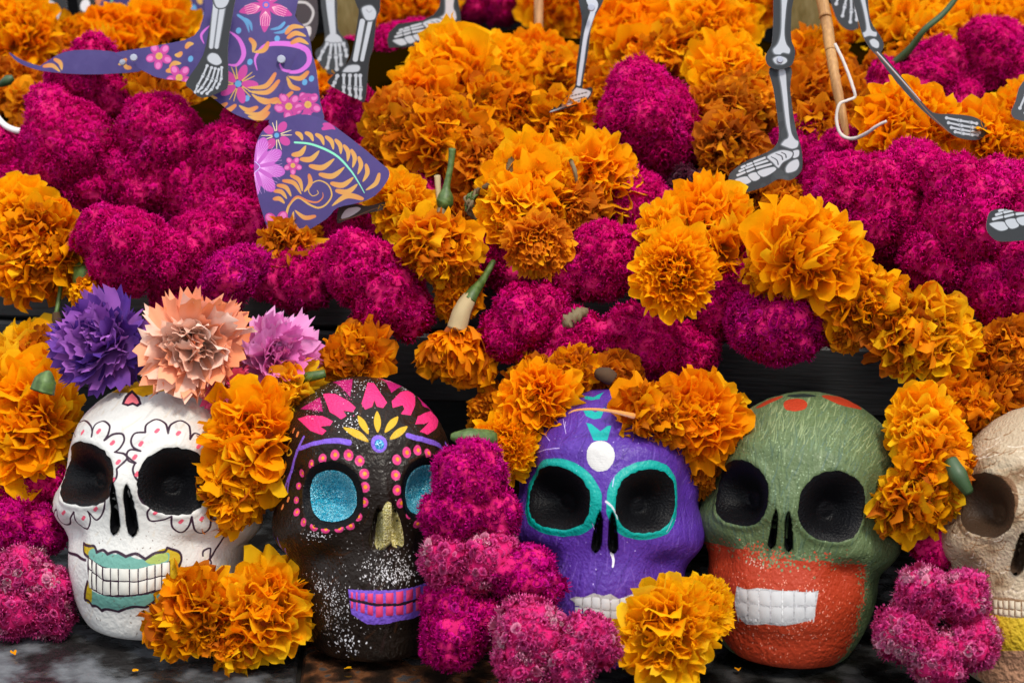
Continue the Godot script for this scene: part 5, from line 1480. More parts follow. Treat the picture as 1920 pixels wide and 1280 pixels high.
func build_bank_flowers() -> void:
	var o: Node3D
	# ---- cockscombs
	C(152, 152, 0.12, [[0, 0, 62, 0], [25, -45, 40, 0], [55, 30, 40, 0]], 0, "bright magenta cockscomb knob standing up before the printed paper tail")
	C(130, 275, 0.05, [[0, 0, 95, 10], [-30, -70, 50, 0], [50, 70, 75, 0], [-20, 50, 70, 0]], 0, "large magenta cockscomb, left half of the biggest heap", 3.3)
	C(300, 260, 0.055, [[0, 0, 85, 10], [-40, 80, 80, 0], [60, 90, 85, 0], [-5, 40, 70, 10]], 0, "large magenta cockscomb under the squashed orange marigold on the left", 3.3)
	C(425, 290, 0.05, [[0, 0, 62, 0], [20, -60, 32, 0], [0, 70, 70, 0], [-30, 100, 55, 0]], 0, "magenta cockscomb touching the left edge of the purple paper skirt panel", 3.2)
	C(50, 350, -0.02, [[0, 0, 68, 0], [40, 40, 60, 0], [-50, -60, 55, 0]], 0, "dark crimson cockscomb in shade at the left edge of the bank")
	C(245, 470, 0.03, [[0, 0, 80, 10], [-50, -30, 55, 0], [60, 20, 60, 0]], 0, "dark magenta cockscomb above the purple paper flower")
	C(350, 490, 0.0, [[0, 0, 62, 0], [40, -40, 50, 0], [-20, 30, 50, 0]], 0, "shaded cockscomb between the heap and the peach paper flower")
	C(435, 515, 0.045, [[0, 0, 50, 10], [30, -20, 36, 0], [-25, 25, 36, 0]], 1, "small purple magenta cockscomb above the pink paper flower")
	C(560, 525, -0.01, [[0, 0, 62, 0], [60, -20, 50, 0], [-40, 0, 45, 0]], 0, "dark crimson cockscomb below the skirt panel, against the black board")
	C(680, 510, 0.02, [[0, 0, 70, 0], [50, 45, 72, 0], [85, 75, 50, 0], [-20, -30, 50, 0]], 0, "long oval crimson cockscomb overhanging the board above the dark skull", 3.3)
	C(640, 235, -0.03, [[0, 0, 58, 0], [30, 60, 50, 0], [20, -40, 45, 0]], 0, "magenta cockscomb behind the purple dress under the two skeleton feet")
	C(745, 95, -0.1, [[0, 0, 55, 0], [-40, 60, 55, 0], [40, -20, 40, 0]], 0, "blurred magenta cockscomb behind the pale skeleton foot")
	C(1215, 225, 0.03, [[0, 0, 95, 0], [-20, -55, 60, 0], [20, 30, 82, 0]], 0, "round magenta cockscomb standing alone amid the marigolds", 3.3)
	C(980, 600, 0.03, [[0, 0, 62, 0], [40, -20, 48, 0], [-30, 30, 50, 0]], 0, "magenta cockscomb right of the hanging marigold above the board")
	C(1075, 640, 0.02, [[0, 0, 62, 10], [-30, 20, 45, 0], [50, 10, 45, 0]], 0, "crimson cockscomb with a grey tuft, over the purple skull")
	C(1180, 630, 0.02, [[0, 0, 62, 0], [40, 20, 60, 0], [-40, 10, 45, 0]], 0, "broad crimson cockscomb over the crown of the purple skull")
	C(1280, 660, 0.0, [[0, 0, 55, 0], [30, 0, 40, 0]], 0, "shaded crimson cockscomb at the right end of the row over the purple skull")
	C(1130, 490, 0.0, [[0, 0, 75, 0], [-60, 20, 55, 0], [60, -10, 60, 0]], 0, "wide crimson cockscomb left of the round face-on marigold", 3.2)
	C(1385, 550, -0.01, [[0, 0, 62, 0], [30, -40, 50, 0], [-40, 30, 48, 0]], 0, "crimson cockscomb behind the row of yellow marigolds")
	C(1460, 610, 0.02, [[0, 0, 78, 10], [-45, 0, 55, 0], [45, -10, 60, 0]], 1, "purple magenta cockscomb hanging over the board above the green skull", 3.2)
	C(1650, 390, 0.02, [[0, 0, 100, 0], [-70, -30, 75, 0], [60, -60, 70, 0], [60, 40, 85, 0]], 0, "very large magenta cockscomb, left part of the broad mass on the right", 3.4)
	C(1820, 430, 0.015, [[0, 0, 105, 0], [60, -50, 80, 0], [40, 60, 90, 0], [-60, 60, 70, 0], [-30, -80, 60, 0]], 0, "very large magenta cockscomb under the cut off paper foot", 3.4)
	C(1930, 520, 0.0, [[0, 0, 80, 0], [-60, 30, 60, 0]], 0, "crimson cockscomb at the right edge over the dried marigolds")
	C(1740, 150, -0.04, [[0, 0, 70, 0], [-60, 20, 60, 0], [40, 50, 60, 0], [20, -30, 50, 0]], 0, "magenta cockscomb behind the thin folded paper shin")
	C(1860, 110, -0.05, [[0, 0, 80, 0], [50, 40, 70, 0], [-40, 50, 60, 0]], 0, "magenta cockscomb in the upper right corner under yellow marigolds")
	C(1500, 290, -0.03, [[0, 0, 62, 0], [30, 50, 60, 0], [20, -30, 50, 0]], 0, "dark crimson cockscomb behind the heel of the long skeleton leg")
	C(800, 370, -0.05, [[0, 0, 60, 0], [50, 20, 50, 0]], 0, "shadowed crimson cockscomb behind the green seed head")
	C(1195, 390, -0.03, [[0, 0, 66, 0], [-40, 40, 50, 0]], 0, "shadowed crimson cockscomb between two marigold clumps in the middle")
	C(1285, 335, 0.0, [[0, 0, 26, 0], [28, 5, 20, 0], [-20, 18, 18, 0]], 3, "small dried dark brown cockscomb by the toes of the long skeleton leg", 2.6)
	C(660, 130, -0.14, [[0, 0, 60, 0], [50, 60, 60, 0]], 0, "shaded cockscomb in the dark between the two skeleton legs")
	C(1290, 20, -0.2, [[0, 0, 60, 0]], 1, "blurred purple cockscomb behind the brown paper hand")
	# ---- marigolds
	M(15, 60, 80, 0.0, -0.2, 0.3, "tight", 0, "fringed yellow marigold in the upper left corner")
	M(120, 85, 55, -0.06, 0.2, 0.4, "dry", 1, "crumpled orange marigold between the yellow one and the paper hip bone")
	M(205, 70, 66, -0.05, 0.0, 0.4, "open", 0, "bright open marigold behind the magenta knob on the left")
	M(290, 70, 66, -0.07, 0.2, 0.3, "open", 0, "bright loose marigold beside the blurred printed dress")
	M(15, 170, 60, -0.03, -0.2, 0.0, "dry", 3, "brown dried marigold under the curled paper tip")
	M(65, 215, 58, -0.02, 0.0, -0.2, "dry", 2, "limp ochre marigold left of the big magenta heap")
	M(295, 172, 74, 0.085, 0.0, 0.75, "dry", 2, "squashed dried orange marigold lying on the magenta heap")
	M(20, 415, 64, 0.02, -0.2, 0.1, "open", 0, "orange marigold at the left edge above the black board")
	M(80, 462, 78, 0.03, 0.1, -0.15, "dry", 1, "wide orange marigold over the black board above the hanging stem")
	M(15, 490, 60, 0.02, -0.2, -0.2, "dry", 0, "orange marigold peeping in at the left edge over the board")
	o = M(158, 548, 28, 0.045, 0.2, -0.8, "dry", 0, "spent marigold with a green base hanging left of the purple paper flower")
	calyx(o, [[150, 500, 1.66], [160, 520, 1.65], [172, 535, 1.64]], [14, 24, 18], mats.green)
	calyx(o, [[172, 530, 1.64], [178, 545, 1.635]], [20, 12], mats.brown, "seed_head")
	M(540, 470, 58, 0.0, 0.1, -0.4, "dry", 2, "ochre marigold hanging below the tip of the purple skirt panel")
	o = M(575, 440, 30, -0.01, 0.4, 0.0, "dry", 3, "small brownish marigold with a green base under the skirt panel")
	calyx(o, [[565, 445, 1.74], [585, 458, 1.73], [600, 470, 1.73]], [16, 20, 4], mats.green)
	M(825, 165, 92, 0.03, -0.25, 0.35, "pompom", 0, "big bright marigold under the pale side-view skeleton foot")
	M(928, 138, 74, -0.01, 0.25, 0.35, "open", 0, "bright marigold right of the big one in the upper middle")
	M(760, 250, 78, 0.045, -0.3, -0.1, "dry", 2, "wilted ochre marigold beside the purple skirt panel")
	M(845, 265, 78, 0.05, 0.1, -0.25, "dry", 1, "wilted orange marigold above the green seed head")
	M(790, 200, 66, 0.035, -0.1, 0.1, "open", 1, "ruffled orange marigold under the big bright one")
	M(940, 215, 72, 0.03, 0.1, 0.1, "dry", 1, "orange marigold in the middle of the upper clump")
	M(1010, 125, 66, -0.03, 0.0, 0.45, "open", 1, "orange marigold at the foot of the straight dowel")
	M(1070, 150, 62, -0.03, 0.3, 0.2, "dry", 1, "wilted orange marigold behind the silvery thin leg")
	M(1060, 250, 74, 0.02, 0.2, -0.25, "dry", 1, "drooping orange marigold under the silvery paper foot")
	M(990, 250, 54, 0.0, 0.0, -0.2, "dry", 3, "shaded brown marigold in the cleft of the upper clump")
	M(925, 320, 66, 0.02, -0.2, -0.25, "dry", 2, "limp ochre marigold beside the withered grey stalk")
	M(1000, 350, 90, 0.065, 0.1, 0.2, "pompom", 0, "bright marigold beside the withered grey stalk in the middle")
	M(960, 400, 56, 0.055, -0.3, -0.3, "open", 0, "yellow orange marigold beneath the bright one with the grey stalk")
	M(1120, 330, 72, 0.04, 0.25, 0.0, "open", 1, "orange marigold right of the bright one with the grey stalk")
	M(1080, 400, 50, 0.02, 0.2, -0.3, "dry", 2, "limp ochre marigold above the wide crimson cockscomb")
	M(1010, 460, 58, 0.05, 0.1, -0.5, "tight", 2, "fringed drooping marigold hanging above the board in the middle")
	M(820, 470, 66, 0.045, 0.1, -0.3, "dry", 1, "long wilted orange marigold beside the dark crimson oval")
	M(855, 540, 44, 0.02, 0.1, -0.4, "dry", 1, "small orange marigold behind the dry stalk of the hanging flower")
	o = M(745, 385, 56, 0.03, 0.0, 0.1, "open", 4, "yellow marigold with a curved green base under the paper shoe")
	calyx(o, [[742, 410, 1.73], [765, 428, 1.715], [795, 432, 1.71], [818, 418, 1.71], [824, 405, 1.71]], [12, 20, 19, 13, 9], mats.green)
	o = M(857, 645, 72, 0.035, -0.05, -0.9, "skirt", 1, "marigold hanging upside down over the board between dark and purple skulls")
	calyx(o, [[857, 618, 1.585], [866, 585, 1.585], [882, 556, 1.59]], [19, 17, 13], mats.pale_stem)
	calyx(o, [[880, 562, 1.588], [888, 548, 1.59], [905, 525, 1.6], [925, 490, 1.615]], [13, 11, 7, 5], mats.green, "stem")
	M(1190, 55, 84, -0.02, -0.05, 0.35, "open", 0, "bright broad marigold right of the silvery thin leg at the top")
	M(1245, 120, 66, -0.01, 0.1, 0.2, "dry", 1, "orange marigold just above the lone round cockscomb")
	M(1340, 60, 84, 0.0, 0.0, 0.35, "pompom", 0, "bright face-on marigold at the top left of the long skeleton leg")
	M(1370, 140, 74, 0.02, 0.1, 0.1, "open", 0, "yellow orange marigold left of the paper knee")
	M(1420, 190, 60, 0.02, 0.2, 0.0, "dry", 2, "wilted marigold half hidden by the long skeleton shin")
	M(1350, 215, 70, 0.035, -0.1, -0.1, "dry", 2, "shrivelled ochre marigold right of the lone round cockscomb")
	M(1370, 280, 62, 0.03, 0.1, -0.4, "dry", 3, "dried drooping marigold above the long skeleton foot")
	M(1540, 110, 52, -0.04, 0.1, 0.3, "dry", 1, "orange marigold behind the bamboo stick at the olive post")
	M(1560, 180, 76, 0.0, 0.1, 0.1, "dry", 3, "brown orange withered marigold behind the bamboo stick")
	M(1545, 250, 58, 0.01, 0.0, -0.2, "dry", 2, "ochre marigold at the lower end of the bamboo stick")
	M(1610, 225, 48, -0.02, 0.3, -0.1, "dry", 3, "brown marigold behind the loop of white string")
	M(1338, 432, 90, 0.035, -0.05, 0.25, "pompom", 0, "large bright marigold below the toes of the long skeleton foot")
	M(1270, 512, 74, 0.09, -0.1, 0.0, "tight", 0, "round face-on marigold with an orange heart, lowest of the bright trio")
	M(1250, 440, 50, 0.05, -0.3, 0.1, "open", 0, "bright marigold tucked behind the round face-on one")
	o = M(1520, 485, 94, 0.06, 0.2, 0.25, "pompom", 0, "large bright marigold with a green stalk, right of the bright trio")
	calyx(o, [[1470, 428, 1.6], [1485, 418, 1.595], [1500, 408, 1.59]], [7, 9, 7], mats.green, "stem")
	M(1450, 500, 46, 0.04, -0.2, -0.3, "dry", 1, "small orange marigold under the large one with the green stalk")
	M(1632, 560, 66, 0.05, 0.2, 0.0, "dry", 0, "limp yellow orange marigold in the chain hanging over the board")
	M(1600, 610, 46, 0.04, -0.1, -0.4, "dry", 2, "ochre marigold dangling below the chain over the board")
	M(1720, 630, 78, 0.055, 0.2, -0.1, "dry", 0, "yellow orange marigold in the chain above the green skull's right side")
	M(1775, 635, 66, 0.05, 0.55, 0.05, "open", 4, "yellow marigold at the right end of the chain over the board")
	M(1485, 385, 40, 0.03, 0.1, 0.1, "dry", 2, "small ochre marigold under the heel of the long skeleton foot")
	M(1715, 245, 88, 0.06, -0.1, 0.2, "pompom", 0, "big bright marigold at the ankle of the folded paper shin")
	M(1860, 265, 66, 0.045, 0.1, 0.1, "open", 1, "orange marigold under the sole of the folded paper shin")
	M(1925, 300, 50, 0.03, 0.2, 0.0, "dry", 1, "orange marigold at the right edge under the cut off foot")
	M(1700, 45, 84, -0.04, -0.1, 0.3, "pompom", 0, "bright marigold behind the curved green stem")
	M(1830, 30, 98, -0.05, 0.1, 0.3, "open", 0, "wide bright marigold in the upper right corner")
	M(1740, 95, 50, -0.02, 0.0, -0.2, "dry", 1, "orange marigold hanging under the curved green stem")
	M(1625, 90, 50, -0.12, 0.1, 0.1, "open", 1, "orange marigold in shade behind the paper knee on the right")
	M(1930, 60, 66, -0.06, 0.2, 0.1, "open", 1, "orange marigold at the right edge near the upper corner")
	M(1890, 655, 56, 0.03, 0.1, -0.1, "dry", 3, "dried reddish marigold at the right edge under the crimson mass")
	M(600, 160, 48, -0.06, 0.2, 0.3, "open", 1, "orange marigold between the dress and the skeleton hand")
	M(490, 250, 40, 0.0, -0.2, 0.0, "dry", 1, "orange marigold peeping out under the hem of the dress")
	# blooms that show through the gaps
	C(430, 420, -0.03, [[0, 0, 60, 0], [60, 20, 55, 0], [-60, 30, 55, 0]], 0, "shaded cockscomb in the gap left of the skirt panel's point")
	C(560, 330, -0.06, [[0, 0, 70, 0], [60, 60, 60, 0], [-40, -60, 50, 0]], 0, "shaded cockscomb hidden behind the purple skirt panel")
	C(640, 430, -0.03, [[0, 0, 55, 0], [40, 30, 45, 0]], 0, "shaded crimson cockscomb just under the paper shoe")
	M(700, 330, 60, -0.03, -0.1, 0.0, "dry", 2, "shaded ochre marigold behind the right edge of the skirt panel")
	M(880, 420, 58, -0.03, 0.0, -0.1, "dry", 3, "shaded brown marigold in the gap right of the green seed head")
	C(900, 480, -0.03, [[0, 0, 55, 0], [60, 20, 50, 0]], 0, "dark cockscomb in the gap behind the hanging upside down marigold")
	M(1150, 180, 56, -0.03, 0.0, 0.2, "dry", 1, "orange marigold tucked left of the lone round cockscomb")
	M(1440, 340, 56, -0.03, 0.0, 0.0, "dry", 3, "shaded brown marigold behind the instep of the long skeleton foot")
	C(1550, 330, -0.03, [[0, 0, 60, 0], [40, -40, 55, 0]], 0, "shaded cockscomb between the long foot and the broad right mass")
	M(1640, 300, 50, -0.02, 0.0, 0.0, "dry", 2, "ochre marigold in the gap under the end of the string")
	M(1660, 160, 56, -0.06, 0.0, 0.1, "dry", 3, "shaded brown marigold under the folded paper knee")
	M(400, 130, 60, -0.06, 0.0, 0.1, "open", 1, "orange marigold mostly hidden behind the purple dress")
	M(1930, 210, 50, -0.02, 0.1, 0.1, "open", 1, "orange marigold at the right edge beside the pale paper hand")
	C(330, 560, -0.0, [[0, 0, 50, 0], [80, 0, 45, 0]], 0, "shaded cockscomb hanging just above the peach paper flower")
	C(1560, 600, -0.02, [[0, 0, 50, 0]], 0, "shaded cockscomb end beside the marigold chain")
	# far blooms out of focus behind the bank
	for q in [[700, 10, 70, "blurred orange marigold far behind the pale skeleton foot"], [790, -5, 60, "blurred marigold at the top edge behind the bent foot bones"], [1050, 10, 60, "blurred dim marigold behind the straight dowel"], [1420, -10, 60, "blurred marigold at the top edge near the olive post"], [1590, 60, 55, "blurred marigold behind the paper hand on the right"]]:
		marigold(q[0], q[1], q[2], 2.35, facing(0.1, 0.3), "open", 1, q[3], "marigolds out of focus behind the bank")
	cockscomb(880, -5, 2.4, [[0, 0, 55, 0], [60, 10, 45, 0]], 0, "blurred cockscomb far behind the top of the bank")

# ---------------------------------------------------------------- printed card figures
func pts(s: String, ox := 0.0, oy := 0.0, sc := 1.0) -> Array:      # "x y x y ..." as points
	var out := []
	var f := s.split_floats(" ", false)
	for i in range(0, f.size() - 1, 2):
		out.append(Vector2(ox + f[i] / sc, oy + f[i + 1] / sc))
	return out

func rounded(p: Array, steps := 4) -> PackedVector2Array:
	var out := PackedVector2Array()
	var n := p.size()
	for k in n:
		for s in steps:
			out.append(p[k].cubic_interpolate(p[(k + 1) % n], p[(k + n - 1) % n], p[(k + 2) % n], float(s) / steps * 0.999))
	return out if Geometry2D.triangulate_polygon(out).size() else PackedVector2Array(p)

func print_canvas(x0: float, y0: float, x1: float, y1: float, per: float, ground: Color) -> Canvas:
	var c := Canvas.new(int((x1 - x0) * per), int((y1 - y0) * per), ground.linear_to_srgb(), rng)
	c.sx = per
	c.sy = per
	c.ox = x0
	c.oy = y0
	return c

func print_material(c: Canvas, rough := 0.5) -> StandardMaterial3D:
	var m := plain(Color(1, 1, 1), rough)
	m.albedo_texture = c.texture()
	m.metallic_specular = 0.25
	return m

# A sheet of card cut along outline. It lies across the line of sight at distance d through ref; bend lifts each point (in px) towards the viewer.
func card(called: String, o: Node3D, outline: PackedVector2Array, ref: Vector2, d: float, mat: Material, c: Canvas, bend = null, turn := 0.0, label := "") -> MeshInstance3D:
	var sc := d / FOCAL
	var th := 0.00035
	var b := Basis(Vector3.RIGHT, upv, -fwd) * Basis(Vector3.UP, turn)
	var where := at(ref.x, ref.y, d) - o.position
	var V3 := PackedVector3Array()
	var N := PackedVector3Array()
	var U := PackedVector2Array()
	var I := PackedInt32Array()
	var lo := Vector2(1e9, 1e9)
	var hi := -lo
	if not Geometry2D.is_polygon_clockwise(outline):
		outline.reverse()
	for q in outline:
		lo = lo.min(q)
		hi = hi.max(q)
	var lift := func(q: Vector2) -> float:
		return bend.call(q) if bend != null else 0.0
	var pieces := []
	if bend != null:
		var st := 9.0
		for yy in int((hi.y - lo.y) / st) + 1:
			var band := PackedVector2Array([Vector2(lo.x - 5, lo.y + yy * st), Vector2(hi.x + 5, lo.y + yy * st), Vector2(hi.x + 5, lo.y + yy * st + st), Vector2(lo.x - 5, lo.y + yy * st + st)])
			for e in Geometry2D.intersect_polygons(outline, band):
				for xx in int((hi.x - lo.x) / st) + 1:
					var col := PackedVector2Array([Vector2(lo.x + xx * st, lo.y - 5), Vector2(lo.x + xx * st + st, lo.y - 5), Vector2(lo.x + xx * st + st, hi.y + 5), Vector2(lo.x + xx * st, hi.y + 5)])
					pieces.append_array(Geometry2D.intersect_polygons(e, col))
	else:
		pieces = [outline]
	for side in [1.0, -1.0]:
		for e in pieces:
			var tri := Geometry2D.triangulate_polygon(e)
			var first := V3.size()
			for q in e:
				var z: float = lift.call(q)
				var gx: float = (lift.call(q + Vector2(2, 0)) - z) / 2.0
				var gy: float = (lift.call(q + Vector2(0, 2)) - z) / 2.0
				var nn := Vector3(-gx, gy, 1).normalized()
				V3.append(Vector3((q.x - ref.x) * sc, -(q.y - ref.y) * sc, z * sc) + nn * th * side)
				N.append(nn * side)
				U.append(Vector2((q.x - c.ox) * c.sx / c.w, (q.y - c.oy) * c.sy / c.h))
			for k in range(0, tri.size() - 2, 3):
				var a: Vector2 = e[tri[k]]
				var b2: Vector2 = e[tri[k + 1]]
				var c2: Vector2 = e[tri[k + 2]]
				var cw := (b2 - a).cross(c2 - a) > 0.0          # clockwise on the page (y down)
				var t3 := [tri[k], tri[k + 1], tri[k + 2]]
				if cw != (side > 0):
					t3.reverse()
				for e3 in t3:
					I.append(first + e3)
	var n := outline.size()
	var WV := PackedVector3Array()
	var WN := PackedVector3Array()
	var WI := PackedInt32Array()
	for k in n:                                             # the cut edge
		var q0: Vector2 = outline[k]
		var q1: Vector2 = outline[(k + 1) % n]
		var z0: float = lift.call(q0)
		var z1: float = lift.call(q1)
		var a := Vector3((q0.x - ref.x) * sc, -(q0.y - ref.y) * sc, z0 * sc)
		var e := Vector3((q1.x - ref.x) * sc, -(q1.y - ref.y) * sc, z1 * sc)
		var out := (e - a).cross(Vector3.BACK).normalized()
		var f := WV.size()
		var zt := Vector3(0, 0, th)
		WV.append_array([a + zt, e + zt, e - zt, a - zt])
		for k2 in 4:
			WN.append(-out)
		WI.append_array([f, f + 2, f + 1, f, f + 3, f + 2])
	var m := ArrayMesh.new()
	var arr := []
	arr.resize(Mesh.ARRAY_MAX)
	arr[Mesh.ARRAY_VERTEX] = V3
	arr[Mesh.ARRAY_NORMAL] = N
	arr[Mesh.ARRAY_TEX_UV] = U
	arr[Mesh.ARRAY_INDEX] = I
	m.add_surface_from_arrays(Mesh.PRIMITIVE_TRIANGLES, arr)
	var ar2 := []
	ar2.resize(Mesh.ARRAY_MAX)
	ar2[Mesh.ARRAY_VERTEX] = WV
	ar2[Mesh.ARRAY_NORMAL] = WN
	ar2[Mesh.ARRAY_INDEX] = WI
	m.add_surface_from_arrays(Mesh.PRIMITIVE_TRIANGLES, ar2)
	m.surface_set_material(0, mat)
	m.surface_set_material(1, mats.card_edge)
	var part_ := part(called, m, null, o, Transform3D(b, where))
	if label != "":
		part_.set_meta("label", label)
	return part_

func rivet(o: Node3D, called: String, px: float, py: float, d: float, r: float) -> void:     # a joint's eyelet, a piece of the card it goes through
	var on: Node3D = o.get_node(called)
	var inv := on.transform.affine_inverse()
	var p := at(px, py, d) - o.position
	var rr := r * d / FOCAL
	part("rivet", tube([p + fwd * 0.001, p - fwd * 0.0004, p - fwd * 0.0012], [rr, rr, rr * 0.8], 14), mats.rivet, on, inv)

# ---- what is printed on the cards
const INK := Color(0.034, 0.036, 0.04)
var bone_w := Color(0.4, 0.42, 0.46)
var bone_g := Color(0.14, 0.15, 0.17)
func shade_bone(c: Canvas, p: Array, t: float, fillc := Color(0.4, 0.42, 0.46)) -> void:
	var path := []
	for q in rounded(p, 5):
		path.append(q)
	c.fill(path, bone_g.linear_to_srgb())
	var mid := Vector2.ZERO
	for q in path:
		mid += q / path.size()
	var inner := []
	for k in path.size():
		var a: Vector2 = path[(k + path.size() - 2) % path.size()]
		var b: Vector2 = path[(k + 2) % path.size()]
		var nn := (b - a).orthogonal().normalized()
		if nn.dot(mid - path[k]) < 0 and not Geometry2D.is_point_in_polygon(path[k] + nn * t, PackedVector2Array(path)):
			nn = -nn
		elif not Geometry2D.is_point_in_polygon(path[k] + nn * t, PackedVector2Array(path)):
			nn = -nn
		inner.append(path[k] + nn * t + Vector2(t * 0.25, 0))
	c.fill(inner, fillc.linear_to_srgb())
	path.append(path[0])
	c.line(path, c.sx * t * 0.8, c.sx * t * 0.8, lin(0.05, 0.055, 0.06), false)

func map_pts(p: Array, x: Transform2D) -> Array:
	var out := []
	for q in p:
		out.append(x * q)
	return out

# the bones of a foot seen from the side, as laid out for the long leg; x carries them to another foot
func side_foot(c: Canvas, x: Transform2D, t: float, whole := true) -> void:
	for s in ["195 1130 270 1110 302 1145 262 1166 215 1152", "275 1104 330 1084 358 1124 312 1146", "336 1080 440 1050 456 1076 376 1120"]:
		shade_bone(c, map_pts(pts(s), x), t * 0.6)
	for s in ["213 1106 262 1086", "276 1082 320 1064", "336 1060 430 1034", "226 1080 256 1066", "268 1060 312 1044", "326 1039 416 1010", "240 1056 263 1045", "276 1040 306 1028", "319 1021 402 990"]:
		var q := map_pts(pts(s), x)
		c.line(q, 22.0 * x.get_scale().x * c.sx, 22.0 * x.get_scale().x * c.sx, lin(0.06, 0.065, 0.07), false)
		c.line(q, 15.0 * x.get_scale().x * c.sx, 13.0 * x.get_scale().x * c.sx, bone_w.linear_to_srgb(), false)
	if whole:
		shade_bone(c, map_pts(pts("540 1018 592 1000 607 1040 582 1082 522 1096 510 1060"), x), t)
		shade_bone(c, map_pts(pts("560 950 602 944 602 986 570 1002 553 986"), x), t * 0.7)
		shade_bone(c, map_pts(pts("393 986 480 944 548 950 566 970 550 1002 502 1030 470 1066 430 1030"), x), t)
		for s in ["425 990 460 1010 470 1040", "455 970 490 985 498 1008", "490 962 515 975 520 995"]:
			c.line(map_pts(pts(s), x), 5.0 * x.get_scale().x * c.sx, 9.0 * x.get_scale().x * c.sx, lin(0.07, 0.075, 0.085))

func digits(c: Canvas, list: Array, wpx: float, col := Color(0.4, 0.42, 0.46)) -> void:     # finger and toe bones: a chain of knuckled rods
	for q in list:
		for k in q.size() - 1:
			var a: Vector2 = q[k].lerp(q[k + 1], 0.08)
			var b: Vector2 = q[k].lerp(q[k + 1], 0.92)
			c.line([a, b], wpx * 0.72 * c.sx, wpx * 0.72 * c.sx, lin(0.04, 0.045, 0.05), false)
			c.dab(c.to(a), wpx * 0.55 * c.sx, lin(0.04, 0.045, 0.05))
			c.dab(c.to(b), wpx * 0.55 * c.sx, lin(0.04, 0.045, 0.05))
			c.line([a, b], wpx * 0.5 * c.sx, wpx * 0.5 * c.sx, col.linear_to_srgb(), false)
			c.dab(c.to(a), wpx * 0.42 * c.sx, col.linear_to_srgb())
			c.dab(c.to(b), wpx * 0.42 * c.sx, col.linear_to_srgb())

func comma(c: Canvas, a: Vector2, b: Vector2, bow: float, w: float, c0: Color, c1: Color) -> void:    # a curved tapering brush petal from its thick end a to its point b
	var m := a.lerp(b, 0.45) + (b - a).orthogonal() * bow
	var path := smooth_path([a, m, b], 10)
	for k in path.size():
		var t := float(k) / (path.size() - 1)
		var r := w * 0.5 * pow(sin(PI * clampf(0.16 + 0.84 * t, 0, 1)), 0.8) + 0.25
		c.dab(c.to(path[k]), r * c.sx, c0.lerp(c1, t).linear_to_srgb())

func blossom(c: Canvas, p: Vector2, r: float, n: int, col: Color, heart: Color, start := 0.0) -> void:
	for k in n:
		var an := start + TAU * k / n
		var d := Vector2(cos(an), sin(an))
		c.oval(p + d * r * 0.62, r * 0.42, r * 0.33, an, col.linear_to_srgb())
		c.oval(p + d * r * 0.72, r * 0.25, r * 0.2, an, col.lerp(Color(0.8, 0.3, 0.6), 0.4).linear_to_srgb())
	c.dab(c.to(p), r * 0.27 * c.sx, heart.linear_to_srgb())
	c.dab(c.to(p), r * 0.13 * c.sx, heart.lerp(Color(0.5, 0.2, 0.05), 0.4).linear_to_srgb())

func fern(c: Canvas, a: Vector2, b: Vector2, n: int, l: float, w: float, c0: Color, c1: Color, side := 1.0) -> void:
	for k in n:
		var t := (k + 0.5) / n
		var p := a.lerp(b, t)
		var d := (b - a).normalized()
		var tip := p + (d.orthogonal() * side * 0.8 - d * 0.5) * l * (0.6 + 0.4 * sin(PI * t))
		comma(c, tip, p, 0.22 * side, w, c0, c1)

const VIOLET := Color(0.062, 0.047, 0.16)
const PINKP := Color(0.42, 0.05, 0.24)
const YELP := Color(0.52, 0.31, 0.085)
const ORAP := Color(0.52, 0.16, 0.06)
const SKYP := Color(0.1, 0.28, 0.5)

func z_pts(s: String) -> Array:
	return pts(s, 460, 200, 4.74)

func y_pts(s: String) -> Array:
	return pts(s, 0, 0, 2.998)

func w_pts(s: String) -> Array:
	return pts(s, 560, 0, 4.74)

func v_pts(s: String) -> Array:
	return pts(s, 960, 0, 4.74)

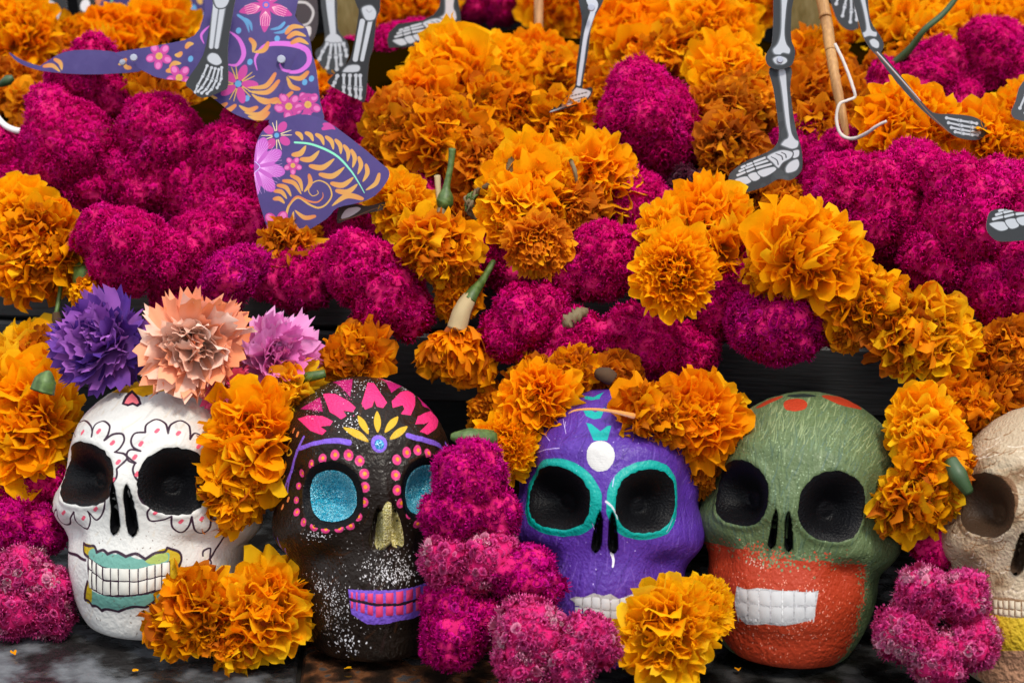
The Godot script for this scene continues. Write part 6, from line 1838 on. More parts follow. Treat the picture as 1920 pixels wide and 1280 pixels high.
func build_paper_figures() -> void:
	mats.card_edge = plain(lin(0.3, 0.29, 0.28), 0.7)
	mats.rivet = plain(lin(0.32, 0.34, 0.42), 0.3)
	var o: Node3D
	var c: Canvas
	# ---------------- the lady in the printed dress
	o = thing("paper_skeleton", "card skeleton lady in a purple dress printed with flowers and swirls", "paper figure", at(490, 230, 1.8), "jointed card skeletons standing among the flowers")
	# lower skirt panel
	c = print_canvas(470, 215, 735, 462, 3.0, VIOLET)
	for k in 240:      # the print is mottled lilac
		c.dab(Vector2(rng.randf() * c.w, rng.randf() * c.h), rf(20, 70), Color(lin(0.1, 0.075, 0.24) if rng.randf() < 0.5 else lin(0.04, 0.028, 0.13), 0.06))
	var q: Array = z_pts("440 320 600 340 800 430 930 560 1010 680 1060 770")
	c.line(q, 10, 4, lin(0.2, 0.6, 0.4), true, 5)
	for e in ["455 235 510 300", "540 235 605 310", "632 250 700 345", "720 272 785 385", "805 300 850 425", "880 350 910 490", "945 390 955 545", "1010 455 1000 605", "1075 520 1045 670", "1190 600 1070 745"]:
		var f: Array = z_pts(e)
		comma(c, f[0], f[1], 0.16, 8, ORAP.lerp(YELP, 0.5), YELP)
	for e in ["425 430 540 350", "500 470 660 395", "580 530 795 465", "668 605 885 540", "770 685 965 630", "815 750 1000 690", "1040 820 770 885"]:
		var f: Array = z_pts(e)
		comma(c, f[0], f[1], -0.2, 10, ORAP.lerp(YELP, 0.35), YELP)
	q = z_pts("360 985 390 880 470 810 570 870 650 900 720 870 770 790 740 700 660 660 590 690 565 750 600 795 650 775 640 745")
	c.line(q, 14, 4, YELP.linear_to_srgb())
	c.line(z_pts("385 880 420 830 470 800 560 840 640 850 690 810 690 765"), 4, 3, ORAP.linear_to_srgb(), true, 7)
	for e in ["255 820 350 860", "260 750 370 820", "290 700 410 800", "340 660 500 780", "410 615 510 755", "570 610 525 760", "480 1105 430 930", "620 975 440 920"]:
		var f: Array = z_pts(e)
		comma(c, f[0], f[1], 0.2, 8, ORAP, YELP)
	blossom(c, z_pts("425 525")[0], 17, 5, PINKP, YELP, 0.3)
	blossom(c, z_pts("285 1062")[0], 30, 5, PINKP, YELP, 0.2)
	var hub: Vector2 = z_pts("278 255")[0]
	for k in 4:
		c.oval(hub + Vector2(0, 19).rotated(TAU * k / 4.0 + 0.6), 8, 11, TAU * k / 4.0 + 0.6, PINKP.linear_to_srgb())
		for s in [-0.16, 0.16]:
			c.line([hub + Vector2(0, 9).rotated(TAU * k / 4.0 + 1.4 + s), hub + Vector2(0, 29).rotated(TAU * k / 4.0 + 1.4 + s)], 6, 3, YELP.lerp(Color(0.8, 0.7, 0.5), 0.5).linear_to_srgb(), false)
	c.dab(c.to(hub), 14, SKYP.linear_to_srgb())
	hub = z_pts("85 535")[0]
	for k in 5:
		var an := -1.25 + k * 0.72
		var d := Vector2(cos(an), sin(an))
		c.oval(hub + d * 32, 26, 13, an, lin(0.42, 0.1, 0.42))
		for s in 7:
			c.line([hub + d * 10, hub + d.rotated((s - 3) * 0.07) * 34, hub + d.rotated((s - 3) * 0.1) * 52], 1.6, 1.2, lin(0.68, 0.35, 0.72))
	c.dab(c.to(hub), 28, lin(0.3, 0.06, 0.3))
	c.line([hub + Vector2(0, -10), hub + Vector2(9, 0), hub + Vector2(0, 10)], 4, 4, lin(0.5, 0.5, 0.8))
	for e in ["700 160 800 205", "690 200 790 195"]:
		var f: Array = z_pts(e)
		comma(c, f[0], f[1], 0.1, 8, PINKP, PINKP)
	card("skirt_panel", o, rounded(pts("506 232 483 261 476 305 479 348 492 400 517 456 565 438 612 411 633 390 671 381 703 367 726 339 729 320 713 305 671 270 608 225 560 215"), 3), Vector2(600, 330), 1.66, print_material(c), c, func(p): return 10.0 * sin((p.x - 480.0) / 90.0) - 0.0004 * (p.y - 330.0) * (p.y - 330.0))
	# the dress and its left tail
	c = print_canvas(0, -40, 620, 245, 2.4, VIOLET)
	for k in 300:
		c.dab(Vector2(rng.randf() * c.w, rng.randf() * c.h), rf(20, 80), Color(lin(0.12, 0.09, 0.25) if rng.randf() < 0.5 else lin(0.03, 0.02, 0.11), 0.06))
	hub = y_pts("1497 32")[0]
	for k in 5:
		var an := PI / 2 + TAU * k / 5.0 + 0.05
		var d := Vector2(cos(an), sin(an))
		c.fill([hub + d * 52, hub + d.rotated(0.42) * 26, hub, hub + d.rotated(-0.42) * 26], PINKP.linear_to_srgb(), true)
		for s in 5:
			c.line([hub + d * 12, hub + d.rotated((s - 2) * 0.16) * 26, hub + d.rotated((s - 2) * 0.1) * 40], 2, 1.5, lin(0.8, 0.45, 0.5))
	c.dab(c.to(hub), 16, lin(0.1, 0.1, 0.5))
	c.dab(c.to(hub), 9, lin(0.6, 0.15, 0.2))
	for e in ["1340 90 1405 190", "1380 110 1420 180", "1625 150 1540 190", "1600 130 1520 170"]:
		var f: Array = y_pts(e)
		comma(c, f[0], f[1], 0.15, 6, SKYP, SKYP.lerp(VIOLET, 0.3))
	for e in ["1345 178", "1560 222", "1410 355", "1395 560", "1075 335", "1712 462", "1750 442", "1000 40"]:
		c.oval(y_pts(e)[0], 5, 6, 0.3, SKYP.linear_to_srgb())
	c.line(y_pts("1450 400 1440 330 1500 260 1620 250 1720 280 1735 350 1680 400 1600 400 1575 365"), 4, 8, lin(0.5, 0.12, 0.5), true, 18)
	c.line(y_pts("1290 180 1350 230 1375 310 1340 370 1290 370"), 4, 6, lin(0.5, 0.12, 0.5), true, 16)
	c.line(y_pts("1150 250 1135 200 1180 150"), 3, 4, lin(0.5, 0.12, 0.5), true, 8)
	hub = y_pts("1345 478")[0]
	for k in 5:
		c.oval(hub + Vector2(22, 0).rotated(TAU * k / 5.0 - 1.2), 16, 8, TAU * k / 5.0 - 1.2, PINKP.linear_to_srgb())
		for s in [0.5, 0.75]:
			c.line([hub + Vector2(10, 0).rotated(TAU * k / 5.0 - 1.2 + s), hub + Vector2(34, 0).rotated(TAU * k / 5.0 - 1.2 + s)], 6, 3, YELP.linear_to_srgb(), false)
	c.dab(c.to(hub), 15, SKYP.linear_to_srgb())
	for e in ["1410 225 1425 300", "1510 245 1430 300", "1610 190 1710 155", "1620 215 1720 205", "1640 245 1735 250", "1550 420 1395 500", "1570 460 1400 520", "1640 520 1430 545", "1560 560 1420 535", "1280 590 1150 580", "1330 600 1200 610", "1520 600 1380 640", "1515 640 1400 660", "1680 500 1615 435", "1730 405 1620 430", "1450 610 1350 600", "1020 300 985 310", "1050 270 1090 250", "960 380 1020 360", "940 400 985 420", "1130 580 1230 560"]:
		var f: Array = y_pts(e)
		comma(c, f[0], f[1], 0.22, 9, ORAP, YELP)
	for e in ["893 315", "1622 598", "1730 588", "1010 440"]:
		blossom(c, y_pts(e)[0], 25, 5, PINKP, YELP, 0.4)
	for e in ["300 330 340 390", "240 370 330 400", "700 330 660 360", "730 380 690 350"]:
		var f: Array = y_pts(e)
		comma(c, f[0], f[1], 0.2, 8, ORAP, YELP)
	for e in ["1680 560 1780 540", "1650 650 1700 600", "1690 660 1760 630"]:
		var f: Array = y_pts(e)
		comma(c, f[0], f[1], 0.15, 7, PINKP, PINKP)
	var dress := print_material(c)
	card("dress_hem", o, rounded(pts("560 95 588 110 600 190 606 228 566 236 530 236 503 230 520 200"), 3), Vector2(560, 180), 1.735, dress, c)
	card("dress_front", o, rounded(pts("396 -38 553 -38 553 30 575 55 585 100 587 150 592 190 565 213 520 224 480 228 440 215 400 185 350 155 290 144 225 105 218 96 300 84 365 68 385 20"), 3), Vector2(490, 110), 1.745, dress, c, func(p): return 16.0 * sin((p.x - 300.0) / 95.0) + (p.y - 100.0) * 0.06)
	card("dress_tail", o, rounded(pts("16 98 40 112 70 122 80 118 118 96 170 92 225 100 268 130 215 137 150 138 92 134 60 128 32 116"), 3), Vector2(150, 115), 1.77, dress, c, func(p): return -10.0 * sin((p.x - 20.0) / 80.0))
	# the lady's leg
	c = print_canvas(345, -40, 450, 190, 3.0, INK)
	for e in ["1213 20 1185 270", "1252 20 1215 270"]:
		c.line(y_pts(e), 44, 30, bone_g.linear_to_srgb(), false)
		c.line(y_pts(e), 30, 20, bone_w.linear_to_srgb(), false)
	shade_bone(c, y_pts("1195 -40 1275 -45 1290 0 1262 45 1210 40"), 2.0)
	shade_bone(c, y_pts("1160 320 1185 295 1225 305 1248 350 1215 370 1170 350"), 1.6)
	var dg := []
	for e in ["1165 365 1140 425 1110 480 1095 520", "1190 375 1165 440 1135 490 1110 515", "1210 380 1190 450 1160 500 1130 525", "1230 385 1215 450 1190 500 1160 528", "1245 375 1243 440 1232 470 1218 495"]:
		dg.append(y_pts(e))
	digits(c, dg, 7.0)
	card("leg", o, rounded(y_pts("1190 -60 1320 -60 1310 60 1280 260 1282 470 1250 510 1135 550 1070 500 1045 460 1140 310 1180 120 1195 20"), 3), Vector2(400, 80), 1.72, print_material(c, 0.45), c)
	# her shoe under the skirt
	c = print_canvas(625, 365, 765, 425, 3.0, Color(0.05, 0.035, 0.03))
	c.fill(pts("640 405 650 392 668 388 676 392 660 404 642 410"), lin(0.55, 0.52, 0.55), true)
	c.line(pts("636 412 660 408 700 392 755 374"), 5, 3, lin(0.2, 0.09, 0.05))
	card("shoe", o, rounded(pts("634 390 640 385 668 382 690 386 720 378 752 370 758 376 720 392 680 402 650 412 632 418"), 3), Vector2(690, 392), 1.675, print_material(c, 0.5), c)
	rivet(o, "dress_front", 527, 111, 1.735, 8)
	rivet(o, "dress_front", 250, 108, 1.74, 7)
	rivet(o, "dress_hem", 566, 222, 1.73, 7)
	rivet(o, "dress_tail", 229, 117, 1.76, 6)

	# ---------------- the long leg on the right
	o = thing("paper_skeleton", "card skeleton leg with a jointed knee, its big foot pointing left over the marigolds", "paper figure", at(1475, 350, 1.64), "jointed card skeletons standing among the flowers")
	var x := Transform2D(0.0, Vector2(1.0 / 3.3675, 1.0 / 3.3675), 0.0, Vector2(1320, 0))
	c = print_canvas(1360, -30, 1515, 370, 2.6, INK)
	for k in 80:
		c.dab(Vector2(rng.randf() * c.w, rng.randf() * c.h), rf(15, 50), Color(lin(0.19, 0.2, 0.21), 0.1))
	shade_bone(c, map_pts(pts("465 440 518 440 530 560 552 800 575 868 602 890 596 930 560 946 520 936 480 915 502 880 526 858 510 780 482 560"), x), 2.6)
	side_foot(c, x, 2.2)
	var shin := print_material(c, 0.45)
	card("shin", o, rounded(map_pts(pts("415 430 550 425 545 560 575 780 600 880 620 960 622 1060 590 1110 540 1138 470 1130 380 1180 240 1215 162 1172 160 1110 190 1070 280 1010 400 960 460 910 475 820 440 560"), x), 3), Vector2(1465, 220), 1.63, shin, c)
	c = print_canvas(1425, -30, 1500, 135, 3.0, INK)
	shade_bone(c, map_pts(pts("485 -80 540 -80 525 60 515 200 525 270 550 310 540 345 500 340 480 352 440 345 428 310 460 270 478 200 482 60"), x), 2.6)
	shade_bone(c, map_pts(pts("430 370 470 348 520 362 530 390 500 412 450 408"), x), 2.2)
	c.dab(c.to(x * Vector2(476, 376)), 10, lin(0.4, 0.4, 0.46))
	card("thigh", o, rounded(map_pts(pts("450 -80 570 -80 555 60 550 200 555 260 577 320 565 392 540 420 470 440 410 415 390 370 400 330 430 270 440 100"), x), 3), Vector2(1465, 60), 1.625, print_material(c, 0.45), c)
	rivet(o, "thigh", 1463, 112, 1.624, 6)

	# ---------------- foot with wavy bones, upper middle
	o = thing("paper_skeleton", "card skeleton foot in side view with wavy toe bones, standing behind the bright marigold", "paper figure", at(800, 80, 1.95), "jointed card skeletons standing among the flowers")
	c = print_canvas(720, -30, 870, 95, 3.0, INK * 0.7)
	var g := pts("1300 -60 1385 -60 1380 60 1400 110 1405 170 1370 200 1300 190 1240 155 1290 110", 560, 0, 4.74)
	shade_bone(c, g, 2.2, Color(0.42, 0.39, 0.4))
	side_foot(c, Transform2D(Vector2(0.262, 0.025), Vector2(-0.025, 0.262), Vector2(713.0, -226.0)), 1.8)
	card("foot", o, rounded(pts("1265 -60 1405 -60 1440 130 1440 210 1412 380 1370 392 800 425 785 360 800 290 880 212 1100 180 1200 130 1250 60", 560, 0, 4.74), 3), Vector2(800, 50), 1.93, print_material(c, 0.45), c)

	# ---------------- skeleton with a foot and a hand at the olive post
	o = thing("paper_skeleton", "card skeleton leg with spread toes before the olive post, a knee disc above", "paper figure", at(660, 150, 1.88), "jointed card skeletons standing among the flowers")
	c = print_canvas(605, -30, 725, 195, 3.0, INK * 0.75)
	c.line(w_pts("565 190 500 540"), 30, 30, bone_w.linear_to_srgb(), false)
	c.line(w_pts("635 190 560 540"), 26, 22, bone_w.linear_to_srgb(), false)
	c.line(w_pts("596 210 560 400 530 520"), 8, 6, lin(0.06, 0.065, 0.07), true, 4)
	shade_bone(c, w_pts("552 70 640 40 692 100 680 170 630 190 580 170"), 2.2)
	c.line(w_pts("600 85 625 110 650 90"), 5, 4, lin(0.25, 0.25, 0.28))
	shade_bone(c, w_pts("380 640 430 580 520 570 550 600 530 640 450 650"), 2.0)
	dg = []
	for e in ["345 670 320 730 300 770", "400 660 400 770 396 830", "455 662 450 780 456 850", "508 662 505 785 512 865", "545 662 550 790 545 878"]:
		dg.append(w_pts(e))
	digits(c, dg, 9.0)
	card("leg", o, rounded(w_pts("500 -60 700 -60 722 40 715 110 690 170 662 420 622 560 592 882 520 882 285 762 272 700 430 560 480 430 532 120 515 50"), 3), Vector2(660, 90), 1.8, print_material(c, 0.45), c)
	o = thing("paper_skeleton", "card skeleton hand hanging down beside the printed dress, fingers spread", "paper figure", at(622, 130, 1.95), "jointed card skeletons standing among the flowers")
	c = print_canvas(585, -30, 660, 145, 3.0, INK * 1.3)
	c.line(w_pts("275 -60 285 100 305 300"), 52, 34, bone_w.linear_to_srgb())
	c.fill(w_pts("240 340 300 290 370 330 380 380 300 390 245 375"), bone_w.linear_to_srgb(), true)
	dg = []
	for e in ["255 385 215 450 180 530", "290 390 275 500 250 610", "325 390 330 500 338 625", "360 390 370 480 375 580", "395 385 415 440 425 500"]:
		dg.append(w_pts(e))
	digits(c, dg, 9.0)
	card("hand", o, rounded(w_pts("195 -60 330 -60 345 250 430 370 442 480 400 600 330 660 240 640 150 500 160 440 210 400 230 300"), 3), Vector2(622, 80), 1.95, print_material(c, 0.45), c)

	# ---------------- thin silvery leg, upper middle right
	o = thing("paper_skeleton", "slender silvery card leg seen nearly edge on, toes pointing down left", "paper figure", at(1080, 190, 1.77), "jointed card skeletons standing among the flowers")
	c = print_canvas(1020, -30, 1140, 225, 3.0, INK)
	c.line(v_pts("715 120 660 300 620 560 590 760"), 30, 22, lin(0.44, 0.46, 0.52))
	c.line(v_pts("725 170 672 340 640 560 612 740"), 5, 4, lin(0.1, 0.1, 0.12))
	c.fill(v_pts("660 0 735 -10 765 40 740 110 700 120 680 60"), lin(0.42, 0.44, 0.5), true)
	c.fill(v_pts("560 790 590 780 690 800 690 840 620 900 500 935 440 930"), lin(0.46, 0.44, 0.46), true)
	for e in ["500 860 680 810", "520 890 660 850", "480 915 640 885"]:
		var q2: Array = v_pts(e)
		for k in 6:
			c.line([q2[0].lerp(q2[1], k / 6.0), q2[0].lerp(q2[1], (k + 0.6) / 6.0)], 7, 5, lin(0.07, 0.05, 0.04), false)
	c.line(v_pts("340 995 430 960 560 900"), 5, 12, lin(0.4, 0.42, 0.46))
	card("leg", o, rounded(v_pts("600 -60 805 -60 800 30 745 130 702 250 672 480 628 740 642 788 700 768 716 802 682 870 600 930 500 956 400 985 328 1000 440 900 560 770 572 600 600 400 620 180 600 60"), 3), Vector2(1080, 110), 1.77, print_material(c, 0.25), c, func(p): return 14.0 * cos((p.y - 40.0) / 75.0) + 0.35 * (1080.0 - p.x))
	rivet(o, "leg", 1109, 14, 1.755, 7)

	# ---------------- folded leg and hand on the right
	o = thing("paper_skeleton", "card skeleton leg folded at the knee, thin shin ending on the marigold", "paper figure", at(1760, 240, 1.68), "jointed card skeletons standing among the flowers")
	c = print_canvas(1590, -30, 1665, 110, 3.0, INK * 1.2)
	shade_bone(c, map_pts(pts("965 -80 1005 -80 1035 60 1060 180 1095 200 1090 235 1045 232 1010 240 998 205 1020 180 1000 60"), x), 2.2)
	shade_bone(c, map_pts(pts("1042 255 1075 240 1108 265 1108 300 1085 308 1055 290"), x), 1.8)
	card("thigh", o, rounded(map_pts(pts("930 -80 1022 -80 1050 120 1110 220 1137 280 1120 330 1090 346 1040 290 1000 210 960 60"), x), 3), Vector2(1630, 50), 1.72, print_material(c, 0.45), c)
	c = print_canvas(1630, 85, 1865, 275, 2.5, INK * 1.3)
	c.line(pts("1642 98 1690 152 1740 212 1782 250"), 6, 4, lin(0.2, 0.1, 0.07))
	c.line(pts("1645 98 1690 150 1725 190"), 5, 3, lin(0.5, 0.5, 0.54))
	dg = []
	for e in ["1772 221 1800 226 1822 229 1834 231", "1776 230 1802 235 1824 238 1840 240", "1782 239 1804 243 1824 246 1840 248", "1790 247 1806 250 1824 252 1836 252"]:
		dg.append(pts(e))
	digits(c, dg, 7.5)
	card("shin", o, rounded(pts("1637 94 1650 98 1692 148 1738 204 1760 214 1778 214 1812 216 1836 222 1853 237 1848 255 1830 262 1802 259 1784 251 1766 238 1727 206 1682 156"), 3), Vector2(1740, 190), 1.68, print_material(c, 0.4), c, func(p): return 12.0 * sin((p.x - 1640.0) / 60.0) - 0.06 * (p.y - 150.0))
	o = thing("paper_skeleton", "card skeleton hand with four finger bones, hanging beside the bamboo stick", "paper figure", at(1595, 40, 1.9), "jointed card skeletons standing among the flowers")
	c = print_canvas(1550, -30, 1620, 65, 3.0, INK * 1.1)
	dg = []
	for e in ["855 -40 835 30", "905 -40 890 40 875 105", "930 -30 932 70 925 145", "955 0 962 60 966 130"]:
		dg.append(map_pts(pts(e), x))
	digits(c, dg, 8.0)
	card("hand", o, rounded(map_pts(pts("795 -80 950 -80 976 150 970 180 930 191 880 170 830 100"), x), 3), Vector2(1590, 20), 1.9, print_material(c, 0.45), c)

	# ---------------- feet cut by the right edge
	o = thing("paper_skeleton", "card skeleton foot lying on the large magenta mass, cut off by the edge", "paper figure", at(1890, 440, 1.51), "jointed card skeletons standing among the flowers")
	c = print_canvas(1845, 385, 1985, 460, 2.5, INK)
	side_foot(c, Transform2D(Vector2(0.34, 0.05), Vector2(-0.05, 0.34), Vector2(1846.0, 24.0)), 2.0)
	card("foot", o, rounded(pts("1860 395 1885 392 1920 398 1980 390 1980 448 1930 450 1880 453 1862 446 1851 430 1852 410"), 3), Vector2(1900, 425), 1.51, print_material(c, 0.45), c)
	o = thing("paper_skeleton", "tip of a pale card skeleton hand reaching in at the right edge", "paper figure", at(1910, 220, 1.8), "jointed card skeletons standing among the flowers")
	c = print_canvas(1890, 115, 1985, 230, 2.5, INK * 1.6)
	digits(c, [pts("1940 140 1925 175 1912 205"), pts("1955 150 1938 185 1922 214"), pts("1972 160 1955 190 1940 218")], 8.0)
	card("hand", o, rounded(pts("1920 152 1980 120 1980 226 1915 226 1897 213 1905 190"), 3), Vector2(1930, 190), 1.68, print_material(c, 0.45), c)

	# ---------------- blurred figures at the upper left
	o = thing("paper_skeleton", "blurred card skeleton hip bone with a pale hoop above the yellow marigold", "paper figure", at(90, 60, 2.1), "jointed card skeletons standing among the flowers")
	c = print_canvas(10, -35, 130, 95, 2.0, INK * 0.8)
	c.fill(pts("40 15 62 8 90 0 106 9 115 30 108 47 90 57 76 63 68 52 60 32"), bone_w.linear_to_srgb(), true)
	c.fill(pts("77 12 95 7 106 25 100 43 88 49 84 38 90 28 80 20"), lin(0.04, 0.04, 0.045), true)
	c.fill(pts("82 64 100 60 97 74 82 83 76 76"), lin(0.5, 0.52, 0.56), true)
	c.fill(pts("20 0 50 -8 56 6 30 12"), bone_w.linear_to_srgb(), true)
	card("hip", o, rounded(pts("15 -34 112 -34 124 0 125 32 114 55 102 66 99 82 80 88 69 78 58 40 30 5"), 3), Vector2(80, 20), 2.1, print_material(c), c)
	o = thing("paper_skeleton", "dark card bone tip between marigolds and the far dress", "paper figure", at(158, 40, 2.1), "jointed card skeletons standing among the flowers")
	c = print_canvas(140, -35, 182, 52, 2.0, INK * 0.7)
	c.oval(Vector2(159, 10), 9, 12, 0.3, lin(0.55, 0.56, 0.6))
	c.line([Vector2(158, 26), Vector2(157, 46)], 6, 4, lin(0.45, 0.46, 0.5), false)
	card("arm", o, rounded(pts("144 -34 176 -34 175 10 167 28 161 47 153 44 147 18"), 3), Vector2(158, 0), 2.1, print_material(c), c)
	o = thing("paper_skeleton", "blurred second card figure in a printed purple dress far behind the first", "paper figure", at(290, 60, 2.2), "jointed card skeletons standing among the flowers")
	c = print_canvas(165, -45, 410, 90, 2.0, VIOLET * 0.8)
	for e in [[Vector2(260, 12), Vector2(290, 20), ORAP], [Vector2(300, 25), Vector2(340, 5), YELP], [Vector2(345, 12), Vector2(360, 35), ORAP], [Vector2(330, -10), Vector2(350, 0), PINKP], [Vector2(375, 5), Vector2(385, -20), YELP], [Vector2(370, 50), Vector2(395, 42), ORAP], [Vector2(200, 15), Vector2(230, 20), YELP], [Vector2(180, 8), Vector2(196, -8), ORAP], [Vector2(395, 60), Vector2(370, 66), PINKP]]:
		comma(c, e[0], e[1], 0.25, 11, e[2], e[2])
	for e in [Vector2(313, 5), Vector2(362, 17), Vector2(315, -12), Vector2(385, 30)]:
		c.oval(e, 6, 8, 0.2, SKYP.linear_to_srgb())
	c.line([Vector2(198, 24), Vector2(215, -20)], 8, 5, lin(0.15, 0.4, 0.2), false)
	card("dress", o, rounded(pts("172 -44 405 -44 405 60 370 80 330 70 290 45 240 30 190 28 176 0"), 3), Vector2(290, 10), 2.2, print_material(c), c, func(p): return 10.0 * sin(p.x / 40.0))
	o = thing("paper_skeleton", "blurred dark card joint with a pale ring behind the printed dress's shoulder", "paper figure", at(575, 50, 1.95), "jointed card skeletons standing among the flowers")
	c = print_canvas(545, -35, 602, 85, 2.0, Color(0.05, 0.04, 0.045))
	c.line(pts("556 4 575 6 587 22 580 42 566 48"), 10, 8, lin(0.45, 0.42, 0.42))
	c.fill(pts("570 52 582 50 582 66 572 70"), lin(0.5, 0.46, 0.46), true)
	card("joint", o, rounded(pts("548 -34 586 -34 596 30 590 68 575 80 560 60 552 10"), 3), Vector2(572, 20), 1.95, print_material(c), c)
	o = thing("paper_skeleton", "brown card skeleton hand with pinkish finger bones at the top edge", "paper figure", at(1300, 30, 2.0), "jointed card skeletons standing among the flowers")
	c = print_canvas(1255, -35, 1345, 42, 2.5, Color(0.03, 0.018, 0.013))
	dg = []
	for e in ["1515 -60 1495 40 1480 90 1472 170", "1575 -60 1570 60 1560 160", "1640 -60 1645 70 1645 150", "1750 -40 1745 40 1735 100"]:
		dg.append(v_pts(e))
	digits(c, dg, 9.0, Color(0.55, 0.38, 0.32))
	card("hand", o, rounded(v_pts("1425 -120 1800 -120 1800 60 1772 150 1662 172 1480 182 1420 100"), 3), Vector2(1300, 0), 2.0, print_material(c), c)

# ---------------------------------------------------------------- sticks, string, stems, paper flowers
func run(called: String, label: String, category: String, q: Array, radii: Array, mat: Material, part_name: String, bumpy := 0.0) -> Node3D:
	var last: Array = q[-1]
	var o := thing(called, label, category, at(last[0], last[1], last[2]))
	var w := []
	for e in q:
		w.append(at(e[0], e[1], e[2]) - o.position)
	var rr := []
	for r in radii:
		rr.append(r * q[0][2] / FOCAL)
	part(part_name, tube(w, rr, 10, bumpy), mat, o)
	return o

func paper_flower(called: String, px: float, py: float, rpx: float, d: float, f: Vector3, inner: Color, outer: Color, label: String) -> void:
	var r := rpx * d / FOCAL
	var o := thing(called, label, "paper flower", at(px, py, d) + fwd * r * 0.4)
	var m := plain(Color(1, 1, 1), 0.85, true)
	m.backlight_enabled = true
	m.backlight = Color(0.6, 0.6, 0.6)
	var vs := []
	for k in 10:
		var lo := k >= 5
		vs.append(petal_mesh(4, outer.lerp(inner, rf(0.55, 1.0) if lo else rf(0.0, 0.3)), inner.lerp(outer, rf(0, 0.3) if lo else rf(0.2, 0.6))))
	var sd := f.cross(Vector3(0.31, 0.87, -0.2)).normalized()
	var s2 := f.cross(sd).normalized()
	for l in [[1.85, 12, 0.95], [1.55, 14, 1.05], [1.25, 13, 1.05], [0.95, 12, 1.0], [0.65, 9, 0.95], [0.35, 6, 0.85], [0.1, 3, 0.75]]:
		var off := rf(0, TAU)
		for i in l[1]:
			var th: float = l[0] + rf(-0.34, 0.34)
			var phi: float = off + TAU * (i + rf(-0.3, 0.3)) / l[1]
			var y := (f * cos(th) + (sd * cos(phi) + s2 * sin(phi)) * sin(th)).normalized()
			var x := f.cross(y).normalized().rotated(y, rf(-0.8, 0.8))
			var le: float = l[2] * r * rf(0.75, 1.18)
			part("petal", vs[rng.randi() % 5 + (5 if rng.randf() < (0.25 if l[0] > 1.1 else 0.8) else 0)], m, o, Transform3D(Basis(x * le * rf(0.8, 1.15), y * le, x.cross(y) * le), y * r * 0.04))
	part("flower_core", core_mesh, mats.wire, o, Transform3D(Basis.IDENTITY.scaled(Vector3.ONE * r * 0.12), Vector3.ZERO))

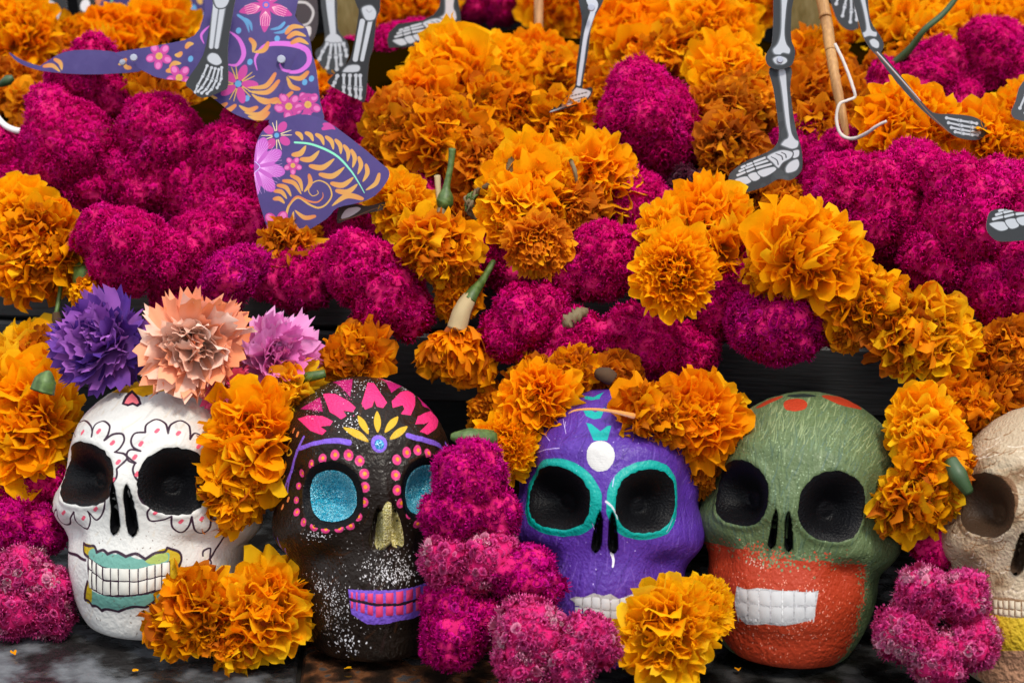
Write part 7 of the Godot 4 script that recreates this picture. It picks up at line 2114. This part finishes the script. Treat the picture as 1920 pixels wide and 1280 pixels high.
func build_sticks() -> void:
	mats.wire = plain(lin(0.1, 0.07, 0.03), 0.8)
	paper_flower("paper_flower", 188, 642, 88, 1.555, facing(-0.35, 0.2), Color(0.42, 0.13, 0.55), Color(0.06, 0.012, 0.22), "deep violet tissue paper flower on the left of the white crown")
	paper_flower("paper_flower", 432, 735, 48, 1.545, facing(0.2, -0.35), Color(0.8, 0.2, 0.36), Color(0.8, 0.06, 0.2), "small crimson pink tissue flower at the white skull's right temple")
	paper_flower("paper_flower", 512, 668, 76, 1.56, facing(0.4, 0.25), Color(0.75, 0.12, 0.48), Color(0.75, 0.35, 0.62), "pink and lilac tissue paper flower right of the peach one")
	paper_flower("paper_flower", 360, 648, 98, 1.535, facing(0.0, -0.02), Color(0.88, 0.7, 0.6), Color(0.88, 0.26, 0.08), "large peach and orange tissue paper flower on the white crown")
	var wood := plain(lin(0.45, 0.24, 0.1), 0.6)
	wood.albedo_texture = noise_tex(0.03, 51, false, 1, FastNoiseLite.TYPE_SIMPLEX_SMOOTH, ramp([[0.25, Color(0.78, 0.72, 0.66)], [0.75, Color(1, 1, 1)]]), 256)
	wood.uv1_triplanar = true
	wood.uv1_scale = Vector3(40, 4, 40)
	run("dowel", "straight pale wooden dowel standing in the dark gap at the top", "stick", [[1010, -40, 1.97], [1010, 0, 1.97], [1010, 85, 1.97]], [9, 9, 9], wood, "rod")
	var bam := wood.duplicate()
	bam.albedo_color = lin(0.5, 0.27, 0.09)
	var o := run("bamboo_stick", "slanting yellow bamboo stick tied with white string", "stick", [[1535, -40, 1.765], [1550, 40, 1.755], [1562, 120, 1.735], [1575, 190, 1.725], [1585, 240, 1.720], [1592, 290, 1.720]], [12, 11, 10, 9, 7.5, 5.5], bam, "cane", 0.07)
	for e in [[1548, 30, 1.755, 12.4], [1558, 92, 1.741, 11.4], [1567, 145, 1.732, 10.4]]:
		var p := at(e[0], e[1], e[2]) - o.position
		var ax := (at(1562, 120, 1.735) - at(1550, 40, 1.755)).normalized()
		var r: float = e[3] * e[2] / FOCAL
		part("node", tube([p - ax * 0.0015, p, p + ax * 0.0015], [r * 0.9, r, r * 0.9], 10), bam, o)
	var str_mat := plain(lin(0.5, 0.45, 0.41), 0.9)
	run("string", "white string looping from the bamboo stick to the marigold", "string", [[1566, 82, 1.710], [1580, 110, 1.705], [1592, 140, 1.700], [1602, 170, 1.695], [1603, 182, 1.695], [1590, 188, 1.693], [1574, 196, 1.690], [1569, 225, 1.690], [1578, 252, 1.687], [1600, 260, 1.680], [1625, 250, 1.665], [1645, 236, 1.655], [1663, 227, 1.650]], [2.9, 3.1, 2.7, 3.0, 3.6, 2.5], str_mat, "twine", 0.1)
	run("stem", "curved dark green stem crossing the upper right marigolds", "stem", [[1800, -12, 1.84], [1770, 25, 1.84], [1735, 55, 1.84], [1712, 85, 1.85], [1690, 108, 1.86], [1640, 145, 1.88]], [5, 6, 6, 8, 7], mats.dark_green, "stalk", 0.05)
	o = run("seed_head", "green marigold seed head on an upright stalk above a dry brown stub", "seed head", [[848, 278, 1.675], [845, 310, 1.675], [838, 345, 1.675], [836, 362, 1.675], [834, 378, 1.675], [828, 392, 1.675]], [7, 6, 6, 8, 15, 17, 8], mats.green, "stalk", 0.05)
	calyx(o, [[820, 330, 1.69], [822, 360, 1.685], [826, 392, 1.68]], [6, 5, 6], mats.pale_stem, "side_stalk")
	calyx(o, [[829, 390, 1.675], [824, 412, 1.67], [820, 440, 1.665], [813, 468, 1.66]], [8, 9, 13, 10], mats.dry_stem, "dry_stub")
	o = run("withered_stalk", "withered grey brown stalk caught between two marigolds in the middle", "stalk", [[985, 285, 1.66], [965, 300, 1.66], [950, 318, 1.66], [930, 338, 1.665], [905, 352, 1.67]], [4, 9, 7, 6, 4], mats.dry_stem, "stalk", 0.3)
	calyx(o, [[962, 300, 1.657], [955, 322, 1.657], [945, 348, 1.66]], [9, 7, 5], mats.dry_stem, "side_stalk")
	o = run("withered_stalk", "tuft of grey green withered stalk beside the yellow marigold", "stalk", [[900, 355, 1.68], [885, 372, 1.675], [880, 395, 1.675], [893, 410, 1.68]], [5, 8, 6, 4], mats.dry_stem, "stalk", 0.3)
	for k in 9:
		calyx(o, [[888 + rf(-8, 8), 360 + rf(-8, 14), 1.672], [880 + rf(-10, 10), 375 + rf(-10, 10), 1.668], [882 + rf(-12, 10), 395 + rf(-10, 8), 1.672]], [1.8, 2.2, 1.4], mats.green if k % 2 else mats.dry_stem, "fibre")
	run("withered_stalk", "thin dark twig curling down the right of the bright middle marigold", "stalk", [[1070, 300, 1.66], [1078, 320, 1.655], [1082, 345, 1.66], [1092, 362, 1.665]], [4, 4, 3, 2], mats.dry_stem, "stalk", 0.2)
	run("withered_stalk", "thin dark twig above the fringed drooping marigold", "stalk", [[935, 398, 1.66], [955, 402, 1.655], [958, 430, 1.65], [966, 465, 1.65]], [4, 4, 3, 2], mats.brown, "stalk", 0.2)
	run("stem", "dark green stem in the black gap above the hanging marigold", "stem", [[900, 400, 1.7], [893, 440, 1.69], [884, 470, 1.685]], [7, 7, 6], mats.dark_green, "stalk")
	o = run("leaf_bud", "dark green bud in the black gap left of the fringed drooping marigold", "bud", [[898, 452, 1.69], [908, 470, 1.685], [905, 490, 1.685], [892, 508, 1.685]], [6, 16, 15, 5], mats.dark_green, "bud")
	o = run("stem", "thin green stem with a brown end hanging over the black board", "stem", [[116, 515, 1.665], [112, 545, 1.66], [106, 580, 1.655], [104, 590, 1.655]], [4, 4, 4, 5], mats.green, "stalk")
	calyx(o, [[104, 585, 1.655], [106, 600, 1.655], [108, 614, 1.655]], [6, 9, 4], mats.brown, "seed_head")
	run("twig", "grey spiky withered tuft between two crimson cockscombs", "twig", [[1055, 612, 1.575], [1068, 600, 1.57], [1085, 588, 1.57], [1100, 582, 1.58]], [3, 14, 12, 4], mats.dry_stem, "tuft", 0.5)
	o = run("leaf_bud", "green leafy bud at the left edge under the curled paper tip", "bud", [[0, 158, 1.83], [14, 150, 1.82], [24, 145, 1.82]], [6, 10, 5], mats.dark_green, "bud")
	run("plate_rim", "curved white rim of a dish at the left edge", "dish", [[-14, 205, 1.8], [-4, 222, 1.79], [10, 236, 1.785], [28, 244, 1.78], [46, 246, 1.78]], [6, 6, 6, 6], plain(lin(0.6, 0.6, 0.6), 0.3), "rim")
	# fallen petals on the wet stone
	for e in [[28.0, 1236.0, 9.0, 1, "tiny yellow petal lying on the grey slab in the left corner"], [645.0, 1262.0, 8.0, 2, "small ochre petal stuck on the dark stone under the brown chin"], [250.0, 1262.0, 7.0, 0, "small orange petal lying at the edge of the brown puddle"], [1385.0, 1266.0, 8.0, 1, "small yellow petal lying just under the red chin"]]:
		var g := foot_of(e[0], e[1], 0.0)
		var t := thing("loose_petal", e[4], "petal", g + Vector3(0, 0.001, 0))
		var sz: float = e[2] * 1.5 / FOCAL * 2.0
		var pl: Array = petals[0]
		part("blade", pl[rng.randi() % pl.size()], tones[1][e[3]], t, Transform3D(Basis(Vector3.UP, rf(0, TAU)) * Basis(Vector3.RIGHT, -1.35) * Basis.from_scale(Vector3(sz, sz, sz * 0.5)), Vector3(0, 0.002, 0)))
